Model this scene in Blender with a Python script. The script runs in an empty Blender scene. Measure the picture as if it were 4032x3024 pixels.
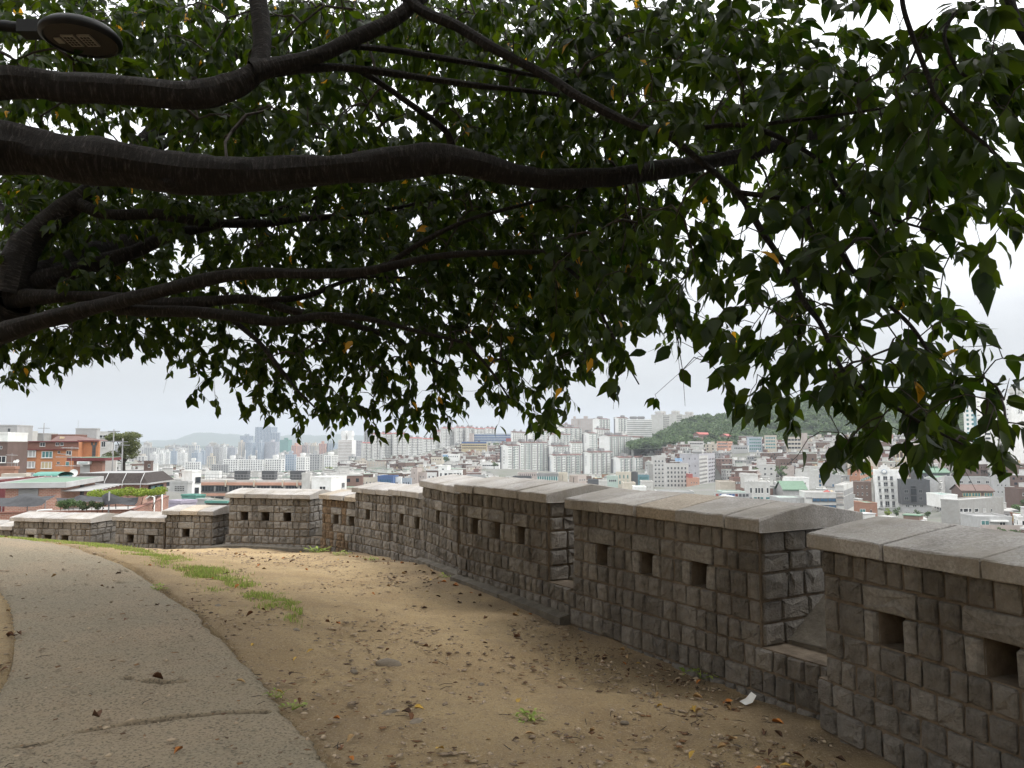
import bpy, bmesh, math, random
import numpy as np
from mathutils import Vector, Matrix, Quaternion, noise as mnoise

# ------------------------------------------------------------------ camera
SC = bpy.context.scene
COL = SC.collection
F, CX, CY = 3028.0, 2016.0, 1512.0          # focal length and centre in photo pixels
PITCH = math.atan(238.0 / F)                # horizon on photo row 1750
CAM = Vector((0.0, 0.0, 1.6))
cam_d = bpy.data.cameras.new('camera')
cam = bpy.data.objects.new('camera', cam_d)
COL.objects.link(cam)
cam.location = CAM
cam.rotation_euler = (math.pi / 2 + PITCH, 0, 0)
cam_d.sensor_width = 36.0
cam_d.lens = 36.0 * F / 4032.0
cam_d.clip_start = 0.05
cam_d.clip_end = 40000
SC.camera = cam
# ------------------------------------------------------------------ sky, sun, exposure (overcast day)
SUN_EL, SUN_AZ = math.radians(47), math.radians(82)     # azimuth clockwise from +Y
W = bpy.data.worlds.new('World'); SC.world = W; W.use_nodes = True
wn, wl = W.node_tree.nodes, W.node_tree.links
wn.clear()
w_out = wn.new('ShaderNodeOutputWorld'); w_bg = wn.new('ShaderNodeBackground')
w_sky = wn.new('ShaderNodeTexSky'); w_sky.sky_type = 'NISHITA'; w_sky.sun_disc = False
w_sky.sun_elevation = SUN_EL; w_sky.sun_rotation = SUN_AZ
w_sky.air_density = 1.0; w_sky.dust_density = 3.0; w_sky.ozone_density = 1.0
w_tc = wn.new('ShaderNodeTexCoord'); w_sep = wn.new('ShaderNodeSeparateXYZ')
wl.new(w_tc.outputs['Generated'], w_sep.inputs[0])
w_ramp = wn.new('ShaderNodeValToRGB')        # cloud deck: brighter overhead than at the horizon
wl.new(w_sep.outputs['Z'], w_ramp.inputs['Fac'])
cr = w_ramp.color_ramp
cr.elements[0].position = 0.0; cr.elements[0].color = (0.165, 0.169, 0.173, 1)
cr.elements[1].position = 1.0; cr.elements[1].color = (1.0, 1.0, 1.0, 1)
e = cr.elements.new(0.12); e.color = (0.215, 0.220, 0.227, 1)
e = cr.elements.new(0.35); e.color = (0.48, 0.49, 0.505, 1)
w_map = wn.new('ShaderNodeMapping'); w_map.inputs['Scale'].default_value = (1.6, 1.6, 9.0)
wl.new(w_tc.outputs['Generated'], w_map.inputs[0])
w_no = wn.new('ShaderNodeTexNoise'); w_no.inputs['Scale'].default_value = 1.7
w_no.inputs['Detail'].default_value = 5; w_no.inputs['Roughness'].default_value = 0.55
wl.new(w_map.outputs[0], w_no.inputs['Vector'])
w_mr = wn.new('ShaderNodeMapRange'); w_mr.inputs['To Min'].default_value = 20.5; w_mr.inputs['To Max'].default_value = 31.5
wl.new(w_no.outputs['Fac'], w_mr.inputs['Value'])
w_mul = wn.new('ShaderNodeVectorMath'); w_mul.operation = 'SCALE'
wl.new(w_ramp.outputs['Color'], w_mul.inputs[0]); wl.new(w_mr.outputs[0], w_mul.inputs['Scale'])
w_mix = wn.new('ShaderNodeMix'); w_mix.data_type = 'RGBA'; w_mix.inputs['Factor'].default_value = 0.95
wl.new(w_sky.outputs[0], w_mix.inputs['A']); wl.new(w_mul.outputs[0], w_mix.inputs['B'])
wl.new(w_mix.outputs['Result'], w_bg.inputs['Color'])
w_bg.inputs['Strength'].default_value = 0.1
wl.new(w_bg.outputs[0], w_out.inputs[0])
sun_d = bpy.data.lights.new('sun', 'SUN'); sun_d.energy = 1.5; sun_d.angle = math.radians(20)
sun_d.color = (1.0, 0.96, 0.9)
sun = bpy.data.objects.new('sun', sun_d); COL.objects.link(sun)
sdir = Vector((math.sin(SUN_AZ) * math.cos(SUN_EL), math.cos(SUN_AZ) * math.cos(SUN_EL), math.sin(SUN_EL)))
sun.rotation_euler = sdir.to_track_quat('Z', 'Y').to_euler()
sun.location = (0, 0, 60)
SC.view_settings.view_transform = 'Standard'; SC.view_settings.look = 'None'
SC.view_settings.exposure = 0.5; SC.view_settings.gamma = 1.0; SC.view_settings.use_curve_mapping = False
SC.render.engine = 'CYCLES'
SC.cycles.max_bounces = 7; SC.cycles.diffuse_bounces = 3; SC.cycles.glossy_bounces = 2
SC.cycles.transmission_bounces = 4; SC.cycles.transparent_max_bounces = 8; SC.cycles.volume_bounces = 1
SC.cycles.use_denoising = True
SC.cycles.use_adaptive_sampling = True; SC.cycles.adaptive_threshold = 0.02
SC.cycles.sample_clamp_indirect = 6
random.seed(7); rng = np.random.default_rng(7)

# ------------------------------------------------------------------ helpers
def U(u, v, Y):
    """Photo pixel (u, v) at distance Y in front of the camera -> world point."""
    yy = (CY - v) / F
    d = Vector(((u - CX) / F, math.cos(PITCH) - math.sin(PITCH) * yy, math.sin(PITCH) + math.cos(PITCH) * yy))
    return CAM + d * (Y / d.y)

def PX(p):
    """World point -> photo pixel."""
    d = Vector(p) - CAM
    c, s = math.cos(PITCH), math.sin(PITCH)
    fw = d.y * c + d.z * s
    up = -d.y * s + d.z * c
    return (CX + F * d.x / fw, CY - F * up / fw, fw)

def tag(o, label=None, cat=None, group=None, kind=None):
    if label: o['label'] = label
    if cat: o['category'] = cat
    if group: o['group'] = group
    if kind: o['kind'] = kind
    return o

def empty(name, loc=(0, 0, 0), rz=0.0, parent=None):
    o = bpy.data.objects.new(name, None); COL.objects.link(o)
    o.location = loc; o.rotation_euler = (0, 0, rz); o.empty_display_size = 0.2
    if parent: o.parent = parent
    return o

def link(name, me, parent=None):
    o = bpy.data.objects.new(name, me); COL.objects.link(o)
    if parent:
        o.parent = parent
    return o

class MB:
    """Collects polygons with material slots and links them as one mesh object."""
    def __init__(s): s.v, s.f, s.m, s.sm = [], [], [], []
    def poly(s, pts, m=0, sm=False):
        n = len(s.v); s.v.extend([tuple(p) for p in pts]); s.f.append(tuple(range(n, n + len(pts)))); s.m.append(m); s.sm.append(sm)
    def raw(s, vs, fs, m=0, sm=False):
        n = len(s.v); s.v.extend([tuple(p) for p in vs])
        for f in fs: s.f.append(tuple(i + n for i in f)); s.m.append(m); s.sm.append(sm)
    def hexa(s, b, t, m=0, mt=None):
        """b, t: four bottom and four top corners, counter-clockwise from above."""
        n = len(s.v); s.v.extend([tuple(p) for p in b] + [tuple(p) for p in t])
        for k, f in enumerate(((0, 3, 2, 1), (4, 5, 6, 7), (0, 1, 5, 4), (1, 2, 6, 5), (2, 3, 7, 6), (3, 0, 4, 7))):
            s.f.append(tuple(i + n for i in f)); s.m.append(mt if (k == 1 and mt is not None) else m); s.sm.append(False)
    def box(s, o, ex, ey, ez, m=0, mt=None):
        o, ex, ey, ez = Vector(o), Vector(ex), Vector(ey), Vector(ez)
        b = [o, o + ex, o + ex + ey, o + ey]
        s.hexa(b, [p + ez for p in b], m, mt)
    def abox(s, x0, x1, y0, y1, z0, z1, m=0, mt=None):
        s.box((x0, y0, z0), (x1 - x0, 0, 0), (0, y1 - y0, 0), (0, 0, z1 - z0), m, mt)
    def tube(s, pts, rad, n=6, m=0, cap=True, sm=True):
        pts = [Vector(p) for p in pts]
        base = len(s.v); k = len(pts)
        d0 = (pts[1] - pts[0]).normalized()
        up = Vector((0, 0, 1)) if abs(d0.z) < 0.9 else Vector((1, 0, 0))
        x = d0.cross(up).normalized()
        for i in range(k):
            d = (pts[min(i + 1, k - 1)] - pts[max(i - 1, 0)])
            if d.length < 1e-9: d = d0
            d.normalize(); x = (x - d * x.dot(d)).normalized(); y = d.cross(x)
            r = rad[i] if hasattr(rad, '__len__') else rad
            for j in range(n):
                a = 2 * math.pi * j / n
                s.v.append(tuple(pts[i] + (x * math.cos(a) + y * math.sin(a)) * r))
        for i in range(k - 1):
            for j in range(n):
                a, b = base + i * n + j, base + i * n + (j + 1) % n
                s.f.append((a, b, b + n, a + n)); s.m.append(m); s.sm.append(sm)
        if cap:
            s.f.append(tuple(base + j for j in range(n - 1, -1, -1))); s.m.append(m); s.sm.append(False)
            s.f.append(tuple(base + (k - 1) * n + j for j in range(n))); s.m.append(m); s.sm.append(False)
    def lathe(s, prof, n=24, m=0, c=(0, 0, 0), sm=True):
        base = len(s.v)
        for r, z in prof:
            for j in range(n):
                a = 2 * math.pi * j / n
                s.v.append((c[0] + r * math.cos(a), c[1] + r * math.sin(a), c[2] + z))
        for i in range(len(prof) - 1):
            for j in range(n):
                a, b = base + i * n + j, base + i * n + (j + 1) % n
                s.f.append((a, b, b + n, a + n)); s.m.append(m); s.sm.append(sm)
    def build(s, name, mats, parent=None):
        me = bpy.data.meshes.new(name)
        me.from_pydata(s.v, [], s.f)
        if not isinstance(mats, (list, tuple)): mats = [mats]
        for mt in mats: me.materials.append(mt)
        me.polygons.foreach_set('material_index', s.m)
        me.polygons.foreach_set('use_smooth', s.sm)
        me.update()
        return link(name, me, parent)

def np_mesh(name, V, faces_quads=None, tris=None, mat=None, smooth=False, uv=None):
    """Mesh from numpy arrays (V: n x 3, quads: k x 4 and/or tris: k x 3)."""
    me = bpy.data.meshes.new(name)
    loops, starts, tot = [], [], 0
    parts = []
    if faces_quads is not None and len(faces_quads): parts.append(np.asarray(faces_quads))
    if tris is not None and len(tris): parts.append(np.asarray(tris))
    nl = sum(p.size for p in parts); nf = sum(len(p) for p in parts)
    me.vertices.add(len(V)); me.vertices.foreach_set('co', np.ascontiguousarray(V, dtype=np.float32).ravel())
    me.loops.add(nl); me.polygons.add(nf)
    me.loops.foreach_set('vertex_index', np.concatenate([p.ravel() for p in parts]).astype(np.int32))
    ls = []; o = 0
    for p in parts:
        ls.append(o + np.arange(len(p)) * p.shape[1]); o += p.size
    me.polygons.foreach_set('loop_start', np.concatenate(ls).astype(np.int32))
    if smooth: me.polygons.foreach_set('use_smooth', np.ones(nf, dtype=bool))
    me.update(calc_edges=True); me.validate()
    if mat: me.materials.append(mat)
    return me

# ------------------------------------------------------------------ materials
def srgb(r, g, b):
    f = lambda c: (c / 255 / 12.92) if c / 255 <= 0.04045 else ((c / 255 + 0.055) / 1.055) ** 2.4
    return (f(r), f(g), f(b), 1)

def pmat(name, col, rough=0.85, var=None, scale=6.0, detail=4, bump=0.0, bscale=None, rand=0.0, spec=0.3, metal=0.0, bdist=0.02, var2=None, v2s=0.8):
    """Principled material: colour, noise variation towards var, a second wider variation, bump and per-object brightness."""
    m = bpy.data.materials.new(name); m.use_nodes = True
    n, l = m.node_tree.nodes, m.node_tree.links
    b = n['Principled BSDF']; b.inputs['Roughness'].default_value = rough
    b.inputs['Specular IOR Level'].default_value = spec; b.inputs['Metallic'].default_value = metal
    tc = n.new('ShaderNodeTexCoord'); out = None
    rgb = n.new('ShaderNodeRGB'); rgb.outputs[0].default_value = col; out = rgb.outputs[0]
    def vary(out, c2, sc, lo, hi, dt):
        no = n.new('ShaderNodeTexNoise'); no.inputs['Scale'].default_value = sc; no.inputs['Detail'].default_value = dt
        no.inputs['Roughness'].default_value = 0.65
        l.new(tc.outputs['Object'], no.inputs['Vector'])
        mr = n.new('ShaderNodeMapRange'); mr.inputs['From Min'].default_value = lo; mr.inputs['From Max'].default_value = hi
        l.new(no.outputs['Fac'], mr.inputs['Value'])
        mx = n.new('ShaderNodeMix'); mx.data_type = 'RGBA'
        l.new(mr.outputs[0], mx.inputs['Factor']); l.new(out, mx.inputs['A']); mx.inputs['B'].default_value = c2
        return mx.outputs['Result'], no
    if var: out, _ = vary(out, var, scale, 0.35, 0.7, detail)
    if var2: out, _ = vary(out, var2, v2s, 0.42, 0.68, 3)
    if rand:
        oi = n.new('ShaderNodeObjectInfo'); mr = n.new('ShaderNodeMapRange')
        mr.inputs['To Min'].default_value = 1 - rand; mr.inputs['To Max'].default_value = 1 + rand
        l.new(oi.outputs['Random'], mr.inputs['Value'])
        hs = n.new('ShaderNodeHueSaturation'); l.new(out, hs.inputs['Color']); l.new(mr.outputs[0], hs.inputs['Value'])
        out = hs.outputs[0]
    l.new(out, b.inputs['Base Color'])
    if bump:
        no = n.new('ShaderNodeTexNoise'); no.inputs['Scale'].default_value = bscale or scale * 3; no.inputs['Detail'].default_value = 6
        no.inputs['Roughness'].default_value = 0.7
        l.new(tc.outputs['Object'], no.inputs['Vector'])
        bp = n.new('ShaderNodeBump'); bp.inputs['Strength'].default_value = bump; bp.inputs['Distance'].default_value = bdist
        l.new(no.outputs['Fac'], bp.inputs['Height']); l.new(bp.outputs[0], b.inputs['Normal'])
    return m

def weather(m, amount=.5, dark=(.35, .33, .30, 1)):
    """Rain streaks and grime laid over a material in world space."""
    n, l = m.node_tree.nodes, m.node_tree.links; b = n['Principled BSDF']; src = b.inputs['Base Color'].links[0].from_socket
    g = n.new('ShaderNodeNewGeometry'); mp = n.new('ShaderNodeMapping'); mp.inputs['Scale'].default_value = (2.6, 2.6, .7); l.new(g.outputs['Position'], mp.inputs[0])
    no = n.new('ShaderNodeTexNoise'); no.inputs['Scale'].default_value = 1.0; no.inputs['Detail'].default_value = 7; no.inputs['Roughness'].default_value = .68; l.new(mp.outputs[0], no.inputs['Vector'])
    mr = n.new('ShaderNodeMapRange'); mr.inputs['From Min'].default_value = .46; mr.inputs['From Max'].default_value = .68; mr.inputs['To Max'].default_value = amount; l.new(no.outputs['Fac'], mr.inputs['Value'])
    mx = n.new('ShaderNodeMix'); mx.data_type = 'RGBA'; mx.blend_type = 'MULTIPLY'; l.new(mr.outputs[0], mx.inputs['Factor']); l.new(src, mx.inputs['A']); mx.inputs['B'].default_value = dark
    l.new(mx.outputs['Result'], b.inputs['Base Color']); return m
M = {}
M['stone'] = pmat('granite_block', (0.265, 0.252, 0.235, 1), 0.9, (0.125, 0.118, 0.108, 1), 24, 8, 1.0, 26, rand=0.24, bdist=0.045, var2=(0.205, 0.182, 0.152, 1), v2s=2.2)
M['stone_brown'] = pmat('iron_stained_granite', (0.17, 0.12, 0.075, 1), 0.9, (0.085, 0.06, 0.04, 1), 20, 7, 0.9, 34, rand=0.3, bdist=0.025)
M['trim'] = pmat('dressed_granite', (0.285, 0.268, 0.245, 1), 0.9, (0.14, 0.13, 0.115, 1), 30, 8, 0.8, 55, rand=0.18, bdist=0.015)
M['coping'] = pmat('coping_granite', (0.45, 0.43, 0.412, 1), 0.88, (0.22, 0.205, 0.19, 1), 55, 8, 0.7, 70, rand=0.12, bdist=0.012, var2=(0.30, 0.275, 0.24, 1), v2s=2.0)
M['coping_tan'] = pmat('tan_coping_granite', (0.44, 0.385, 0.315, 1), 0.88, (0.23, 0.19, 0.145, 1), 50, 8, 0.7, 70, rand=0.12, bdist=0.012)
M['mortar'] = pmat('wall_mortar', (0.21, 0.17, 0.13, 1), 0.95, (0.12, 0.095, 0.07, 1), 9, 6, 0.8, 45, bdist=0.015)
M['sill'] = pmat('sill_cement', (0.17, 0.152, 0.125, 1), 0.92, (0.095, 0.084, 0.068, 1), 9, 7, 0.8, 26, bdist=0.025)

for k_ in ('stone', 'trim', 'mortar'): weather(M[k_], .75, (.40, .375, .345, 1))
for k_ in ('coping', 'coping_tan', 'sill'): weather(M[k_], .6, (.5, .48, .45, 1))

# ------------------------------------------------------------------ battlement geometry (shared by ground and wall)
# each section: left and right end of the lower front edge of its coping, as photo pixel + distance
SECT = [
    ((3180, 2157, 5.24), None, 'largest'),
    ((2224, 1988, 8.07), (2991, 2115, 5.80), ''),
    ((1790, 1930, 10.4), (2151, 1987, 8.42), ''),
    ((1649, 1923, 12.8), (1792, 1936, 10.9), ''),
    ((1530, 1945, 14.3), (1646, 1966, 13.1), ''),
    ((1384, 1943, 16.0), (1530, 1949, 14.7), ''),
    ((1255, 1966, 17.3), (1402, 1975, 16.3), ''),
    ((887, 1958, 18.0), (1222, 1968, 17.5), ''),
    ((639, 2028, 18.35), (838, 2030, 18.1), ''),
    ((439, 2052, 18.8), (647, 2056, 18.4), ''),
    ((37, 2058, 19.3), (356, 2055, 18.9), ''),
    ((-420, 2086, 19.9), (47, 2084, 19.5), ''),
]
SL, SR, SZ = [], [], []
for (a, b, _) in SECT:
    p = U(*a)
    if b is None:
        q = Vector((p.x + 0.52 * 1.95, p.y - 1.44 * 1.95, p.z))
    else:
        q = U(*b)
    z = 0.5 * (p.z + q.z)
    SL.append(Vector((p.x, p.y, 0))); SR.append(Vector((q.x, q.y, 0))); SZ.append(z)
WALL_LINE = [(4.6, -9.0), (3.5, 0.6)] + [tuple(x.xy) for k in range(12) for x in (SR[k], SL[k])]
WALL_LINE += [(-17.0, 21.3), (-26.0, 25.0)]
WL = np.array(WALL_LINE)

def wall_side(x, y):
    """Signed distance from the wall's front line: positive on the camera's side."""
    x = np.asarray(x, float); y = np.asarray(y, float)
    best = np.full(x.shape, 1e9); sg = np.ones(x.shape)
    for (ax, ay), (bx, by) in zip(WL[:-1], WL[1:]):
        dx, dy = bx - ax, by - ay
        t = np.clip(((x - ax) * dx + (y - ay) * dy) / (dx * dx + dy * dy), 0, 1)
        d = np.hypot(x - ax - t * dx, y - ay - t * dy)
        cr_ = dx * (y - ay) - dy * (x - ax)
        upd = d < best - 1e-9
        best = np.where(upd, d, best); sg = np.where(upd, np.where(cr_ > 0, 1.0, -1.0), sg)
    return best * sg

# ------------------------------------------------------------------ near ground: thin-plate surface through measured points and an added, unseen slope
GP = [(0, 0, 0), (-3, 4, 0), (-1, 4, -.02), (0.6, 3.4, -.08), (-2.2, 7.5, 0.0), (-5.0, 8, .02), (-8, 13, 0), (-4.56, 10.4, 0.0), (-6.5, 12.3, 0.0),
      (-9.0, 13.5, 0), (-6.5, 9, .05), (-4.8, 5, .08), (-8, 8, .3), (-13, 11, .9), (-13, 15, -.1), (-3, -5, 0), (3, -5, -.2), (-10, -4, 2.6), (-10, 3, 1.9), (-15, 1, 5.0), (-20, 0, 7.5), (-28, 8, 8), (-15, -8, 6.0), (-3, -8, 1.2), (-3, -14, 4.5), (-12, -22, 9), (4, -9, .8), (4, -22, 5), (-13, 7, 2.2),  # high points left and behind: unseen slope, raised to block low sky light
      (2.1, 5.2, -.3), (2.45, 3.8, -.3), (3.0, 2.0, -.3), (1.75, 5.9, -.29), (.5, 8.0, -.25), (-.78, 10.3, -.22), (-1.6, 12.7, -.34), (-2.35, 14.2, -.5), (-3.3, 15.8, -.6),
      (-4.4, 17.1, -.78), (-6.7, 17.8, -.78), (-8.2, 18.0, -1.0), (-9.8, 18.4, -1.15), (-13, 19.0, -.9), (-17, 20.5, -.9),
      (-9, 16.2, -.55), (-6.4, 15.2, -.5), (-4.2, 13.6, -.38), (-2.4, 10.6, -.2), (-1.0, 8.2, -.16), (0.3, 6.2, -.2), (0.2, 4.6, -.12), (-13.5, 17, -.5), (-18, 14, 0.1)]
GPa = np.array(GP, float)
def _tps(d2): return np.where(d2 > 1e-12, 0.5 * d2 * np.log(np.maximum(d2, 1e-12)), 0)
_d2 = ((GPa[:, None, :2] - GPa[None, :, :2]) ** 2).sum(-1)
_n = len(GPa); _P = np.c_[np.ones(_n), GPa[:, :2]]
_A = np.zeros((_n + 3, _n + 3)); _A[:_n, :_n] = _tps(_d2) + np.eye(_n) * 0.02; _A[:_n, _n:] = _P; _A[_n:, :_n] = _P.T
_w = np.linalg.solve(_A, np.r_[GPa[:, 2], 0, 0, 0])
def ground_z(x, y):
    x = np.asarray(x, float); y = np.asarray(y, float); sh = x.shape; x = x.ravel(); y = y.ravel()
    r = np.zeros(x.shape)
    for k in range(_n):
        r += _w[k] * _tps((x - GPa[k, 0]) ** 2 + (y - GPa[k, 1]) ** 2)
    r += _w[_n] + _w[_n + 1] * x + _w[_n + 2] * y
    return r.reshape(sh)
def gz(x, y): return float(ground_z(np.array([x]), np.array([y]))[0])

def vnoise(x, y, s, seed=0):
    """Cheap smooth value noise on numpy arrays."""
    x = x / s + seed * 17.3; y = y / s - seed * 9.1
    xi, yi = np.floor(x).astype(np.int64), np.floor(y).astype(np.int64); fx, fy = x - xi, y - yi
    fx = fx * fx * (3 - 2 * fx); fy = fy * fy * (3 - 2 * fy)
    def h(a, b):
        k = (a * 374761393 + b * 668265263 + seed * 1274126177) & 0x7fffffff
        k = ((k ^ (k >> 13)) * 1274126177) & 0x7fffffff
        return ((k ^ (k >> 16)) & 0xffff) / 65535.0
    return (h(xi, yi) * (1 - fx) + h(xi + 1, yi) * fx) * (1 - fy) + (h(xi, yi + 1) * (1 - fx) + h(xi + 1, yi + 1) * fx) * fy

def axis(segs):
    out = [segs[0][0]]
    for a, b, st in segs:
        n = max(1, int(round((b - a) / st))); out += list(a + (b - a) * (np.arange(n) + 1) / n)
    return np.array(out)

def path_edges(t):
    """Right and left edge of the paved path, t = 0 behind the camera .. 1 at the crest."""
    R = [(3.3, -4.5), (2.05, -1.5), (1.1, .6), (.1, 2.3), (-.5, 3.3), (-.88, 3.99), (-1.04, 4.27), (-1.2, 4.56), (-1.48, 5.01), (-1.83, 5.6), (-2.37, 6.47), (-3.14, 7.6), (-3.94, 8.77), (-4.8, 9.93), (-5.75, 11.0), (-7.16, 12.25), (-8.5, 13.3), (-10.5, 14.1), (-13.5, 14.6)]
    L = [(-.4, -6), (-1.1, -3), (-1.7, -.5), (-2.35, 1.8), (-2.65, 3.0), (-3.0, 4.0), (-3.15, 4.5), (-3.25, 4.9), (-3.4, 5.31), (-3.65, 5.77), (-4.08, 6.46), (-4.65, 7.29), (-5.45, 8.39), (-6.4, 9.5), (-7.7, 10.6), (-8.9, 11.2), (-10.2, 11.6), (-12, 11.9), (-14.4, 12.1)]
    R, L = np.array(R), np.array(L)
    s = np.linspace(0, 1, len(R)); g = lambda A, k: np.interp(t, s, A[:, k])
    def sm(A):
        # Catmull-like smoothing by averaging shifted samples
        o = []
        for k in (0, 1):
            acc = 0
            for dlt in (-.035, -.0175, 0, .0175, .035): acc = acc + np.interp(np.clip(t + dlt, 0, 1), s, A[:, k])
            o.append(acc / 5)
        return np.stack(o, -1)
    return sm(R), sm(L)

# dirt material: sandy tan with darker, damper and greyer patches and fine grit
def dirt_material():
    m = bpy.data.materials.new('packed_dirt'); m.use_nodes = True
    n, l = m.node_tree.nodes, m.node_tree.links; b = n['Principled BSDF']; b.inputs['Roughness'].default_value = 0.95; b.inputs['Specular IOR Level'].default_value = 0.15
    tc = n.new('ShaderNodeTexCoord')
    def nz(s, d=5, r=0.6):
        q = n.new('ShaderNodeTexNoise'); q.inputs['Scale'].default_value = s; q.inputs['Detail'].default_value = d; q.inputs['Roughness'].default_value = r
        l.new(tc.outputs['Object'], q.inputs['Vector']); return q.outputs['Fac']
    def mr(s, a, b_, c=0, d=1):
        q = n.new('ShaderNodeMapRange'); q.inputs['From Min'].default_value = a; q.inputs['From Max'].default_value = b_
        q.inputs['To Min'].default_value = c; q.inputs['To Max'].default_value = d; l.new(s, q.inputs['Value']); return q.outputs[0]
    def mx(f, A, B):
        q = n.new('ShaderNodeMix'); q.data_type = 'RGBA'; l.new(f, q.inputs['Factor'])
        for k, w in (('A', A), ('B', B)):
            if isinstance(w, tuple): q.inputs[k].default_value = w
            else: l.new(w, q.inputs[k])
        return q.outputs['Result']
    base = mx(mr(nz(1.1), .38, .66), (0.585, 0.43, 0.235, 1), (0.45, 0.318, 0.168, 1))
    at = n.new('ShaderNodeAttribute'); at.attribute_name = 'litter_near'
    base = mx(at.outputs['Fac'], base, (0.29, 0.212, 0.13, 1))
    base = mx(mr(nz(5, 7, .75), .48, .68, 0, .7), base, (0.36, 0.265, 0.165, 1))
    base = mx(mr(nz(28, 5, .75), .54, .66, 0, .6), base, (0.21, 0.155, 0.105, 1))
    base = mx(mr(nz(75, 3, .7), .54, .66, 0, .7), base, (0.64, 0.53, 0.38, 1))
    base = mx(mr(nz(48, 3, .7), .61, .69, 0, .8), base, (0.13, 0.095, 0.065, 1))
    l.new(base, b.inputs['Base Color'])
    bp = n.new('ShaderNodeBump'); bp.inputs['Strength'].default_value = 1.0; bp.inputs['Distance'].default_value = 0.035
    ad = n.new('ShaderNodeMath'); ad.operation = 'ADD'; l.new(nz(30, 7, .75), ad.inputs[0]); l.new(nz(110, 3, .7), ad.inputs[1])
    l.new(ad.outputs[0], bp.inputs['Height']); l.new(bp.outputs[0], b.inputs['Normal'])
    return m
M['dirt'] = dirt_material()

gx = axis([(-30, -14, .8), (-14, -7, .12), (-7, 3.6, .045), (3.6, 6, .3)])
gy = axis([(-24, -9, 1.5), (-9, 2.5, .5), (2.5, 8, .045), (8, 14, .07), (14, 19.5, .1), (19.5, 27, .4)])
GX, GY = np.meshgrid(gx, gy)
GZ = ground_z(GX, GY)
_wd = wall_side(GX, GY)
_litter_near = np.clip(1.0 - _wd / 1.1, 0, 1) ** 1.3
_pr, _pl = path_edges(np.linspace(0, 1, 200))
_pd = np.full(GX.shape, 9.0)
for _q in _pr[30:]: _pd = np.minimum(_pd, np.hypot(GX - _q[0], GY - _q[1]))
_litter_near = np.maximum(_litter_near, np.clip(1 - _pd / .7, 0, 1) * .6)
_near = np.clip((9.5 - GY) / 5, 0, 1) * .25  # dirt colour turns darker towards the camera
_litter_near = np.clip(np.maximum(_litter_near, _near) * (.45 + 1.1 * vnoise(GX, GY, .35, 3)), 0, 1)
GZ = GZ + (vnoise(GX, GY, .9, 1) - .5) * .05 + (vnoise(GX, GY, .28, 2) - .5) * .028 + (vnoise(GX, GY, .10, 5) - .5) * .014
GZ = GZ + np.clip(1 - _wd / .5, 0, 1) * .03 * vnoise(GX, GY, .3, 9)
# press the dirt a little below the paved path
from_path = []
_t = np.linspace(0, 1, 260); _R, _L = path_edges(_t)
def in_path(x, y, grow=0.0):
    poly = np.vstack([_R, _L[::-1]]); x = np.asarray(x); y = np.asarray(y); ins = np.zeros(x.shape, bool)
    j = len(poly) - 1
    for i in range(len(poly)):
        xi, yi = poly[i]; xj, yj = poly[j]
        c = ((yi > y) != (yj > y)) & (x < (xj - xi) * (y - yi) / ((yj - yi) + 1e-12) + xi)
        ins ^= c; j = i
    return ins
_inp = in_path(GX, GY)
GZ = np.where(_inp, ground_z(GX, GY) - .045, GZ)
ny, nx = GX.shape
idx = np.arange(ny * nx).reshape(ny, nx)
Q = np.stack([idx[:-1, :-1], idx[:-1, 1:], idx[1:, 1:], idx[1:, :-1]], -1).reshape(-1, 4)
keep = (_wd.ravel()[Q].max(1) > -.25)
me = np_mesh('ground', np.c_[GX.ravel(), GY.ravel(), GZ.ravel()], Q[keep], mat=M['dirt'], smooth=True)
att = me.attributes.new('litter_near', 'FLOAT', 'POINT'); att.data.foreach_set('value', _litter_near.ravel().astype(np.float32))
ground = tag(link('ground', me), kind='structure')

# paved path, with worn fine-grained surface, a real edge and cracks
def path_material():
    m = pmat('worn_paving', (0.27, 0.228, 0.158, 1), .93, (0.195, 0.163, 0.112, 1), 34, 8, 0.9, 40, bdist=.018, var2=(0.29, 0.225, 0.15, 1), v2s=.55)
    n, l = m.node_tree.nodes, m.node_tree.links; b = n['Principled BSDF']
    src = b.inputs['Base Color'].links[0].from_socket
    tc = [q for q in n if q.type == 'TEX_COORD'][0]
    vo = n.new('ShaderNodeTexNoise'); vo.inputs['Scale'].default_value = 60; vo.inputs['Detail'].default_value = 3
    l.new(tc.outputs['Object'], vo.inputs['Vector'])
    mr = n.new('ShaderNodeMapRange'); mr.inputs['From Min'].default_value = .53; mr.inputs['From Max'].default_value = .62; l.new(vo.outputs['Fac'], mr.inputs['Value'])
    mx = n.new('ShaderNodeMix'); mx.data_type = 'RGBA'; l.new(mr.outputs[0], mx.inputs['Factor']); l.new(src, mx.inputs['A']); mx.inputs['B'].default_value = (.13, .108, .075, 1)
    at = n.new('ShaderNodeAttribute'); at.attribute_name = 'crack'
    m2 = n.new('ShaderNodeMix'); m2.data_type = 'RGBA'; l.new(at.outputs['Fac'], m2.inputs['Factor']); l.new(mx.outputs['Result'], m2.inputs['A']); m2.inputs['B'].default_value = (.05, .035, .022, 1)
    l.new(m2.outputs['Result'], b.inputs['Base Color'])
    return m
M['path'] = path_material()
def path_pt(u, v, z=0.02):
    yy = (CY - v) / F; d = Vector(((u - CX) / F, math.cos(PITCH) - math.sin(PITCH) * yy, math.sin(PITCH) + math.cos(PITCH) * yy))
    return CAM + d * ((z - CAM.z) / d.z)
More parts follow.
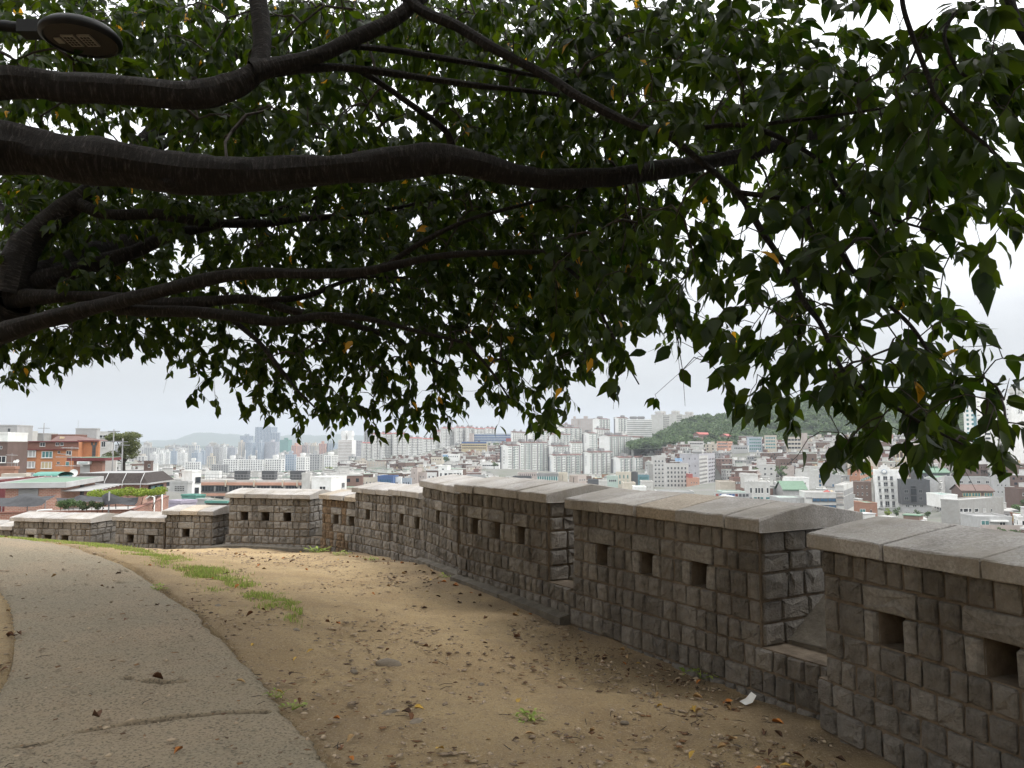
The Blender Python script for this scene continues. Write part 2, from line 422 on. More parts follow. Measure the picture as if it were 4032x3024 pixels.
CRACKS = [[(-60, 2935), (60, 2918), (160, 2905), (250, 2872), (330, 2853), (420, 2838), (520, 2820), (640, 2803), (760, 2786), (900, 2773), (1060, 2765)],
          [(340, 2300), (430, 2293), (520, 2285), (560, 2280)], [(500, 2655), (540, 2668), (640, 2672), (730, 2668)], [(450, 2247), (505, 2252)]]
tt = axis([(0, .22, .02), (.22, .62, .0022), (.62, .9, .004), (.9, 1, .02)])
ss = np.linspace(0, 1, 110)
PR, PL = path_edges(tt)
ewob = (vnoise(tt * 60, tt * 0 + 3, 1.0, 4) - .5) * .09 + (vnoise(tt * 260, tt * 0 + 7, 1.0, 6) - .5) * .05
nrm = (PR - PL); nrm /= np.linalg.norm(nrm, axis=1)[:, None]
PR = PR + nrm * ewob[:, None]
XY = PL[:, None, :] * (1 - ss)[None, :, None] + PR[:, None, :] * ss[None, :, None]
PXs, PYs = XY[..., 0], XY[..., 1]
PZ = ground_z(PXs, PYs) + .006 + (vnoise(PXs, PYs, .5, 11) - .5) * .02 + (vnoise(PXs, PYs, .07, 12) - .5) * .010
crk = np.zeros(PXs.shape)
for C_ in CRACKS:
    pts = np.array([path_pt(*c).xy for c in C_])
    for a, b in zip(pts[:-1], pts[1:]):
        dx, dy = b - a; t_ = np.clip(((PXs - a[0]) * dx + (PYs - a[1]) * dy) / (dx * dx + dy * dy + 1e-9), 0, 1)
        wv = (vnoise(PXs, PYs, .12, 8) - .5) * .07
        d_ = np.abs(np.hypot(PXs - a[0] - t_ * dx, PYs - a[1] - t_ * dy) + wv * (t_ > 0) * (t_ < 1))
        crk = np.maximum(crk, np.clip(1.1 - d_ / .02, 0, 1))
PZ -= crk * .03
edge = np.minimum(ss, 1 - ss)[None, :] * np.linalg.norm(PR - PL, axis=1)[:, None]
PZ -= np.clip(1 - edge / .05, 0, 1) * .02
kx, ky = PXs.shape
idx = np.arange(kx * ky).reshape(kx, ky)
Q = np.stack([idx[:-1, :-1], idx[:-1, 1:], idx[1:, 1:], idx[1:, :-1]], -1).reshape(-1, 4)
V = np.c_[PXs.ravel(), PYs.ravel(), PZ.ravel()]
# edge skirts
nv = len(V); skR = V[idx[:, -1]] + [0, 0, -.12]; skL = V[idx[:, 0]] + [0, 0, -.12]
V = np.vstack([V, skR, skL])
ar = np.arange(kx - 1)
Q = np.vstack([Q, np.stack([idx[:-1, -1], nv + ar, nv + ar + 1, idx[1:, -1]], -1), np.stack([idx[1:, 0], nv + kx + ar + 1, nv + kx + ar, idx[:-1, 0]], -1)])
me = np_mesh('path', V, Q, mat=M['path'], smooth=True)
att = me.attributes.new('crack', 'FLOAT', 'POINT'); att.data.foreach_set('value', np.r_[crk.ravel(), np.zeros(2 * kx)].astype(np.float32))
tag(link('path', me), kind='structure')

# ------------------------------------------------------------------ stone battlements
def stone_mesh(w, h, proud, seed):
    """Rough split-faced block: face in the x-z plane looking along -y, centred, edges rounded."""
    r = random.Random(seed)
    rad = min(w, h) * r.uniform(.04, .09)
    hw, hh = w / 2, h / 2
    def ring(ins, y, jit, yj):
        a, b = hw - ins, hh - ins; c = max(rad - ins * .6, .004)
        pts = [(-a + c, -b), (a - c, -b), (a, -b + c), (a, b - c), (a - c, b), (-a + c, b), (-a, b - c), (-a, -b + c)]
        return [(x + r.uniform(-jit, jit), y + r.uniform(-yj, yj), z + r.uniform(-jit, jit)) for x, z in pts]
    v = ring(0, .012, .004, 0) + ring(.002, -proud * .6, .005, .005) + ring(min(.012, h * .085), -proud * .95, .006, .008)
    q = [(r.uniform(.2, .45) * sx * hw, -proud - r.uniform(-.010, .014), r.uniform(.2, .5) * sz * hh) for sx, sz in ((-1, -1), (1, -1), (1, 1), (-1, 1))]
    v += q
    f = []
    for k in (0, 8):
        for j in range(8): f.append((k + j, k + (j + 1) % 8, k + 8 + (j + 1) % 8, k + 8 + j))
    o, c = 16, 24
    f += [(o, o + 1, c + 1, c), (o + 1, o + 2, c + 1), (o + 2, o + 3, c + 2, c + 1), (o + 3, o + 4, c + 2), (o + 4, o + 5, c + 3, c + 2), (o + 5, o + 6, c + 3), (o + 6, o + 7, c, c + 3), (o + 7, o, c), (c, c + 1, c + 2, c + 3)]
    me = bpy.data.meshes.new('stone'); me.from_pydata(v, [], f); me.update()
    return me

COURSE = [.165, .15, .205, .168, .168, .165, .17, .17, .17, .17, .17]
SILL = sum(COURSE[:5])
JOINT = .017
S_LABEL = [
    'darkest and nearest stretch of stone battlement, cut off by the right picture edge',
    'stone battlement with three loopholes and a tan coping slab, second nearest the camera',
    'stone battlement with a sloping stone footing, third nearest the camera',
    'short raised stone battlement with a high coping, fourth nearest the camera',
    'stone battlement with a stepped-down coping just beyond the short raised one',
    'stone battlement between the stepped-down coping and the brown stained stretch',
    'stone battlement with brown stained stones at the bend of the wall',
    'broad stone battlement with three loopholes facing the camera below the salmon banded school',
    'low stone battlement with one visible loophole left of the broad three-loophole one',
    'stone battlement with two loopholes behind the grass verge',
    'long low stone battlement in front of the brick parapet house, loopholes nearly at the ground',
    'lowest stone battlement at the far left edge beyond the path']
def place(o, P, t, n, s, d, z):
    """Put a stone (face along -y) at s along the section, d behind its face, height z."""
    p = P + t * s + n * d
    o.matrix_local = Matrix(((t.x, n.x, 0, p.x), (t.y, n.y, 0, p.y), (0, 0, 1, z), (0, 0, 0, 1)))

def battlement(k):
    L, R, zc = SL[k], SR[k], SZ[k]
    t = (R - L); Ln = t.length; t.normalize(); n = Vector((-t.y, t.x, 0))       # n points away from the camera (outwards)
    if n.y < 0 and k > 3: n = -n
    rr = random.Random(100 + k)
    over = .07
    root = empty('stone_battlement', (L.x, L.y, gz(L.x, L.y)))
    tag(root, S_LABEL[k], 'battlement', 'battlements of the stone city wall')
    base = Vector((root.location.x, root.location.y, root.location.z))
    P = L - base; P.z = 0; P = P + n * over          # face line origin (local), s = 0 at coping end
    zt = zc - base.z                                  # local height of coping underside
    a, b = over, Ln - over
    # where the lower courses run on to under the gap at the right end
    if k > 0: nxt = (SL[k - 1] - L).length - .02
    else: nxt = Ln
    joined = k in (4, 6, 9)                            # stepped on to its right neighbour without a gap
    if joined: b = nxt
    fr_h = {3: (.5,), 4: (.3, .75), 5: (.4,), 6: (.36, .74), 8: (.45,), 9: (.32, .74), 10: (.24, .47, .69)}.get(k, (.2, .47, .74))
    holes = [a + (b - a) * f for f in fr_h]
    if k == 0: holes = [.62, 1.32, 2.2]
    hw_, jw, lw = .1, .095, .2 + .1
    z0 = [zt]
    for c in COURSE: z0.append(z0[-1] - c)
    TH, fr = 1.0, 0.0
    core = MB()
    def cb(s0, s1, d0, d1, za, zb):
        o = P + t * s0 + n * d0; core.box((o.x, o.y, za), t * (s1 - s0), n * (d1 - d0), (0, 0, zb - za))
    cb(a, b, 0, TH, z0[2], zt)
    xs = [a] + [w for h in holes for w in (h - hw_, h + hw_)] + [b]
    for i in range(0, len(xs), 2): cb(xs[i], xs[i + 1], 0, .6, z0[3], z0[2])
    cb(a, b, .6, TH, z0[3], z0[2])
    cb(a, b, 0, TH, z0[5], z0[3])
    lo_a = -.01
    cb(lo_a, nxt, .002, TH, -3.5, z0[5])
    cob = core.build('mortar_core', M['mortar'], root)
    dark = M['stone']
    def mk(w, h, s, z, d=0.0, proud=None, mat=None, nm='stone'):
        pr = proud if proud is not None else rr.uniform(.014, .032)
        me = stone_mesh(w - JOINT, h - JOINT, pr, rr.random()); me.materials.append(mat or dark)
        o = link(nm, me, root); place(o, P, t, n, s, d, z); return o
    def matfor(s):
        if k == 6 and s < 1.05: return M['stone_brown'] if rr.random() < .85 else M['stone']
        return M['stone']
    def fill(s0, s1, za, h, hi=.185):
        s = s0
        while s1 - s > .06:
            w = rr.uniform(.105, hi)
            if rr.random() < .07: w *= 1.4
            if s1 - s - w < .085: w = s1 - s
            if w > .27: w = w / 2
            mk(w, h, s + w / 2, za - h / 2, mat=matfor(s + w / 2)); s += w
    for c, h in enumerate(COURSE):
        za = z0[c]
        s0, s1 = (a, b) if c < 5 else (lo_a, nxt)
        mid = P + t * (s0 + s1) / 2 + base
        if za + base.z < min(gz(*(P + t * s0 + base).xy), gz(*(P + t * s1 + base).xy)) - .12: break
        if c == 1:
            s = s0
            for hh in holes:
                w2 = rr.uniform(.17, .215); fill(s, hh - w2, za, h)
                mk(2 * w2, h + .012, hh, za - h / 2, proud=.034, mat=M['trim'], nm='lintel'); s = hh + w2
            fill(s, s1, za, h)
        elif c == 2:
            s = s0
            for hh in holes:
                e = hh - hw_ - jw
                if e - s > .1: fill(s, e, za, h)
                for sg in (-1, 1):
                    mk(jw + .014, h, hh + sg * (hw_ + jw / 2), za - h / 2, proud=.034, mat=M['trim'], nm='jamb')
                s = hh + hw_ + jw
            fill(s, s1, za, h)
        else:
            fill(s0, s1, za, h, .185 if c else .165)
    # right-hand end face, seen through the gap
    Pe = P + t * b; te, ne = n, -t
    for c in range(0 if joined else 5):
        s, za, h = .01, z0[c], COURSE[c]
        while .96 - s > .05:
            w = rr.uniform(.17, .3)
            if .96 - s - w < .1: w = .96 - s
            me = stone_mesh(w - JOINT, h - JOINT, rr.uniform(.018, .034), rr.random()); me.materials.append(M['stone'])
            o = link('stone', me, root); place(o, Pe, te, ne, s + w / 2, 0, za - h / 2); s += w
    # coping slabs with a low ridge
    s = 0.0; cnt = 0
    while s < Ln - .02:
        w = rr.uniform(.42, .62) * (1.15 if k in (0, 1) else 1)
        if Ln - s - w < .3: w = Ln - s
        g = .004 + rr.random() * .004; s0, s1 = s + g, s + w - g
        if s == 0: s0 = 0
        if s + w >= Ln - .02: s1 = Ln + (.02 if joined else 0)
        dz = rr.uniform(-.006, .006); do = rr.uniform(-.012, .012); ch = .012
        prof = [(0 + do, .008), (do, .105 - ch), (ch + do, .105 - ch * .15), (.3, .152), (.6, .195), (.9, .152), (1.2, .105), (1.2, .0), (.012 + do, .0)]
        mb = MB(); O = L - base; np_ = len(prof)
        def ringv(sx): return [(O.x + t.x * sx + n.x * q, O.y + t.y * sx + n.y * q, zt + zz + dz) for q, zz in prof]
        rings = [s0, s0 + .008] + [s0 + (s1 - s0) * q / 6 for q in range(1, 6)] + [s1 - .008, s1]; nr_ = len(rings) - 1
        vs = []
        for i, sx in enumerate(rings):
            rv = ringv(sx)
            if i in (0, nr_): rv = [(p[0], p[1], p[2] - (.008 if 1 <= j <= 6 else 0)) for j, p in enumerate(rv)]
            vs += [(p[0] + rr.uniform(-.004, .004) * (j < 3), p[1] + rr.uniform(-.004, .004) * (j < 3), p[2] + rr.uniform(-.0035, .0035)) for j, p in enumerate(rv)]
        fs = []
        for i in range(len(rings) - 1):
            for j in range(np_):
                A_, B_ = i * np_ + j, i * np_ + (j + 1) % np_
                fs.append((A_, A_ + np_, B_ + np_, B_))
        fs.append(tuple(range(np_))); fs.append(tuple(len(rings[:-1]) * np_ + j for j in range(np_ - 1, -1, -1)))
        mb.raw(vs, fs)
        tan = (k == 1 and cnt == 2) or (k == 8 and cnt == 1) or (k == 6 and cnt in (0, 2)) or (rr.random() < .12 and k > 2)
        o = mb.build('coping_slab', M['coping_tan'] if tan else M['coping'], root)
        s += w; cnt += 1
    # sloping cement sill in the gap to the next battlement
    if k > 0 and not joined and nxt - b > .05:
        mb = MB(); q0 = P + t * (b - .02); q1 = P + t * (nxt + .02 + over)
        z_lo, z_hi = z0[5] + .03, z0[5] + .40
        nn = 9
        for i in range(nn):
            f0, f1 = i / nn, (i + 1) / nn
            def pt(q, f): 
                w_ = .26 + f * .68; j = (mnoise.noise(Vector((q.x * 7 + k, f * 6, 1))) * .03)
                return (q.x + n.x * (w_ + (j if f == 0 else 0)), q.y + n.y * (w_ + (j if f == 0 else 0)), z_lo + (z_hi - z_lo) * min(1, f * 1.25) + j * .5)
            m_ = (q0 + q1) / 2
            mb.poly([pt(q0, f0), pt(m_, f0), pt(m_, f1), pt(q0, f1)], sm=True)
            mb.poly([pt(m_, f0), pt(q1, f0), pt(q1, f1), pt(m_, f1)], sm=True)
        def lowp(p): return (p[0], p[1], z0[5] - .02)
        a0, a1 = pt(q0, 0), pt(q1, 0); mb.poly([lowp(a0), lowp(a1), a1, a0])
        mb.build('sill', M['sill'], root)
    # stone footing ledge
    if k in (2, 3, 7, 8):
        mb = MB(); s0, s1 = (0, nxt) if k != 8 else (.9, nxt)
        m_ = 8
        for i in range(m_):
            x0_, x1_ = s0 + (s1 - s0) * i / m_, s0 + (s1 - s0) * (i + 1) / m_
            pa, pb = P + t * x0_ - n * (.13 + .02 * rr.random()), P + t * x1_ - n * (.13 + .02 * rr.random())
            za_, zb_ = gz(*(pa + base).xy) - base.z, gz(*(pb + base).xy) - base.z
            qa, qb = P + t * x0_ + n * .01, P + t * x1_ + n * .01
            hgt = .075
            mb.hexa([(pa.x, pa.y, za_ - .3), (pb.x, pb.y, zb_ - .3), (qb.x, qb.y, zb_ - .3), (qa.x, qa.y, za_ - .3)],
                    [(pa.x, pa.y, za_ + hgt), (pb.x, pb.y, zb_ + hgt), (qb.x, qb.y, zb_ + hgt + .03), (qa.x, qa.y, za_ + hgt + .03)])
        mb.build('footing', M['sill'], root)
    return root
for k in range(12): battlement(k)

# ------------------------------------------------------------------ cherry trees
def bark_material():
    m = bpy.data.materials.new('cherry_bark'); m.use_nodes = True
    n, l = m.node_tree.nodes, m.node_tree.links; b = n['Principled BSDF']; b.inputs['Roughness'].default_value = .85; b.inputs['Specular IOR Level'].default_value = .2
    uv = n.new('ShaderNodeUVMap'); uv.uv_map = 'UVMap'
    def nz(sx, sy, d, r):
        mp = n.new('ShaderNodeMapping'); mp.inputs['Scale'].default_value = (sx, sy, 1); l.new(uv.outputs[0], mp.inputs[0])
        q = n.new('ShaderNodeTexNoise'); q.inputs['Scale'].default_value = 1; q.inputs['Detail'].default_value = d; q.inputs['Roughness'].default_value = r
        l.new(mp.outputs[0], q.inputs['Vector']); return q.outputs['Fac']
    rings = nz(10, 48, 7, .78); patches = nz(3.0, 4, 5, .65); fine = nz(30, 90, 4, .75)
    ramp = n.new('ShaderNodeValToRGB'); l.new(rings, ramp.inputs['Fac'])
    c = ramp.color_ramp; c.elements[0].position = .36; c.elements[0].color = (.006, .005, .004, 1); c.elements[1].position = .76; c.elements[1].color = (.10, .093, .086, 1)
    e = c.elements.new(.52); e.color = (.014, .011, .009, 1)
    mr = n.new('ShaderNodeMapRange'); mr.inputs['From Min'].default_value = .45; mr.inputs['From Max'].default_value = .7; mr.inputs['To Max'].default_value = .8; l.new(patches, mr.inputs['Value'])
    mx = n.new('ShaderNodeMix'); mx.data_type = 'RGBA'; l.new(mr.outputs[0], mx.inputs['Factor']); l.new(ramp.outputs[0], mx.inputs['A']); mx.inputs['B'].default_value = (.010, .008, .007, 1)
    l.new(mx.outputs['Result'], b.inputs['Base Color'])
    ad = n.new('ShaderNodeMath'); ad.operation = 'ADD'; l.new(rings, ad.inputs[0]); l.new(fine, ad.inputs[1])
    bp = n.new('ShaderNodeBump'); bp.inputs['Strength'].default_value = .9; bp.inputs['Distance'].default_value = .02; l.new(ad.outputs[0], bp.inputs['Height']); l.new(bp.outputs[0], b.inputs['Normal'])
    return m
M['bark'] = bark_material()
M['twig'] = pmat('twig_bark', (.022, .017, .014, 1), .85, (.045, .036, .03, 1), 20)

def leaf_material(name, trans=.5, dark=1.0):
    m = bpy.data.materials.new(name); m.use_nodes = True
    n, l = m.node_tree.nodes, m.node_tree.links; b = n['Principled BSDF']; out = n['Material Output']
    b.inputs['Roughness'].default_value = .4; b.inputs['Specular IOR Level'].default_value = .22
    at = n.new('ShaderNodeAttribute'); at.attribute_name = 'tint'
    r1 = n.new('ShaderNodeValToRGB'); l.new(at.outputs['Fac'], r1.inputs['Fac']); r1.color_ramp.interpolation = 'LINEAR'
    c = r1.color_ramp; c.elements[0].position = 0; c.elements[0].color = (.010 * dark, .021 * dark, .006 * dark, 1); c.elements[1].position = .88; c.elements[1].color = (.026 * dark, .043 * dark, .007 * dark, 1)
    e = c.elements.new(.95); e.color = (.50, .27, .02, 1)
    r2 = n.new('ShaderNodeValToRGB'); l.new(at.outputs['Fac'], r2.inputs['Fac'])
    c = r2.color_ramp; c.elements[0].position = 0; c.elements[0].color = (.028, .064, .003, 1); c.elements[1].position = .88; c.elements[1].color = (.09, .13, .005, 1)
    e = c.elements.new(.95); e.color = (.75, .38, .02, 1)
    l.new(r1.outputs[0], b.inputs['Base Color'])
    tr = n.new('ShaderNodeBsdfTranslucent'); l.new(r2.outputs[0], tr.inputs['Color'])
    mx = n.new('ShaderNodeMixShader'); mx.inputs[0].default_value = trans
    l.new(b.outputs[0], mx.inputs[1]); l.new(tr.outputs[0], mx.inputs[2]); l.new(mx.outputs[0], out.inputs['Surface'])
    return m
M['leaf'] = leaf_material('cherry_leaf')

S_ = 4032 / 2212.0
def catmull(P, n):
    P = np.array(P, float); P = np.vstack([2 * P[0] - P[1], P, 2 * P[-1] - P[-2]]); o = []
    for i in range(1, len(P) - 2):
        for k in range(n):
            t = k / n; a, b, c, d = P[i - 1], P[i], P[i + 1], P[i + 2]
            o.append(.5 * ((2 * b) + (-a + c) * t + (2 * a - 5 * b + 4 * c - d) * t * t + (-a + 3 * b - 3 * c + d) * t ** 3))
    o.append(P[-2]); return np.array(o)

def limb_mesh(name, pts4, mat, sides=18, sub=9, seed=0):
    """Tapered wobbling limb through (x, y, z, radius) points, with UVs in metres."""
    C_ = catmull(pts4, sub); P = C_[:, :3]; R = np.maximum(C_[:, 3], .002); k = len(P)
    ln = np.r_[0, np.cumsum(np.linalg.norm(np.diff(P, axis=0), axis=1))]
    T = np.gradient(P, axis=0); T /= np.linalg.norm(T, axis=1)[:, None] + 1e-9
    x = np.cross(T[0], [0, 0, 1.0]); x /= np.linalg.norm(x) + 1e-9
    V = np.zeros((k, sides + 1, 3)); UVc = np.zeros((k, sides + 1, 2))
    r_ = np.random.default_rng(seed); ph = r_.uniform(0, 6, 4)
    for i in range(k):
        x = x - T[i] * x.dot(T[i]); x /= np.linalg.norm(x) + 1e-9; y = np.cross(T[i], x)
        a = np.linspace(0, 2 * math.pi, sides + 1)
        bz = np.array([mnoise.noise(Vector((math.cos(q) * 1.3 + seed, math.sin(q) * 1.3, ln[i] * 2.6))) * .19 + mnoise.noise(Vector((math.cos(q) * 2.5, math.sin(q) * 2.5 + seed, ln[i] * 9))) * .10 for q in a])
        rr = R[i] * (1 + bz + .05 * math.sin(ln[i] * 4.1 + ph[2]) + .035 * math.sin(ln[i] * 9.7 + ph[1]))
        V[i] = P[i] + np.cos(a)[:, None] * x * rr[:, None] + np.sin(a)[:, None] * y * rr[:, None]
        UVc[i, :, 0] = a / 6.2832 * max(R[i], .03) * 6; UVc[i, :, 1] = ln[i]
    idx = np.arange(k * (sides + 1)).reshape(k, sides + 1)
    Q = np.stack([idx[:-1, :-1], idx[:-1, 1:], idx[1:, 1:], idx[1:, :-1]], -1).reshape(-1, 4)
    me = np_mesh(name, V.reshape(-1, 3), Q, mat=mat, smooth=True)
    uvl = me.uv_layers.new(name='UVMap'); vi = np.zeros(len(me.loops), np.int32); me.loops.foreach_get('vertex_index', vi)
    uvl.data.foreach_set('uv', UVc.reshape(-1, 2)[vi].astype(np.float32).ravel())
    return me, P, R

def lp(pts, Y0, Y1, pre=()):
    """Limb points from photo coordinates (2212-wide picture: u, v, thickness), distance going from Y0 to Y1."""
    o = list(pre); n = len(pts)
    for i, (u, v, th) in enumerate(pts):
        Y = Y0 + (Y1 - Y0) * i / max(1, n - 1); p = U(u * S_, v * S_, Y)
        o.append((p.x, p.y, p.z, th * S_ * Y / F / 2))
    return o

TA = (-4.9, 4.15, 2.55, .27)     # fork of the near tree, outside the picture
A_LIMBS = [
    [(-5.25, 4.0, -.25, .36), (-5.15, 4.0, .3, .29), (-5.05, 4.08, 1.4, .27), TA, (-4.7, 4.4, 3.4, .2)],
    lp([(0, 318, 112), (120, 337, 104), (260, 353, 95), (400, 374, 86), (520, 378, 78), (650, 372, 72), (800, 358, 68), (940, 343, 66), (1030, 356, 58), (1120, 378, 50), (1200, 386, 48), (1300, 383, 44), (1400, 371, 40), (1520, 352, 35), (1650, 322, 30), (1780, 285, 25), (1900, 245, 18), (2010, 200, 12)], 4.8, 5.6, [TA, (-4.1, 4.55, 3.35, .19)]),
    lp([(0, 181, 75), (150, 190, 70), (300, 199, 62), (420, 205, 58), (500, 186, 54), (555, 152, 50), (566, 100, 43), (562, 40, 40), (556, -40, 38), (560, -200, 30), (600, -420, 22)], 4.3, 4.9, [TA, (-4.0, 4.2, 3.5, .17)]),
    lp([(545, 155, 46), (610, 139, 40), (690, 118, 34), (770, 82, 32), (850, 42, 29), (910, -5, 26), (980, -70, 22), (1100, -190, 18), (1300, -330, 12)], 4.55, 5.2),
    lp([(560, 158, 26), (640, 150, 22), (740, 146, 18), (840, 157, 17), (940, 172, 15), (1040, 186, 13), (1130, 195, 11), (1230, 210, 8), (1330, 240, 6)], 4.6, 5.6),
    lp([(640, 132, 20), (720, 102, 15), (830, 106, 15), (930, 122, 14), (1050, 142, 12), (1150, 162, 9), (1260, 175, 6)], 4.65, 5.8),
    lp([(775, 150, 14), (830, 185, 14), (900, 235, 14), (960, 280, 15), (975, 315, 22), (972, 345, 30)], 5.2, 6.0),
    # long drooping bough on the right
    lp([(760, -160, 26.5), (882, 0, 24.2), (985, 55, 23.4), (1067, 104, 22.6), (1178, 163, 21.1), (1253, 212, 19.5), (1365, 268, 17.9), (1437, 290, 16.4), (1537, 368, 15.6), (1597, 420, 14.8), (1640, 490, 14.0), (1705, 588, 13.3), (1735, 650, 12.5), (1772, 699, 11.7), (1805, 773, 10.9), (1836, 818, 10.1), (1891, 852, 9.4), (1950, 890, 7.8), (2010, 925, 6.2), (2080, 960, 4.7)], 5.0, 3.1),
    lp([(1440, 292, 13), (1520, 276, 12), (1612, 272, 12), (1717, 313, 11), (1780, 357, 10), (1817, 413, 9), (1880, 455, 8), (1950, 480, 6), (2020, 500, 4)], 4.3, 3.3),
    lp([(1612, 275, 9), (1700, 262, 8), (1800, 250, 7), (1900, 235, 5)], 3.9, 3.6),
    lp([(1590, 415, 12), (1720, 439, 12), (1761, 506, 11), (1817, 547, 10), (1855, 602, 9), (1910, 651, 9), (1970, 707, 8), (2022, 785, 7), (2070, 850, 5), (2130, 900, 3.5)], 4.1, 3.0),
    lp([(1947, -60, 12), (1950, 10, 12), (1970, 75, 12), (2003, 160, 11), (2022, 208, 10), (2077, 268, 10), (2133, 316, 9), (2208, 391, 7), (2280, 470, 5)], 2.9, 2.7),
    lp([(2160, -80, 20), (2181, 0, 19), (2212, 80, 17), (2290, 180, 12)], 3.0, 2.8),
    lp([(2060, 30, 8), (2040, 80, 8), (2070, 150, 8), (2110, 180, 6), (2160, 230, 5)], 3.0, 2.8),
    # limbs over the path and over the camera
    [TA, (-3.7, 2.8, 4.5, .17), (-1.7, 1.3, 5.5, .13), (1.0, -.2, 6.0, .09), (3.2, -1.3, 5.8, .05)],
    [(-1.7, 1.3, 5.5, .12), (-.2, 2.6, 6.0, .08), (1.6, 3.6, 6.0, .06), (3.2, 4.4, 5.4, .04)],
    [TA, (-4.6, 4.9, 4.6, .2), (-3.4, 6.0, 6.4, .14), (-1.4, 7.2, 7.6, .09), (1.0, 8.0, 8.0, .05)],
    [TA, (-6.0, 2.6, 4.2, .15), (-7.4, .4, 5.2, .1), (-8.0, -2.0, 5.4, .05)],
    [(-3.7, 2.8, 4.5, .13), (-3.4, .4, 5.6, .1), (-2.6, -2.2, 6.0, .06)],
]
TBc = U(20 * S_, 648 * S_, 7.6)
TB = (TBc.x, TBc.y, TBc.z, .22)
lpb = lambda pts, Y0, Y1, pre=(): lp(pts, Y0 * .84, Y1 * .84, pre)
B_LIMBS = [
    [(-6.3, 8.1, -.2, .3), (-6.2, 8.05, .4, .24), (-5.95, 7.9, 1.5, .22), (-5.55, 7.75, 2.4, .2), TB],
    lpb([(20, 640, 74), (45, 555, 62), (95, 488, 54), (180, 424, 44), (240, 378, 40), (310, 308, 37), (372, 250, 32), (430, 195, 27), (500, 125, 21), (570, 60, 15), (640, 0, 11), (720, -80, 8)], 9.0, 9.8),
    lpb([(170, 440, 26), (230, 462, 25), (350, 464, 23), (450, 480, 20), (560, 483, 18), (640, 474, 14), (740, 466, 11), (860, 448, 8), (980, 420, 6)], 9.1, 9.4),
    lpb([(40, 620, 46), (110, 600, 42), (200, 572, 37), (300, 540, 31), (370, 507, 25), (450, 491, 18), (540, 470, 13), (640, 440, 10), (760, 400, 7)], 9.1, 10.2),
    lpb([(20, 645, 44), (150, 640, 27), (250, 644, 25), (350, 655, 24), (450, 652, 24), (540, 646, 22), (620, 668, 18), (720, 690, 16), (820, 720, 12), (900, 760, 9), (980, 800, 6)], 9.0, 8.6),
    lpb([(-60, 745, 50), (0, 722, 46), (100, 690, 38), (200, 664, 34), (300, 640, 31), (400, 615, 28), (480, 597, 27), (560, 590, 25), (650, 592, 22), (760, 589, 20), (850, 574, 18), (950, 553, 16), (1050, 547, 13), (1180, 545, 10), (1300, 560, 7)], 8.6, 7.2, [(-5.6, 7.75, 2.1, .12)]),
    lpb([(250, 668, 26), (330, 672, 25), (420, 674, 24), (520, 684, 24), (600, 694, 21), (700, 682, 15), (800, 690, 12), (900, 715, 9), (1000, 740, 6)], 8.4, 7.8),
    lpb([(830, 580, 14), (900, 530, 13), (1000, 480, 10), (1080, 455, 8), (1180, 430, 6)], 7.9, 7.4),
    lpb([(560, 650, 14), (660, 640, 12), (770, 600, 9), (870, 600, 6)], 8.7, 9.4),
    lpb([(500, 690, 12), (560, 740, 11), (600, 790, 9), (640, 840, 6), (680, 880, 4)], 8.3, 8.0),
    lpb([(1010, 742, 8), (1060, 800, 6), (1100, 860, 4)], 7.8, 7.6),
    lpb([(1180, 545, 9), (1260, 610, 8), (1300, 680, 7), (1340, 760, 5), (1380, 830, 3)], 7.2, 6.2),
    lpb([(330, 330, 16), (420, 270, 16), (520, 258, 14), (600, 275, 10), (700, 300, 7)], 10.2, 10.8),
    lpb([(60, 590, 18), (20, 480, 16), (-40, 380, 14), (-100, 250, 10)], 9.2, 9.8),
    [(-5.5, 7.7, 2.4, .14), (-6.4, 8.7, 3.8, .1), (-7.2, 10, 4.8, .06)],
    [TB, (-4.7, 8.9, 3.95, .11), (-3.9, 10.4, 4.8, .07), (-2.7, 11.8, 5.1, .04)],
]
DENS = [
    "88878887888888888888888888855567677", "58877888888888888888889998886678888", "77888888777777778888888998888888898",
    "78766788877775567788888998998898887", "76543678888876678888888898888888887", "88876888888888888888888777888888887",
    "99998888888888888888888766888888875", "99998898888899999999998655678887413", "99987668888999999999998755678886255",
    "99988777777888999999998766677887231", "98888878877888888899998655678887411", "88888775557888888888853567788887642",
    "64311267888888887888430355678888765", "10001134676776455674231005667788765", "00000000123343420240000003445478876",
    "00000000000000000000000000034556777", "00000000000000000000000000000000023"]
DN = np.array([[int(c) for c in r] for r in DENS], float)
DN[:3, 23:] -= .6; DN[3:13, 22:] -= np.linspace(.5, 1.5, 13)[None]; DN[3:10, 29:] += 1.1; DN[12:14, 4:21] -= 1.0; DN[:7, :22] += .7; DN[12:15, 26:31] -= 1.3; DN[14:, 31:] -= 1.2; DN[16] = 0; DN = np.clip(DN, 0, 8.9)
def dens(u, v):
    """Foliage cover 0..1 at photo coordinates of the 2212-wide picture."""
    x = np.clip(u / 63.2 - .5, 0, 33.999); y = np.clip(v / 63.0 - .5, 0, 15.999)
    xi, yi = x.astype(int), y.astype(int); fx, fy = x - xi, y - yi
    return ((DN[yi, xi] * (1 - fx) + DN[yi, xi + 1] * fx) * (1 - fy) + (DN[yi + 1, xi] * (1 - fx) + DN[yi + 1, xi + 1] * fx) * fy) / 9
def depth_c(u, v):
    Yc = np.interp(u, [0, 400, 800, 1200, 1450, 1700, 1950, 2212], [8.8, 8.2, 7.4, 6.2, 5.0, 4.0, 3.4, 3.0])
    return np.where((v < 330) & (u < 1250), np.minimum(Yc, 6.6), Yc)

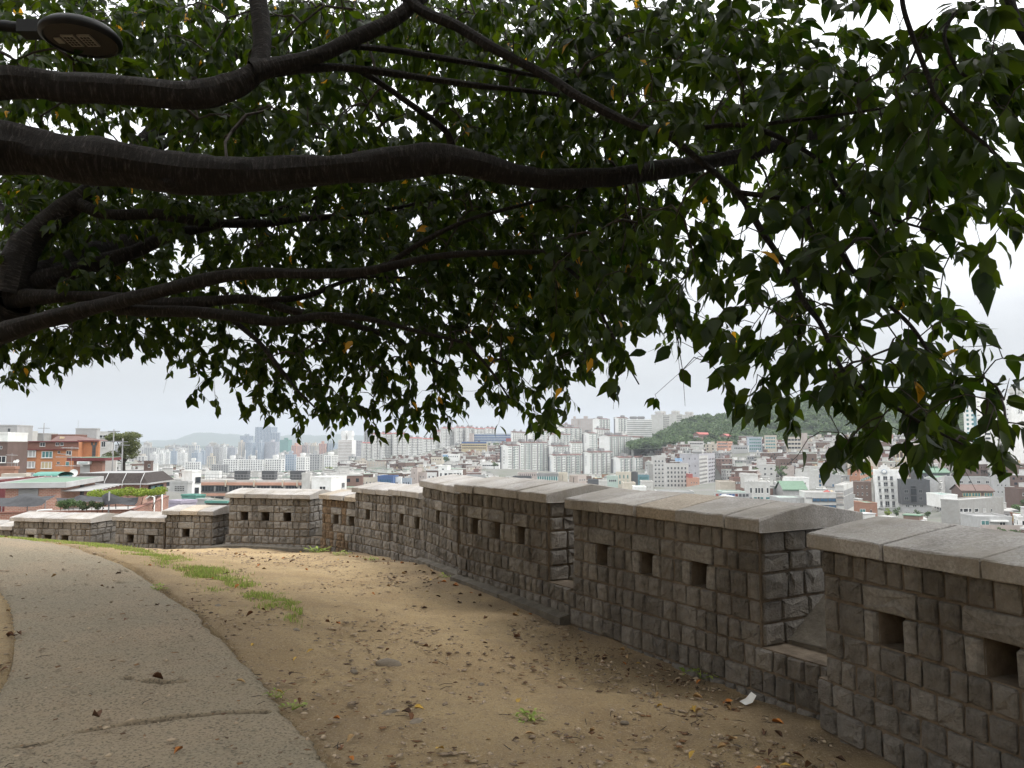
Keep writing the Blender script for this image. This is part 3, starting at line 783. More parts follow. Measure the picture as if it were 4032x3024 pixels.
LEAF_V = np.array([(0, 0, 0), (.22, .225, .05), (.22, 0, 0), (.22, -.225, .05), (.52, .295, .055), (.52, 0, -.012), (.52, -.295, .055), (.82, .135, -.02), (.82, 0, -.06), (.82, -.135, -.02), (1.06, 0, -.15)], float)
LEAF_Q = np.array([(1, 2, 5, 4), (2, 3, 6, 5), (4, 5, 8, 7), (5, 6, 9, 8)]); LEAF_T = np.array([(0, 2, 1), (0, 3, 2), (7, 8, 10), (8, 9, 10)])
PETIOLE = .16

def leaf_frames(base, d, ref):
    d = d / np.linalg.norm(d, axis=1)[:, None]
    y = np.cross(ref, d); y /= np.linalg.norm(y, axis=1)[:, None] + 1e-9
    z = np.cross(d, y); return d, y, z

def leaf_mesh(name, base, d, ref, size, tint, bend, mat):
    X, Y, Zv = leaf_frames(base, d, ref); n = len(base)
    L = LEAF_V[None].repeat(n, 0).copy(); L[:, :, 2] += -bend[:, None] * L[:, :, 0] ** 2
    L[:, :, 1] *= (.78 + .4 * ((np.arange(n) * .618) % 1))[:, None]; L[:, :, 0] += PETIOLE
    V = base[:, None] + size[:, None, None] * (L[..., 0:1] * X[:, None] + L[..., 1:2] * Y[:, None] + L[..., 2:3] * Zv[:, None])
    off = (np.arange(n) * 11)[:, None, None]
    me = np_mesh(name, V.reshape(-1, 3), (LEAF_Q[None] + off).reshape(-1, 4), (LEAF_T[None] + off).reshape(-1, 3), mat=mat, smooth=True)
    a = me.attributes.new('tint', 'FLOAT', 'POINT'); a.data.foreach_set('value', np.repeat(tint, 11).astype(np.float32))
    return me

def in_view(P, pad=0):
    c, s = math.cos(PITCH), math.sin(PITCH); D = P - np.array(CAM)
    fw = D[:, 1] * c + D[:, 2] * s; up = -D[:, 1] * s + D[:, 2] * c
    f_ = np.where(fw > .3, fw, 1e9)
    u = (CX + F * D[:, 0] / f_) / S_; v = (CY - F * up / f_) / S_
    return u, v, fw, (fw > .3) & (u > -pad) & (u < 2212 + pad) & (v > -pad) & (v < 1659 + pad)

def grow_tree(root, limbs, anchors, seed, lscale, n_single, prefix):
    """Limbs, then twigs that join every anchor to the nearest wood, then leaves along each twig end."""
    r_ = np.random.default_rng(seed)
    rootl = Vector(root.location); NP = []; NO = []
    for i, L in enumerate(limbs):
        Lr = [(a - rootl.x, b - rootl.y, c - rootl.z, d) for a, b, c, d in L]
        me, P, R = limb_mesh('limb', Lr, M['bark'], sides=18 if L[0][3] > .05 else 9, seed=seed + i)
        link('trunk' if i == 0 else 'limb', me, root)
        if L[0][3] > .08 and i > 0:
            for q in range(4):                       # broken side-branch stubs and knots
                j = int(len(P) * (.2 + .2 * q + .05 * r_.random())); dr = r_.normal(size=3) * [1, .6, 1]; dr[2] = abs(dr[2]) * (1 if q % 3 else -1); dr /= np.linalg.norm(dr); rs = R[j] * r_.uniform(.2, .34); s0 = P[j] + dr * R[j] * .7; ln_ = R[j] * r_.uniform(.35, .9)
                ms, _, _ = limb_mesh('branch_stub', [(*s0, rs * 1.5), (*(s0 + dr * ln_ * .5), rs * 1.05), (*(s0 + dr * ln_ + [.01, 0, .01]), rs * .8), (*(s0 + dr * ln_ * 1.08), rs * .1)], M['bark'], sides=9, sub=2, seed=q); link('branch_stub', ms, root)
        ok = R < .12
        NP.append((P + np.array(rootl))[ok])
    nodes = np.vstack(NP); nb = len(nodes)
    cap = nb + len(anchors) * 5 + 10
    N = np.zeros((cap, 3)); N[:nb] = nodes; own = np.full(cap, -1); cnt = nb
    dist = np.array([np.min(((nodes - a) ** 2).sum(1)) for a in anchors])
    order = np.argsort(dist)
    TW = []; par = []
    for o in order:
        a = anchors[o]
        d2 = ((N[:cnt] - a) ** 2).sum(1); j = int(np.argmin(d2)); p = N[j].copy(); dv = a - p; ln = math.sqrt(d2[j]) + 1e-6
        ax = dv / ln * .55 + np.array([.28 * r_.normal() + .12, .28 * r_.normal() - .05, -.42 + .2 * r_.normal()]); ax /= np.linalg.norm(ax)
        ext = r_.uniform(.10, .24); e = a + ax * ext
        up = np.array([0, 0, min(.25, ln * .16)]); mid1 = p + dv * .35 + up + r_.normal(0, .03 * min(1, ln), 3); mid2 = p + dv * .7 + up * .8 + r_.normal(0, .03 * min(1, ln), 3)
        C_ = [p, mid1, mid2, a, e]; TW.append(np.array(C_)); par.append(own[j])
        for q in (mid1, mid2, (mid2 + a) / 2, a): N[cnt] = q; own[cnt] = len(TW) - 1; cnt += 1
    # pipe model: thicker where more twigs hang on
    n_ = len(TW); w = np.ones(n_)
    for i in range(n_ - 1, -1, -1):
        if par[i] >= 0: w[par[i]] += w[i]
    r0 = np.minimum(.0019 * np.sqrt(w) + .0006, .013)
    mbV, mbQ = [], []; base = 0
    for i, C_ in enumerate(TW):
        sd = 4; rs = np.array([r0[i], r0[i] * .9, r0[i] * .75, r0[i] * .5 + .0006, .0011])
        T = np.gradient(C_, axis=0); T /= np.linalg.norm(T, axis=1)[:, None] + 1e-9
        x = np.cross(T, [.31, .2, .93]); x /= np.linalg.norm(x, axis=1)[:, None] + 1e-9; y = np.cross(T, x)
        for j in range(sd):
            an = 2 * math.pi * j / sd
            mbV.append(C_ + (x * math.cos(an) + y * math.sin(an)) * rs[:, None])
        k = base + np.arange(5)[None, :] + (np.arange(sd) * 5)[:, None]
        nx_ = np.roll(k, -1, axis=0)
        mbQ.append(np.stack([k[:, :-1], nx_[:, :-1], nx_[:, 1:], k[:, 1:]], -1).reshape(-1, 4)); base += 5 * sd
    tv = np.vstack(mbV) - np.array(rootl)
    o = link('twigs', np_mesh('twigs', tv, np.vstack(mbQ), mat=M['twig'], smooth=True), root); tag(o, kind='stuff')
    # leaves
    LB, LD, LR, LS = [], [], [], []
    for i, C_ in enumerate(TW):
        m_ = int(r_.integers(9, 14)); t_ = np.linspace(.0, 1, m_) ** .8
        seg = [C_[2] * .45 + C_[3] * .55, C_[3], C_[4]]
        if np.linalg.norm(C_[3] - seg[0]) > .28: seg[0] = C_[3] + (seg[0] - C_[3]) * .28 / np.linalg.norm(C_[3] - seg[0])
        sg = np.array(seg); l1 = np.linalg.norm(sg[1] - sg[0]); l2 = np.linalg.norm(sg[2] - sg[1]); tot = l1 + l2; s_ = t_ * tot
        pts = np.where((s_ < l1)[:, None], sg[0] + (sg[1] - sg[0]) * (s_ / max(l1, 1e-6))[:, None], sg[1] + (sg[2] - sg[1]) * ((s_ - l1) / max(l2, 1e-6))[:, None])
        ax = (sg[2] - sg[0]) / (np.linalg.norm(sg[2] - sg[0]) + 1e-9); sd = np.cross(ax, [0, 0, 1.0]); sd /= np.linalg.norm(sd) + 1e-9
        sgn = np.where(np.arange(m_) % 2 == 0, 1.0, -1.0)
        d = ax * .55 + sd[None] * (sgn * r_.uniform(.25, .85, m_))[:, None] + np.array([0, 0, -1.0]) * r_.uniform(.15, 1.0, m_)[:, None] + r_.normal(0, .22, (m_, 3))
        rf = np.c_[r_.normal(0, .55, m_), r_.normal(0, .55, m_) - .25, np.full(m_, .75)] + r_.normal(0, .3, (m_, 3))
        LB.append(pts); LD.append(d); LR.append(rf); LS.append((.06 + .066 * r_.random(m_) ** .7) * lscale[order[i]])
    LB, LD, LR, LS = np.vstack(LB), np.vstack(LD), np.vstack(LR), np.concatenate(LS)
    u, v, fw, vis = in_view(LB + LD / np.linalg.norm(LD, axis=1)[:, None] * LS[:, None] * .6, 60)
    dd = dens(np.clip(u, 0, 2211), np.clip(v, 0, 1070)); dd = np.where(v > 1071, 0, dd)
    keep = (~vis) | (r_.random(len(u)) < np.clip((dd - .07) / .22, 0, 1))
    LB, LD, LR, LS, fw, vis = LB[keep], LD[keep], LR[keep], LS[keep], fw[keep], vis[keep]
    n = len(LB)
    tint = np.clip(r_.normal(.45, .27, n), 0, .87); tint[r_.random(n) < .0065] = 1.0
    bend = r_.uniform(-.08, .5, n)
    # the leaves that show largest are objects of their own
    app = np.where(vis, LS / np.maximum(fw, .5), 0); big = np.argsort(-app)[:n_single]; msk = np.zeros(n, bool); msk[big] = True
    if n_single:
        var = []
        for q in range(6):
            var.append([leaf_mesh('leaf', np.zeros((1, 3)), np.array([[1.0, 0, 0]]), np.array([[0, 0, 1.0]]), np.ones(1), np.array([tv_]), np.array([.05 * q]), M['leaf']) for tv_ in (.15, .4, .65, 1.0)])
        X, Y, Zv = leaf_frames(LB[big], LD[big], LR[big])
        for q, i in enumerate(big):
            k = 3 if tint[i] > .9 else 0 if tint[i] < .28 else 1 if tint[i] < .55 else 2
            o = link('leaf', var[q % 6][k], root); s = LS[i]; p = LB[i] - np.array(rootl)
            o.matrix_local = Matrix(((X[q][0] * s, Y[q][0] * s, Zv[q][0] * s, p[0]), (X[q][1] * s, Y[q][1] * s, Zv[q][1] * s, p[1]), (X[q][2] * s, Y[q][2] * s, Zv[q][2] * s, p[2]), (0, 0, 0, 1)))
    r = ~msk
    o = link('crown', leaf_mesh('crown', LB[r] - np.array(rootl), LD[r], LR[r], LS[r], tint[r], bend[r], M['leaf']), root); tag(o, kind='stuff')
    return n

ga, gb, gs_a, gs_b = [], [], [], []
COVER = 1.18
for ri in range(17):
    for ci in range(35):
        dv = DN[ri, ci]
        if dv < 1: continue
        k = -math.log(1 - min(.97, dv / 9 * .965)) * COVER
        lay = 0.0; area = (63.2 * S_) * (63 * S_); guard = 0
        while lay < k * area and guard < 300:
            guard += 1
            u = (ci + rng.random()) * 63.2; v = (ri + rng.random()) * 63 - 12
            Yc = float(depth_c(np.array(u), np.array(v)))
            Y = Yc * (rng.uniform(.82, 1.55) if ri < 12 else rng.uniform(.85, 1.22))
            if u < 1180 and v > 300: Y = rng.uniform(7.5, 11.8 if ri < 11 else 9.6) * np.interp(u, [0, 700, 1180], [1, .97, .84])
            if 900 < u < 1680 and abs(v - np.interp(u, [900, 1030, 1200, 1400, 1680], [345, 356, 386, 371, 315])) < 85: Y = max(Y, 5.75 + rng.random())
            a = 11 * .0039 * .42 * (F / Y) ** 2 * .82
            if a > k * area - lay and rng.random() > (k * area - lay) / a: break
            lay += a; p = U(u * S_, v * S_, Y)
            if u < 1180 and v > 300: gb.append(p[:]); gs_b.append(1.0)
            elif u < 700 and Y > 7: gb.append(p[:]); gs_b.append(1.0)
            else: ga.append(p[:]); gs_a.append(1.08 if u > 1450 else 1.0)
def extra(n, bx, lst, sc, s):
    k = 0
    while k < n:
        p = np.array([[rng.uniform(*bx[0]), rng.uniform(*bx[1]), rng.uniform(*bx[2])]])
        _, _, fw, vis = in_view(p, 120)
        k += 1
        if vis[0]: continue
        lst.append(tuple(p[0])); sc.append(s)
extra(2500, ((-9, 6.0), (-8.5, 6.5), (4.2, 8.4)), ga, gs_a, 1.7)
extra(1100, ((-.5, 6.5), (-1.0, 7.5), (3.6, 6.5)), ga, gs_a, 1.7)
extra(150, ((-4.5, 5.5), (4.0, 12.0), (7.2, 10.0)), ga, gs_a, 1.35)
extra(450, ((-12, -5.0), (6, 15), (3.4, 8.0)), gb, gs_b, 1.3)
tree_a = empty('cherry_tree', (-5.25, 4.0, gz(-5.25, 4.0)))
tag(tree_a, 'nearer cherry tree with a thick banded limb across the picture and drooping boughs', 'tree', 'cherry trees beside the path')
tree_b = empty('cherry_tree', (-6.3, 8.1, gz(-6.3, 8.1)))
tag(tree_b, 'farther cherry tree with thin dark limbs fanning out below the thick limb on the left', 'tree', 'cherry trees beside the path')
n1 = grow_tree(tree_a, A_LIMBS, np.array(ga), 21, gs_a, 300, 'a')
n2 = grow_tree(tree_b, B_LIMBS, np.array(gb), 22, gs_b, 0, 'b')
print('LEAVES', n1, n2, 'SPRAYS', len(ga), len(gb))

# ------------------------------------------------------------------ the city below
REG = {1: (0, 1600, 900 / 2212), 2: (500, 1600, 900 / 2212), 3: (1300, 1550, 900 / 2212), 4: (1950, 1550, 900 / 2212), 5: (2600, 1500, 900 / 2212), 6: (3132, 1500, 900 / 2212)}
def rp(reg, x, y): a, b, s = REG[reg]; return a + x * s, b + y * s
KH = F * 1.0031
def cm(name, c, rough=.8, var=.82, sc=.12, spec=.25, bump=0):
    g_ = sum(c) / 3; c = tuple(.68 * q + .32 * g_ for q in c)
    return pmat(name, (c[0], c[1], c[2], 1), rough, (c[0] * var, c[1] * var, c[2] * var * .97, 1), sc * 8, 5, bump, sc * 60, spec=spec, var2=(c[0] * .8, c[1] * .79, c[2] * .76, 1), v2s=sc)
CM = {}
for nm, c in dict(white=(.84, .84, .82), offw=(.58, .57, .545), lgrey=(.44, .44, .44), grey=(.29, .29, .29), dgrey=(.10, .105, .115), black=(.03, .03, .033), beige=(.55, .47, .37),
                  pink=(.50, .405, .365), orange=(.50, .20, .085), terra=(.40, .17, .09), brick=(.27, .15, .115), dbrick=(.17, .10, .08), brown=(.20, .12, .09), blue=(.04, .13, .36), bluegrey=(.36, .43, .52),
                  yellow=(.58, .45, .22), mint=(.42, .56, .49), lilac=(.46, .455, .50), salmon=(.66, .30, .18), groof=(.13, .25, .16), teal=(.07, .30, .24), redroof=(.45, .07, .05), tile=(.17, .08, .065), skyblue=(.20, .42, .70),
                  gconc=(.36, .35, .33), tealb=(.12, .33, .40), wine=(.22, .035, .04), cream=(.64, .56, .43), purple=(.36, .31, .42)).items():
    CM[nm] = cm('city_' + nm, c)
def glass(nm, c, rough=.12):
    return pmat(nm, (c[0], c[1], c[2], 1), rough, (c[0] * .5, c[1] * .5, c[2] * .5, 1), 1.5, 3, spec=.5)
CM['glass'] = glass('window_glass', (.035, .042, .05), .15)
CM['gglass'] = glass('green_balcony_glass', (.13, .20, .185), .2)
CM['bglass'] = glass('blue_window_glass', (.06, .15, .26), .12)
CM['tglass'] = glass('teal_window_glass', (.10, .25, .25), .15)
CM['wframe'] = pmat('window_frame_paint', (.66, .66, .64, 1), .5)
CM['rail'] = pmat('grey_railing', (.22, .22, .22, 1), .5)

BLD = []                    # records of hand-placed buildings
CTRL = []                   # terrain heights they imply
class Bld: pass
def B(name, label, cat, reg, xs, ys, Y, a=0.0, wall='white', L=None, R=None, roof=None, group=None, depth=12.0, base=None, ctrl=True, par=.5):
    """Two-sided building: left face xs[0]..xs[1], right face xs[1]..xs[2] in zoomed photo coordinates; top and base rows ys; corner at distance Y;
    a = turn of the left face away from the picture plane (degrees)."""
    b = Bld(); b.reg = reg; a = math.radians(a)
    ul, vt = rp(reg, xs[0], ys[0]); uc, vb = rp(reg, xs[1], ys[1]); ur = rp(reg, xs[2], 0)[0]
    kl, kc, kr = (ul - CX) / KH, (uc - CX) / KH, (ur - CX) / KH
    xc = kc * Y; C = Vector((xc, Y, 0)); b.C = C
    b.e1 = Vector((-math.cos(a), math.sin(a), 0)); b.e2 = Vector((math.sin(a), math.cos(a), 0))
    b.l1 = max(1.0, (xc - kl * Y) / (math.cos(a) + kl * math.sin(a)))
    den = math.sin(a) - kr * math.cos(a)
    b.l2 = depth if (ur - uc) < 2 or den < .02 else min(80, max(1.0, (kr * Y - xc) / den))
    b.n1 = Vector((-math.sin(a), -math.cos(a), 0)); b.n2 = Vector((math.cos(a), -math.sin(a), 0))
    b.zt = U(uc, vt, Y).z; b.zb = U(uc, vb, Y).z; b.H = b.zt - b.zb; b.Y = Y; b.name = name
    b.rect = (ul, max(ur, uc), vt, vb); b.cen = C + b.e1 * b.l1 / 2 + b.e2 * b.l2 / 2; b.rad = .5 * math.hypot(b.l1, b.l2)
    b.root = empty(name, (C.x, C.y, b.zb)); tag(b.root, label, cat, group); b.wall = wall
    o1, o2 = b.e1 * b.l1, b.e2 * b.l2
    foot = [Vector((0, 0, 0)), o2, o1 + o2, o1]; b.foot = foot
    m = MB(); dz = base if base is not None else 15.0
    m.hexa([(p.x, p.y, -dz) for p in foot], [(p.x, p.y, b.H) for p in foot], 0)
    b.wo = m.build('wall', CM[wall], b.root)
    # roof slab and parapet
    rf = MB(); rm = roof or 'gconc'
    if par > 0:
        cen = (foot[0] + foot[2]) / 2; ins = [p + (cen - p).normalized() * .45 for p in foot]; ex = [p - (cen - p).normalized() * .12 for p in foot]
        for i in range(4):
            p, q, pi, qi = ex[i], ex[(i + 1) % 4], ins[i], ins[(i + 1) % 4]
            rf.hexa([(p.x, p.y, b.H - .08), (q.x, q.y, b.H - .08), (qi.x, qi.y, b.H - .08), (pi.x, pi.y, b.H - .08)], [(p.x, p.y, b.H + par), (q.x, q.y, b.H + par), (qi.x, qi.y, b.H + par), (pi.x, pi.y, b.H + par)], 0)
        rf.poly([(p.x, p.y, b.H + .05) for p in ins], 1)
        b.ro = rf.build('roof', [CM[wall if wall not in ('glass',) else 'lgrey'], CM[rm]], b.root)
    else:
        rf.poly([(p.x, p.y, b.H + .03) for p in foot], 0); b.ro = rf.build('roof', [CM[rm]], b.root)
    BLD.append(b)
    if ctrl: CTRL.append((b.cen.x, b.cen.y, b.zb - (6 if Y < 280 and reg == 1 else .8)))
    if L: facade(b, 1, **L)
    if R: facade(b, 2, **R)
    return b

def face(b, f): return (b.e1, b.n1, b.l1) if f == 1 else (b.e2, b.n2, b.l2)
def fbox(mb, b, f, s0, s1, z0, z1, out, m=0, inn=.15):
    """Box on a face, from s0 to s1 along it, z0 to z1, standing out by `out`."""
    e, n, l = face(b, f); o = e * s0 - n * inn
    mb.box((o.x, o.y, z0), e * (s1 - s0), n * (out + inn), (0, 0, z1 - z0), m) if f == 2 else mb.box((e * s1 - n * inn).to_tuple()[:2] + (z0,), e * (s0 - s1), n * (out + inn), (0, 0, z1 - z0), m)

WIN_ME = {}
def win_mesh(pane, frame='wframe', cols=2, sill=True):
    """Unit window (1 x 1, centred): frame proud of the wall, recessed panes, mullions, sill. Face along -y."""
    key = (pane, frame, cols, sill)
    if key in WIN_ME: return WIN_ME[key]
    m = MB(); t = .07
    def bar(x0, x1, z0, z1, d=.06): m.abox(x0, x1, -d, .0, z0, z1, 1)
    bar(-.5, .5, .5 - t, .5); bar(-.5, .5, -.5, -.5 + t); bar(-.5, -.5 + t * .8, -.5, .5); bar(.5 - t * .8, .5, -.5, .5)
    for c in range(1, cols): bar(-.5 + c / cols - .025, -.5 + c / cols + .025, -.5, .5, .05)
    if sill: m.abox(-.54, .54, -.12, 0, -.56, -.5, 1)
    me = bpy.data.meshes.new('window'); me.from_pydata(m.v, [], m.f); me.materials.append(CM[frame]); me.update()
    pn = bpy.data.meshes.new('pane'); pn.from_pydata([(-.5, -.02, -.5), (.5, -.02, -.5), (.5, -.02, .5), (-.5, -.02, .5)], [], [(0, 1, 2, 3)]); pn.materials.append(CM[pane]); pn.update()
    WIN_ME[key] = (me, pn)
    return WIN_ME[key]
def add_win(b, f, s, z, w, h, pane='glass', frame='wframe', cols=2, sill=True, out=.04, nm='window'):
    e, n, l = face(b, f); ax = -e if f == 1 else e
    fm, pn = win_mesh(pane, frame, cols, sill); o = link(nm, fm, b.root); link('pane', pn, o); p = e * s + n * out
    o.matrix_local = Matrix(((ax.x * w, -n.x * w, 0, p.x), (ax.y * w, -n.y * w, 0, p.y), (0, 0, h, z), (0, 0, 0, 1)))
    return o
def hit(b, f, reg, x, y):
    """Point of a face seen at a zoomed photo coordinate -> (s, z)."""
    u, v = rp(reg, x, y); e, n, l = face(b, f); k = (u - CX) / KH
    s = (b.C.x - k * b.C.y) / (k * e.y - e.x); Yp = b.C.y + e.y * s
    return s, U(u, v, Yp).z - b.zb
def wpx(b, f, reg, x0, x1, y0, y1, **kw):
    s0, za = hit(b, f, reg, x0, y0); s1, zb = hit(b, f, reg, x1, y1); add_win(b, f, (s0 + s1) / 2, (za + zb) / 2, abs(s1 - s0), abs(za - zb), **kw)
def bandpx(b, f, reg, x0, x1, y0, y1, mat, nm='band', out=.12):
    s0, za = hit(b, f, reg, x0, y0); s1, zb = hit(b, f, reg, x1, y1)
    mb = MB(); fbox(mb, b, f, min(s0, s1), max(s0, s1), min(za, zb), max(za, zb), out); return mb.build(nm, CM[mat], b.wo)

def facade(b, f, st='grid', fl=2.9, bay=3.4, ww=.55, wh=.5, pane='glass', z0=.6, m0=1.0, ind=False, par='white', fin='white', cols=2, n=None, top=.6, pat=None):
    e, nn, L = face(b, f); H = b.H; nf = max(1, int((H - z0 - top) / fl)); nb = n or max(1, int(round((L - 2 * m0) / bay))); bw = (L - 2 * m0) / nb
    if L < 2.5: return
    if st == 'grid':
        if ind:
            for i in range(nf):
                for j in range(nb): add_win(b, f, m0 + bw * (j + .5), H - top - fl * (i + .5), bw * ww, fl * wh, pane, cols=cols)
        else:
            mb = MB()
            for i in range(nf):
                for j in range(nb):
                    s = m0 + bw * (j + .5 - ww / 2); z = H - top - fl * (i + .5) - fl * wh / 2; fbox(mb, b, f, s, s + bw * ww, z, z + fl * wh, .05)
            tag(mb.build('windows', CM[pane], b.root), kind='stuff')
    elif st == 'rows':
        mb = MB()
        for i in range(nf):
            z = H - top - fl * (i + .5) - fl * wh / 2; fbox(mb, b, f, m0, L - m0, z, z + fl * wh, .05)
        tag(mb.build('window_bands', CM[pane], b.root), kind='stuff')
        mb = MB()
        for i in range(nf):
            z = H - top - fl * (i + .5) - fl * wh / 2
            for j in range(nb + 1): s = m0 + bw * j; fbox(mb, b, f, s - .12, s + .12, z - .02, z + fl * wh + .02, .1)
        tag(mb.build('mullions', CM[par], b.root), kind='stuff')
    elif st == 'corr':
        mb, mg = MB(), MB()
        for i in range(nf):
            z = H - top - fl * (i + 1); fbox(mb, b, f, .2, L - .2, z, z + fl * .42, .9); fbox(mg, b, f, .2, L - .2, z + fl * .42, z + fl, .06)
        tag(mb.build('balconies', CM[par], b.root), kind='stuff'); tag(mg.build('windows', CM[pane], b.root), kind='stuff')
    elif st == 'vert':
        mb, mw = MB(), MB()
        for j in range(nb):
            s = m0 + bw * (j + .5 - ww / 2); fbox(mb, b, f, s, s + bw * ww, z0, H - top, .06)
            for i in range(nf): z = z0 + (H - z0 - top) * (i + .5) / nf; fbox(mw, b, f, s - .05, s + bw * ww + .05, z - fl * .16, z + fl * .16, .16)
        tag(mb.build('windows', CM[pane], b.root), kind='stuff'); tag(mw.build('spandrels', CM[par], b.root), kind='stuff')
    elif st == 'apt':
        mg, mp, mf, ms = MB(), MB(), MB(), MB(); rr = random.Random(int(L * 977) + int(H * 131))
        pt = pat or 'bbsgbb'
        for j in range(nb):
            s0, s1 = m0 + bw * j, m0 + bw * (j + 1); ty = pt[j % len(pt)]
            if ty == 's':
                fbox(ms, b, f, s0 + bw * .2, s1 - bw * .2, 0, H + .4, 1.0)
                for i in range(nf): z = H - top - fl * (i + 1); fbox(ms, b, f, s0 + bw * .12, s1 - bw * .12, z + fl * .1, z + fl * .62, 1.35)
                continue
            for i in range(nf):
                z = H - top - fl * (i + 1)
                if ty == 'b':
                    k = rr.choice((0, 0, 1)); w = bw * (.62 if k else 1)
                    fbox(mp, b, f, s0 + .1, s0 + w - .1, z, z + fl * .40, .95)
                    fbox(mg, b, f, s0 + .12, s1 - .12, z + fl * .42, z + fl * .93, .1)
                else:
                    fbox(mg, b, f, s0 + .15, s1 - .15, z + fl * .1, z + fl * .92, .55); fbox(mp, b, f, s0 + .05, s1 - .05, z - .08, z + fl * .1, .62)
        for j in range(nb + 1):
            if nb > 0: s = m0 + bw * j; fbox(mf, b, f, s - .28, s + .28, 0, H - .1, 1.0)
        for mb_, nm, mt in ((mg, 'balcony_windows', pane), (mp, 'balconies', par), (mf, 'fins', fin), (ms, 'stair_towers', 'grey')):
            if mb_.f: tag(mb_.build(nm, CM[mt], b.root), kind='stuff')

def penthouse(b, fr=(.2, .6), hts=4.5, w=5, mat='grey', f=2, roof=True):
    """Lift houses on the roof, along the long face."""
    e, n, L = face(b, f); dpt = b.l1 if f == 2 else b.l2
    for q in fr:
        mb = MB(); ww = min(w, L * .3); o = e * (L * q) - n * (dpt * .25)
        mb.box((o.x, o.y, b.H), e * ww, -n * dpt * .5, (0, 0, hts)) if f == 2 else mb.box((o + e * ww).to_tuple()[:2] + (b.H,), -e * ww, -n * dpt * .5, (0, 0, hts))
        o2 = o - e * ww * .12 - n * -.3
        ex = e * ww * 1.24
        (mb.box((o2.x, o2.y, b.H + hts * .42), ex, -n * (dpt * .5 + .8), (0, 0, hts * .42)) if f == 2 else mb.box((o2 + ex).to_tuple()[:2] + (b.H + hts * .42,), -ex, -n * (dpt * .5 + .8), (0, 0, hts * .42)))
        mb.build('lift_house', CM[mat], b.ro)
def pitched(b, mat='tile', rise=2.2, f=2, over=.6):
    """Low ridge roof running along a face."""
    e, n, L = face(b, f); d = b.l1 if f == 2 else b.l2; H = b.H
    A = e * -over + n * over; Bq = e * (L + over) + n * over; Cq = e * (L + over) - n * (d + over); D = e * -over - n * (d + over); r0, r1 = e * -over - n * d / 2, e * (L + over) - n * d / 2
    p = lambda v, z: (v.x, v.y, H + z)
    mb = MB(); mb.poly([p(A, .55), p(Bq, .55), p(r1, rise), p(r0, rise)]); mb.poly([p(Cq, .55), p(D, .55), p(r0, rise), p(r1, rise)])
    mb.poly([p(A, .1), p(Bq, .1), p(Bq, .55), p(A, .55)]); mb.poly([p(Cq, .1), p(D, .1), p(D, .55), p(Cq, .55)])
    mb.build('roof_tiles', CM[mat], b.ro)
    g = MB(); g.poly([p(e * 0, .0), p(e * 0 - n * d, 0), p(e * 0 - n * d / 2, rise - .15)]); g.poly([p(e * L, .0), p(e * L - n * d, 0), p(e * L - n * d / 2, rise - .15)]); g.build('gable', CM[b.wall], b.ro)

def text_on(b, f, s, z, txt, size, mat='bluegrey', vertical=False, rot=0.0, out=.08, nm='lettering'):
    cu = bpy.data.curves.new('t', 'FONT'); cu.body = '\n'.join(txt) if vertical else txt
    cu.size = size; cu.align_x = 'CENTER'; cu.align_y = 'CENTER'; cu.extrude = .02
    if vertical: cu.space_line = 1.05
    to = bpy.data.objects.new('t', cu); COL.objects.link(to)
    dg = bpy.context.evaluated_depsgraph_get(); me = bpy.data.meshes.new_from_object(to.evaluated_get(dg)); bpy.data.objects.remove(to)
    me.materials.clear(); me.materials.append(CM[mat])
    e, n, L = face(b, f); ax = -e if f == 1 else e; p = e * s + n * out
    o = link(nm, me, b.wo)
    o.matrix_local = Matrix(((ax.x, 0, n.x, p.x), (ax.y, 0, n.y, p.y), (0, 1, 0, z), (0, 0, 0, 1))) @ Matrix.Rotation(rot, 4, 'Z')
    return o

AG = 'green and white apartment towers on the slope'
def apt(label, reg, xs, ys, Y, a=38, pat='bbsgbb', ph=(.15, .58), txt=None, bay=3.3, stripe=True, tilec='tile', roofp=True, group=AG, pane='gglass', wall='white'):
    b = B('apartment_tower', label, 'apartment tower', reg, xs, ys, Y, a, wall, None, dict(st='apt', bay=bay, pat=pat, pane=pane, m0=.6, par='white'), roof='gconc', par=0, group=group)
    if roofp: pitched(b, tilec, 2.0)
    if ph: penthouse(b, ph, 5.0, 6)
    if stripe and b.l1 > 5:
        mb = MB(); fbox(mb, b, 1, b.l1 * .80, b.l1 * .995, -4, b.H - .6, .12); mb.build('stripe', CM['dgrey'], b.wo)
        mb = MB(); fbox(mb, b, 1, b.l1 * .68, b.l1 * .74, -4, b.H - .6, .12); mb.build('stripe', CM['grey'], b.wo)
    if txt:
        if txt == 'k': text_on(b, 1, b.l1 * .45, b.H * .68, '약수하이츠', b.H * .075, 'dgrey', True, out=.15)
        elif txt == 'e': text_on(b, 1, b.l1 * .55, b.H * .55, 'YAKSU HEIGHTS', b.H * .09, 'bluegrey', False, -math.pi / 2, out=.15)
    return b

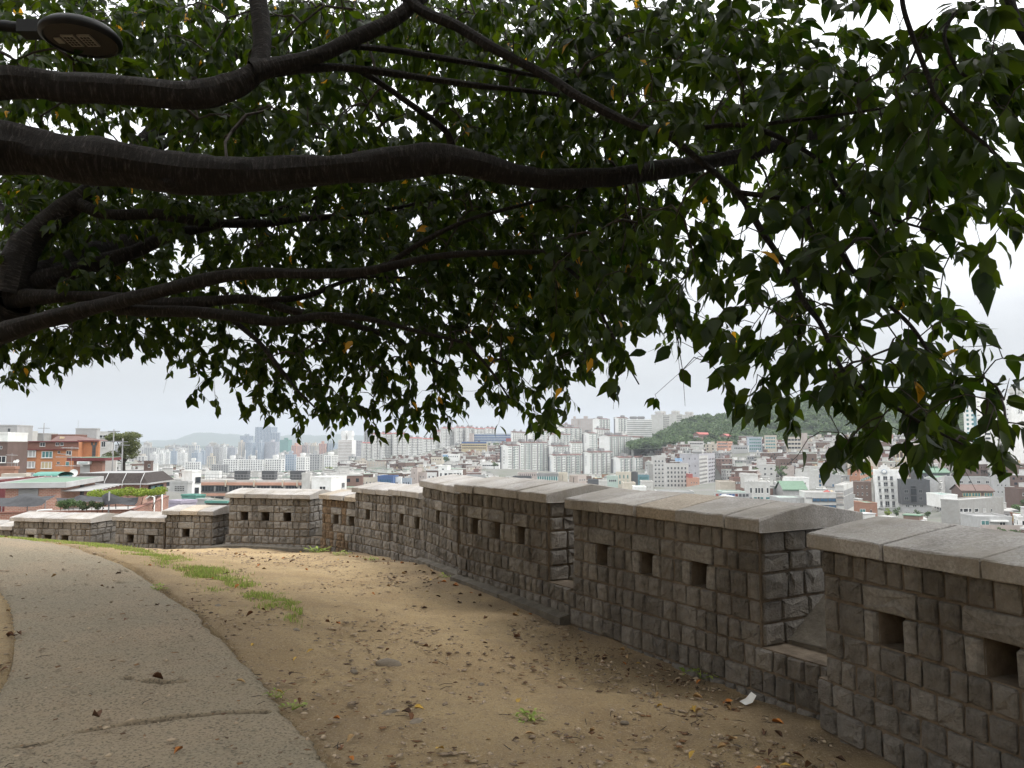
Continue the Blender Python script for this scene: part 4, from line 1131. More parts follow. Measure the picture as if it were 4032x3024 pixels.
# --- the white and green estate in the middle of the view
apt('leftmost tower of the green and white estate, Korean lettering on its gable', 4, (45, 118, 238), (505, 860), 900, txt='k', pat='bbsg')
apt('tall wide apartment tower with two grey stair shafts right of the leftmost lettered gable', 4, (190, 240, 500), (478, 865), 935, pat='bbsbggsb', ph=(.1, .45, .75))
apt('apartment tower behind the two tallest green and white blocks, beside the blue office slab', 4, (155, 160, 305), (375, 480), 1160, a=20, pat='bsb', stripe=False)
apt('apartment tower with a broad lift house behind the wide two-shaft block', 4, (300, 345, 500), (362, 485), 1150, pat='bgbb')
apt('apartment tower with a white gable just right of the wide two-shaft block', 4, (505, 555, 725), (512, 720), 970, pat='gbsb')
apt('apartment tower half hidden behind two lift houses in the middle of the estate', 4, (520, 540, 735), (395, 520), 1100, a=25, pat='gbsg', txt=None)
apt('apartment tower with English lettering down its gable, lower middle of the estate', 4, (515, 560, 840), (602, 870), 885, pat='bsggsb', txt='e', ph=(.12, .5))
apt('narrow apartment tower right of the half hidden one', 4, (715, 730, 840), (478, 605), 1010, a=25, pat='bgb', ph=(.3,), stripe=False)
apt('apartment tower with a broad plain gable high in the estate', 4, (575, 660, 832), (332, 470), 1210, pat='bsgb')
apt('long apartment tower at the back of the estate below the peach blocks', 4, (575, 600, 945), (300, 345), 1320, a=25, pat='bsgbb', stripe=False)
apt('apartment tower with a dark striped gable and Korean lettering, upper middle of the estate', 4, (840, 905, 985), (385, 565), 1050, pat='bbg', txt='k', ph=(.2,))
apt('apartment tower with the widest white gable in the estate', 4, (1005, 1100, 1320), (412, 625), 1000, pat='gsbgb', stripe=False)
apt('apartment tower rising at the back of the estate between two stair shafts', 4, (945, 1005, 1110), (245, 362), 1260, pat='gsb', ph=(.3,), stripe=False)
apt('apartment tower partly hidden behind the widest gable', 4, (960, 975, 1150), (345, 412), 1160, a=22, pat='bsb', stripe=False)
apt('apartment tower with a red edged roof and Korean lettering, lower right of the estate', 4, (842, 905, 1135), (572, 820), 865, pat='bsgbsb', txt='k', tilec='tile')
apt('apartment tower with English lettering beside the beige tower block', 4, (1122, 1200, 1335), (624, 810), 850, pat='gbsg', txt='e', ph=(.5,))
apt('small apartment tower end standing by the grey slab', 4, (1325, 1350, 1430), (620, 785), 870, pat='gb', ph=None, stripe=False)
apt('apartment tower under the white corridor slab', 4, (1318, 1330, 1470), (424, 610), 1010, a=20, pat='bgb', ph=None, stripe=False)
apt('apartment tower with dark side stripe left of the white corridor slab', 4, (1150, 1190, 1290), (236, 385), 1210, pat='gbs', ph=(.55,))
b = B('corridor_block', 'long white apartment slab with horizontal corridor bands', 'apartment block', 4, (1275, 1520, 1530), (252, 560), 1110, 6, 'white', dict(st='corr', fl=2.8, pane='lgrey'), None, roof='tile', par=.6); penthouse(b, (.3, .6), 5, 9, 'grey', f=1)
for q, (x, lab) in enumerate((((1512, 1622, 1692), 'left one of three pale towers with dark window columns by the wooded hill'), ((1682, 1755, 1815), 'middle one of three pale towers with dark window columns by the wooded hill'), ((1812, 1870, 1955), 'right one of three pale towers with dark window columns touching the wooded hill'))):
    b = B('pale_tower', lab, 'apartment tower', 4, x, ((205, 200, 208)[q], (530, 480, 420)[q]), (1150, 1190, 1230)[q], 42, 'offw', None, dict(st='vert', bay=3.2, ww=.5, fl=2.8, par='offw', pane='glass'), roof='tile', par=.8, group='pale towers by the wooded hill'); penthouse(b, (.2, .6), 6, 5, 'offw')
for x0, x1, yt, lab in ((355, 445, 280, 'peach tower at the left end of the pair of peach blocks on the skyline'), (430, 525, 252, 'tallest stepped peach tower on the skyline'), (525, 605, 262, 'narrow peach tower right of the stepped one'), (735, 800, 245, 'peach tower block with a red lift house behind the estate'), (800, 945, 243, 'broad peach apartment block on the skyline behind the estate')):
    b = B('peach_tower', lab, 'apartment tower', 4, (x0, x1, x1 + 4), (yt, 380), 1700, 8, 'pink', dict(st='grid', bay=5, fl=2.9, ww=.5, wh=.5, pane='lgrey'), None, roof='terra', group='peach towers on the skyline'); penthouse(b, (.35,), 6, 8, 'pink', f=1)

# --- grey offices in front of the estate
b = B('office_building', 'white office building with three columns of small dark windows', 'office building', 4, (1520, 1645, 1650), (612, 980), 655, 6, 'offw', dict(st='grid', n=3, fl=3.4, ww=.5, wh=.5, ind=True, top=2.0), None, roof='grey')
b = B('office_building', 'white office building with paired large dark windows below solar panels', 'office building', 4, (1640, 1865, 1872), (682, 1010), 620, 5, 'offw', dict(st='grid', n=6, fl=3.4, ww=.52, wh=.66, ind=True, top=1.6, cols=2), None, roof='grey')
mb = MB(); o = b.e1 * b.l1 * .35
for k in range(2): mb.poly([(o.x - k * 3, o.y + 3, b.H + 2.0), (o.x - k * 3 + 2.8, o.y + 3, b.H + 2.0), (o.x - k * 3 + 2.8, o.y + 7, b.H + 4.6), (o.x - k * 3, o.y + 7, b.H + 4.6)])
mb.tube([(o.x, o.y + 5, b.H), (o.x, o.y + 5, b.H + 3.2)], .08); mb.build('solar_panel', CM['bglass'], b.root)
b = B('office_building', 'tall lilac grey office building with rows of short white-framed windows', 'office building', 5, (185, 372, 692), (712, 1150), 650, 24, 'lilac', dict(st='grid', n=3, fl=6, ww=.12, wh=.25, ind=False, pane='glass'), dict(st='grid', n=9, fl=3.25, ww=.52, wh=.42, ind=False, top=3.2), roof='black'); penthouse(b, (.45,), 4, 9, 'offw')
mb = MB(); fbox(mb, b, 2, .5, b.l2 * .52, 1.5, b.H - 1.2, .08); mb.build('facing_panel', CM['offw'], b.root)
mb = MB()
for i in range(10):
    for j in range(8): z = b.H - 3.4 - 3.3 * i; s = 1.6 + j * (b.l2 * .46) / 8; fbox(mb, b, 2, s, s + .55 * b.l2 * .46 / 8, z - 1.5, z, .12)
tag(mb.build('windows', CM['glass'], b.root), kind='stuff')
b = B('tower_annex', 'narrow salmon building between the two grey offices', 'building', 5, (268, 372, 376), (945, 1150), 600, 4, 'salmon', dict(st='grid', n=3, fl=3.4, ww=.3, wh=.35, ind=True, top=1.5), None, roof='salmon')
B('chimney_block', 'small red rooftop block on the narrow salmon building', 'building', 5, (266, 308, 310), (902, 960), 603, 4, 'redroof', None, None, par=.2, ctrl=False, base=2)
# low buildings just over the wall, centre
B('glass_pavilion', 'two-storey pavilion with green glass balustrade above the wall coping', 'building', 4, (400, 608, 612), (782, 930), 420, 5, 'grey', dict(st='rows', fl=4.6, n=9, wh=.7, pane='tglass', top=.4, m0=.3), None, roof='lgrey')
B('house', 'cream building with a thin dark vertical slot beside the glass pavilion', 'house', 4, (608, 694, 698), (776, 930), 425, 5, 'cream', dict(st='vert', n=1, ww=.06, par='cream', fl=4), None)
B('house', 'pink grey building with a dark vertical slot left of a concrete twin', 'house', 4, (715, 798, 880), (800, 935), 430, 30, 'pink', dict(st='vert', n=1, ww=.1, par='dgrey', fl=4), dict(st='grid', n=3, fl=3.2, ww=.4, wh=.4, ind=True))
B('house', 'black clad house with a pale green front at the foot of the leftmost apartment tower', 'house', 4, (170, 345, 352), (808, 900), 480, 4, 'dgrey', dict(st='grid', n=2, fl=5, ww=.3, wh=.5, pane='mint'), None, roof='grey')
B('house', 'pinkish hall with slit windows at the foot of the tall wide apartment tower', 'house', 4, (218, 405, 410), (770, 850), 560, 5, 'pink', dict(st='vert', n=8, ww=.28, par='pink', fl=6), None)
B('house', 'dark shed roofed building below the lettered gable', 'house', 4, (895, 1040, 1046), (838, 920), 520, 5, 'dgrey', None, None, roof='grey')
B('house', 'pale teal building with a roof terrace left of the beige tower block', 'house', 4, (1080, 1185, 1190), (805, 930), 520, 5, 'mint', dict(st='rows', fl=4, n=4, wh=.3), None)
B('beige_tower_block', 'beige stepped tower block with a glass strip', 'building', 4, (1170, 1312, 1318), (768, 950), 540, 5, 'cream', dict(st='grid', n=3, fl=4, ww=.3, wh=.6, pane='tglass'), None)
B('black_tower_block', 'narrow black clad block beside the beige tower block', 'building', 4, (1318, 1376, 1380), (766, 900), 545, 4, 'dgrey', None, None)
B('glass_block', 'low teal glass block left of the grey slab', 'building', 4, (1378, 1486, 1490), (796, 890), 560, 4, 'tealb', dict(st='vert', n=9, ww=.7, par='mint', pane='tglass', fl=4), None)
B('grey_block', 'blank grey slab wall beside the white three-column office', 'building', 4, (1484, 1524, 1528), (690, 900), 560, 4, 'gconc', None, None)
B('house', 'small white cube house in front of the teal building', 'house', 4, (1003, 1082, 1086), (850, 950), 400, 5, 'offw', dict(st='grid', n=2, fl=3.4, ww=.25, wh=.3, ind=True), None)
B('house', 'cream villa with dark terrace openings over the coping of the second battlement', 'house', 4, (1240, 1352, 1356), (872, 1000), 360, 5, 'cream', dict(st='grid', n=3, fl=3.4, ww=.55, wh=.5, ind=True, top=2), None, roof='grey')
B('house', 'white house with a single small window under the three-column office', 'house', 4, (1418, 1524, 1528), (858, 990), 380, 5, 'offw', dict(st='grid', n=3, fl=3.6, ww=.2, wh=.25, ind=True), None)
B('house', 'low white roofed house with wide glazing below the paired-window office', 'house', 4, (1340, 1455, 1460), (912, 1010), 330, 5, 'white', dict(st='rows', n=4, fl=3.6, wh=.35, pane='tglass'), None, roof='mint')
B('house', 'long low grey house roof right behind the second battlement', 'house', 4, (1560, 1915, 1920), (958, 1040), 320, 5, 'lgrey', dict(st='grid', n=6, fl=3.4, ww=.4, wh=.3), None, roof='grey')
B('sign_building', 'pale green glass building with a blue and red sign', 'shop', 5, (600, 812, 818), (1085, 1230), 300, 3, 'mint', dict(st='vert', n=7, ww=.6, par='mint', pane='tglass', fl=5, top=4.2), None)
b = BLD[-1]
s, z = hit(b, 1, 5, 695, 1105); mb = MB(); fbox(mb, b, 1, s - 7.0, s + 7.2, z - .95, z + .95, .25); mb.build('sign_board', CM['lgrey'], b.root)
for q, (dx, mt) in enumerate(((6.2, 'redroof'), (4.8, 'blue'), (3.6, 'blue'), (2.4, 'blue'), (1.2, 'blue'), (0, 'blue'), (-1.2, 'wine'), (-2.6, 'dgrey'), (-4.0, 'dgrey'), (-5.3, 'dgrey'))):
    mb = MB(); fbox(mb, b, 1, s + dx - .48, s + dx + .48, z - .5 - .05 * (q % 3), z + .5, .36); mb.build('sign_letter', CM[mt], b.root)
# grey arched roof in front of it
def vault(label, reg, x0, x1, yt, yb, Y, mat):
    (ua, va), (ub, vb) = rp(reg, x0, yt), rp(reg, x1, yb); P0, P1 = U(ua, vb, Y), U(ub, vb, Y); top = U(ub, va, Y).z; r = empty('vaulted_shed', (P0.x, P0.y, P0.z)); tag(r, label, 'shed')
    mb = MB(); w = P1.x - P0.x; h = top - P0.z; n = 14
    for i in range(n):
        a0, a1 = math.pi * i / n, math.pi * (i + 1) / n
        p = lambda a, y: (w / 2 - w / 2 * math.cos(a), y, h * math.sin(a)); mb.poly([p(a0, 0), p(a1, 0), p(a1, 14), p(a0, 14)], sm=True)
        mb.poly([p(a0, 0), (w / 2, 0, 0), p(a1, 0)])
    mb.abox(0, w, .1, 13.9, -6, 0); mb.build('vault', CM[mat], r)
vault('grey barrel vaulted shed roof peeking over the second battlement', 5, 655, 785, 1118, 1180, 285, 'lgrey')
b = B('hall', 'stone clad hall with five tall slot windows and a stair tower', 'building', 5, (812, 1050, 1168), (985, 1230), 330, 14, 'offw', None, dict(st='grid', n=3, fl=4, ww=.2, wh=.3), roof='offw')
for x0, x1 in ((858, 876), (908, 926), (936, 954), (966, 984), (1018, 1036)): wpx(b, 1, 5, x0, x1, 1032, 1088, cols=1)
for x0, x1, pn in ((850, 876, 'glass'), (890, 925, 'tglass'), (928, 950, 'glass'), (952, 985, 'tglass'), (1006, 1050, 'tglass')): wpx(b, 1, 5, x0, x1, 1122, 1146, pane=pn, cols=1)
B('stair_tower', 'banded stone stair tower on the left end of the slot-window hall', 'building', 5, (808, 938, 942), (912, 1000), 334, 8, 'offw', dict(st='grid', n=3, fl=5, ww=.12, wh=.3), None, ctrl=False, base=2)
B('house', 'beige block with a concrete canopy left of the slot-window hall', 'house', 5, (572, 718, 722), (985, 1110), 345, 5, 'beige', None, None)
B('house', 'red brick house with white windows behind the slot-window hall', 'house', 5, (695, 806, 810), (945, 1060), 420, 6, 'brick', dict(st='rows', n=5, fl=3.4, wh=.35), None, roof='redroof')
B('house', 'white tower house with two columns of windows between two trees', 'house', 5, (962, 1112, 1118), (815, 960), 520, 6, 'offw', dict(st='grid', n=2, fl=3.6, ww=.35, wh=.4, ind=True), None)
B('stair_tower', 'white stair tower on the left corner of the tower house', 'building', 5, (964, 1022, 1026), (775, 830), 523, 6, 'offw', None, None, ctrl=False, base=2)
B('blank_wall_building', 'wide travertine building with a column of blue windows', 'building', 5, (1358, 1552, 1556), (872, 1060), 400, 5, 'offw', None, None, roof='groof'); b = BLD[-1]
for y0, y1 in ((900, 942), (952, 988), (992, 1046)): wpx(b, 1, 5, 1524, 1544, y0, y1, pane='bglass', cols=1, frame='beige')
B('blank_wall_building', 'plain lavender grey wall building with one blue slot, roof garden above', 'building', 5, (1556, 1742, 1748), (918, 1060), 405, 5, 'lgrey', None, None, roof='groof'); b = BLD[-1]; wpx(b, 1, 5, 1650, 1668, 995, 1042, pane='bglass', cols=1)
B('house', 'white modern house with a purple edge in front of the travertine building', 'house', 5, (1245, 1428, 1432), (945, 1075), 370, 5, 'white', dict(st='grid', n=4, fl=3.6, ww=.3, wh=.32, ind=True), None)
B('green_shed', 'long shed with a green pitched roof in front of the white modern house', 'shed', 5, (1180, 1400, 1404), (1062, 1130), 340, 4, 'lgrey', None, None, par=0); pitched(BLD[-1], 'groof', 4.0, f=1)
B('house', 'low grey panelled building with a mint green roof hump', 'house', 5, (1125, 1390, 1394), (1140, 1260), 290, 4, 'lgrey', dict(st='vert', n=5, ww=.06, par='grey', pane='grey', fl=6), None, roof='mint')
b = B('office_building', 'white and grey banded building with two long blue windows', 'office building', 5, (1392, 1685, 1760), (1090, 1330), 285, 10, 'offw', None, None, roof='lgrey')
for y0, y1 in ((1134, 1168), (1200, 1236)):
    for x0, x1 in ((1456, 1530), (1530, 1605), (1605, 1682)): wpx(b, 1, 5, x0, x1, y0, y1, pane='bglass', frame='dgrey', cols=2)
for y0, y1 in ((1126, 1140), (1186, 1202)): bandpx(b, 1, 5, 1394, 1454, y0, y1, 'grey')
b = B('stair_tower', 'rounded white stair tower with grey bands at the right of the banded building', 'building', 5, (1675, 1760, 1852), (1020, 1330), 284, 30, 'offw', None, None, ctrl=False)
for y0, y1 in ((1062, 1072), (1122, 1142), (1190, 1210)): bandpx(b, 1, 5, 1676, 1758, y0, y1, 'grey'); bandpx(b, 2, 5, 1762, 1850, y0, y1, 'grey')
for y0 in (1084, 1112, 1142, 1172): bandpx(b, 1, 5, 1700, 1752, y0, y0 + 8, 'pink', out=.5, nm='sign_strip')
for q, (x, y, mt) in enumerate(((1612, 1062, 'redroof'), (1622, 1068, 'white'), (1636, 1068, 'blue'), (1655, 1064, 'yellow'))):
    p = U(*rp(5, x, y + 12), 291); o = empty('parasol', (p.x, p.y, p.z - 2.2)); tag(o, ('red', 'white', 'blue', 'yellow')[q] + ' tilted parasol on the roof of the banded building', 'parasol', 'parasols on the banded roof')
    mb = MB(); mb.lathe([(1.6, 2.0), (1.1, 2.5), (.4, 2.85), (.02, 2.95)], 8); mb.build('canopy', CM[mt], o); mb = MB(); mb.tube([(0, 0, 0), (0, 0, 2.9)], .04); mb.build('pole', CM['grey'], o)
b = B('brick_hall', 'terracotta building with a sloping roofline and a blue window', 'building', 6, (528, 770, 775), (1185, 1330), 330, 5, 'terra', None, None, roof='groof', par=.3); wpx(b, 1, 6, 600, 655, 1238, 1290, pane='tglass'); wpx(b, 1, 6, 700, 716, 1245, 1290, cols=1)
s0, z0_ = hit(b, 1, 6, 528, 1165); s1, z1_ = hit(b, 1, 6, 700, 1195); mb = MB(); e, n, l = face(b, 1); mb.poly([(e.x * s0, e.y * s0, b.H), (e.x * s1, e.y * s1, b.H), (e.x * s0, e.y * s0, z0_ + .3)]); q0 = e * s0 - n * 8; q1 = e * s1 - n * 8
mb.poly([(e.x * s0, e.y * s0, z0_ + .3), (e.x * s1, e.y * s1, b.H), (q1.x, q1.y, b.H), (q0.x, q0.y, z0_ + .3)]); mb.build('sloping_gable', CM['terra'], b.root)
b = B('hotel', 'slender white hotel with balconied windows and a round clock on its gable', 'hotel', 6, (755, 1005, 1130), (880, 1330), 385, 22, 'white', None, dict(st='grid', n=2, fl=3.3, ww=.3, wh=.45, ind=True, top=2.4), roof='gconc', par=.9)
for r_i, (y0, y1) in enumerate(((920, 965), (978, 1022), (1040, 1082), (1100, 1145), (1160, 1222))):
    for x0, x1, c_ in ((783 + r_i * 4, 806 + r_i * 4, 1), (835 + r_i * 3, 878 + r_i * 3, 2), (902 + r_i * 3, 930 + r_i * 3, 1)):
        wpx(b, 1, 6, x0, x1, y0, y1, cols=2); s0, z0_ = hit(b, 1, 6, x0 - 6, y1); s1, _ = hit(b, 1, 6, x1 + 6, y1); mb = MB(); fbox(mb, b, 1, s1, s0, z0_ - .2, z0_ + .1, .5); fbox(mb, b, 1, s1, s0, z0_ + .75, z0_ + .85, .5); mb.build('balcony', CM['wframe'], b.root)
for x0, x1 in ((800, 825), (860, 895), (915, 940)): wpx(b, 1, 6, x0, x1, 1245, 1300)
s, z = hit(b, 1, 6, 848, 878); p = b.e1 * s + b.n1 * .5; ob = MB(); ob.lathe([(0, .3), (1.15, .3), (1.3, .2), (1.3, 0)], 24); o = ob.build('clock', CM['bluegrey'], b.root); o.matrix_local = Matrix(((-b.e1.x, 0, b.n1.x, p.x), (-b.e1.y, 0, b.n1.y, p.y), (0, 1, 0, z), (0, 0, 0, 1)))
ob = MB(); ob.lathe([(0, .36), (.8, .36), (.85, .31)], 24); o = ob.build('clock_face', CM['white'], b.root); o.matrix_local = Matrix(((-b.e1.x, 0, b.n1.x, p.x), (-b.e1.y, 0, b.n1.y, p.y), (0, 1, 0, z), (0, 0, 0, 1)))
mb = MB(); fbox(mb, b, 1, s - 2.6, s + 2.6, b.H - .2, b.H + 2.2, .2, inn=.8); fbox(mb, b, 1, s - 1.5, s + 1.5, b.H + 2.2, b.H + 3.2, .2, inn=.8); fbox(mb, b, 1, s - .4, s + .4, b.H + 3.2, b.H + 4.1, .2, inn=.8); mb.build('gable', CM['white'], b.root)
bandpx(b, 1, 6, 757, 1003, 1226, 1234, 'offw', 'cornice', .4)
b = B('dark_apartment', 'dark charcoal clad apartment house beside the white hotel', 'apartment house', 6, (1003, 1285, 1375), (968, 1200), 370, 20, 'dgrey', None, dict(st='vert', n=2, ww=.1, fl=3.4, par='lgrey', pane='glass'), roof='grey', base=0)
for y0, y1 in ((1052, 1084), (1122, 1152)):
    for x0, x1, c_ in ((1034, 1075, 2), (1175, 1208, 2)): wpx(b, 1, 6, x0, x1, y0, y1, frame='grey')
    wpx(b, 1, 6, 1098, 1152, y0 - 8, y1 + 16, frame='black')
wpx(b, 1, 6, 1098, 1145, 1020, 1032, frame='black')
b2 = B('apartment_podium', 'pale grey lower storeys under the dark charcoal cladding', 'apartment house', 6, (1012, 1292, 1380), (1196, 1345), 370.5, 20, 'lgrey', None, None, par=0, base=12)
for y0, y1 in ((1196, 1220), (1264, 1290)):
    for x0, x1 in ((1042, 1082), (1108, 1150), (1180, 1215)): wpx(b2, 1, 6, x0, x1, y0 + 4, y1, cols=2)
b = B('grey_house', 'weathered grey concrete house with blue windows, nearest on the right below the wall', 'house', 6, (1382, 1555, 1985), (1165, 1500), 285, 58, 'gconc', None, None, roof='gconc')
for x0, x1, pn in ((1560, 1588, 'glass'), (1590, 1640, 'glass'), (1645, 1672, 'glass'), (1700, 1738, 'glass'), (1782, 1810, 'lgrey'), (1860, 1872, 'glass')): wpx(b, 2, 6, x0, x1, 1235, 1268, pane=pn, cols=1)
for x0, x1 in ((1562, 1600), (1602, 1640), (1642, 1680), (1682, 1718)): wpx(b, 2, 6, x0, x1, 1322, 1362, pane='bglass', cols=1)
B('roof_room', 'white rooftop room with a teal edge on the weathered grey house', 'building', 6, (1385, 1545, 1552), (1112, 1175), 290, 5, 'white', None, None, ctrl=False, base=2, roof='teal')
b = B('porch_house', 'grey porch extension with a white awning and teal glazing', 'house', 6, (1725, 2060, 2085), (1325, 1500), 262, 6, 'lgrey', None, None, roof='grey'); wpx(b, 1, 6, 1758, 1840, 1350, 1400, pane='tglass'); wpx(b, 1, 6, 1935, 1995, 1366, 1398); bandpx(b, 1, 6, 1842, 2012, 1345, 1362, 'white', 'awning', 1.2)
B('garden_enclosure', 'salmon pink garden wall below the grey porch house', 'wall', 6, (1760, 2230, 2235), (1402, 1520), 240, 8, 'pink', None, None, par=.1, depth=.6)
B('house', 'orange brick house with a glazed top storey left of the white hotel', 'house', 6, (495, 615, 760), (865, 1090), 450, 30, 'orange', dict(st='grid', n=2, fl=3.8, ww=.3, wh=.35, ind=True), dict(st='rows', n=6, fl=3.6, wh=.4, pane='tglass'), roof='brown')
B('museum', 'pale cube building with one long dark window high on the right', 'building', 6, (508, 790, 960), (720, 900), 520, 20, 'cream', None, dict(st='grid', n=2, fl=6, ww=.4, wh=.4), roof='lgrey'); b = BLD[-1]; wpx(b, 1, 6, 572, 695, 766, 800, cols=3)
B('house', 'brown stuccoed tenement with a stepped front between the banded tower and the hotel', 'house', 6, (545, 720, 760), (985, 1170), 395, 20, 'brown', dict(st='grid', n=3, fl=3.4, ww=.3, wh=.4, ind=True), dict(st='rows', n=2, fl=3.4, wh=.5, pane='tglass'), roof='offw')
B('green_roof_house', 'green roofed pavilion house with a dark verandah right of the hotel', 'house', 6, (1185, 1480, 1490), (895, 965), 470, 5, 'dgrey', dict(st='rows', n=9, fl=4, wh=.5), None, roof='groof', par=0); pitched(BLD[-1], 'groof', 3.0, f=1)
B('stair_tower', 'green painted rooftop block on the pavilion house', 'building', 6, (1195, 1370, 1374), (835, 900), 480, 5, 'groof', dict(st='grid', n=2, fl=4, ww=.3, wh=.4, pane='tglass'), None, ctrl=False, base=2)
b = B('apartment_block', 'long grey apartment block with small dark windows at the right', 'apartment block', 6, (1232, 1355, 1525), (945, 1160), 430, 35, 'lgrey', None, dict(st='grid', n=3, fl=3.2, ww=.3, wh=.35, ind=True), roof='groof')
b = B('apartment_block', 'wide grey apartment block with a green canopy on its roof', 'apartment block', 6, (1528, 1900, 1910), (940, 1200), 420, 6, 'lgrey', dict(st='grid', n=4, fl=3.2, ww=.4, wh=.42, ind=True), None, roof='groof')
b = B('apartment_block', 'tall grey apartment block with single windows at the right edge', 'apartment block', 6, (1900, 2055, 2150), (905, 1230), 400, 25, 'lgrey', dict(st='grid', n=3, fl=3.4, ww=.28, wh=.36, ind=True), dict(st='grid', n=2, fl=3.4, ww=.25, wh=.4, ind=True), roof='grey')
b = B('brown_house', 'brown tile roofed house with a glazed upper floor and yellow trim', 'house', 6, (1590, 1890, 1945), (1075, 1200), 340, 10, 'dbrick', None, None, roof='brown', par=0); pitched(b, 'dbrick', 3.0, f=1)
for x0, x1 in ((1595, 1680), (1682, 1770), (1800, 1885)): wpx(b, 1, 6, x0, x1, 1082, 1118, pane='tglass', frame='yellow', cols=3)
b = B('brick_house', 'red brown brick house at the right edge', 'house', 6, (2135, 2300, 2305), (1050, 1250), 360, 6, 'dbrick', dict(st='grid', n=2, fl=3.4, ww=.5, wh=.4, ind=True), None, roof='brown')
mb = None
b = B('pink_house', 'pink house with white windows half behind the leaves', 'house', 6, (1375, 1490, 1510), (770, 880), 560, 8, 'pink', dict(st='grid', n=3, fl=3.4, ww=.4, wh=.4, ind=True), None, roof='redroof')
B('lattice_house', 'cream house with a yellow lattice frame on its roof beside the hotel gable', 'house', 6, (960, 1085, 1090), (845, 900), 470, 5, 'cream', None, None, roof='grey'); b = BLD[-1]; mb = MB()
for i in range(4): s = .5 + i * (b.l1 - 1) / 3; p = b.e1 * s; mb.tube([(p.x, p.y, b.H), (p.x, p.y, b.H + 10)], .18, 5); 
for z in (4, 10): p, q = b.e1 * .5, b.e1 * (b.l1 - .5); mb.tube([(p.x, p.y, b.H + z), (q.x, q.y, b.H + z)], .18, 5)
mb.build('lattice_frame', CM['yellow'], b.root)
# right edge: towers 31 and 32
b = B('numbered_tower', 'white apartment tower marked 31 with a blue edge, half hidden by leaves', 'apartment tower', 6, (1640, 1765, 2035), (170, 800), 500, 66, 'white', dict(st='grid', n=2, fl=2.9, ww=.45, wh=.5, pane='tglass'), None, par=.6, group='numbered white towers'); penthouse(b, (.6,), 5, 12, 'offw')
mb = MB(); fbox(mb, b, 1, .0, 2.0, -4, b.H, .15); mb.build('blue_edge', CM['tealb'], b.root)
s, z = hit(b, 2, 6, 1970, 297); text_on(b, 2, s, z, '31', 5.2, 'dgrey', out=.2)
mb = MB()
for i in range(int(b.H / 2.9)):
    zz = b.H - 2.0 - 2.9 * i; sa, _ = hit(b, 2, 6, 1840, 300); sb, _ = hit(b, 2, 6, 1890, 300); fbox(mb, b, 2, sa, sb, zz - 1.3, zz, .12); sa, _ = hit(b, 2, 6, 1775, 300); sb, _ = hit(b, 2, 6, 1800, 300); fbox(mb, b, 2, sa, sb, zz - .4, zz, .12)
tag(mb.build('windows', CM['glass'], b.root), kind='stuff')
b = B('numbered_tower', 'white apartment tower marked 32 cut by the right picture edge', 'apartment tower', 6, (2030, 2105, 2420), (150, 800), 470, 66, 'white', dict(st='grid', n=1, fl=2.9, ww=.3, wh=.2), None, par=.6, group='numbered white towers'); penthouse(b, (.15,), 6, 14, 'offw')
s, z = hit(b, 2, 6, 2188, 292); text_on(b, 2, s, z, '32', 4.6, 'dgrey', out=.2)
# pagoda-like striped building on the hill
b = B('striped_building', 'stepped white and blue striped building on the wooded hill', 'building', 6, (770, 880, 885), (385, 520), 870, 5, 'bluegrey', dict(st='corr', fl=3.6, pane='skyblue'), None, roof='white')
for i in range(5): bandpx(b, 1, 6, 748, 884, 385 + i * 29, 398 + i * 29, 'white', 'terrace', 3.0)
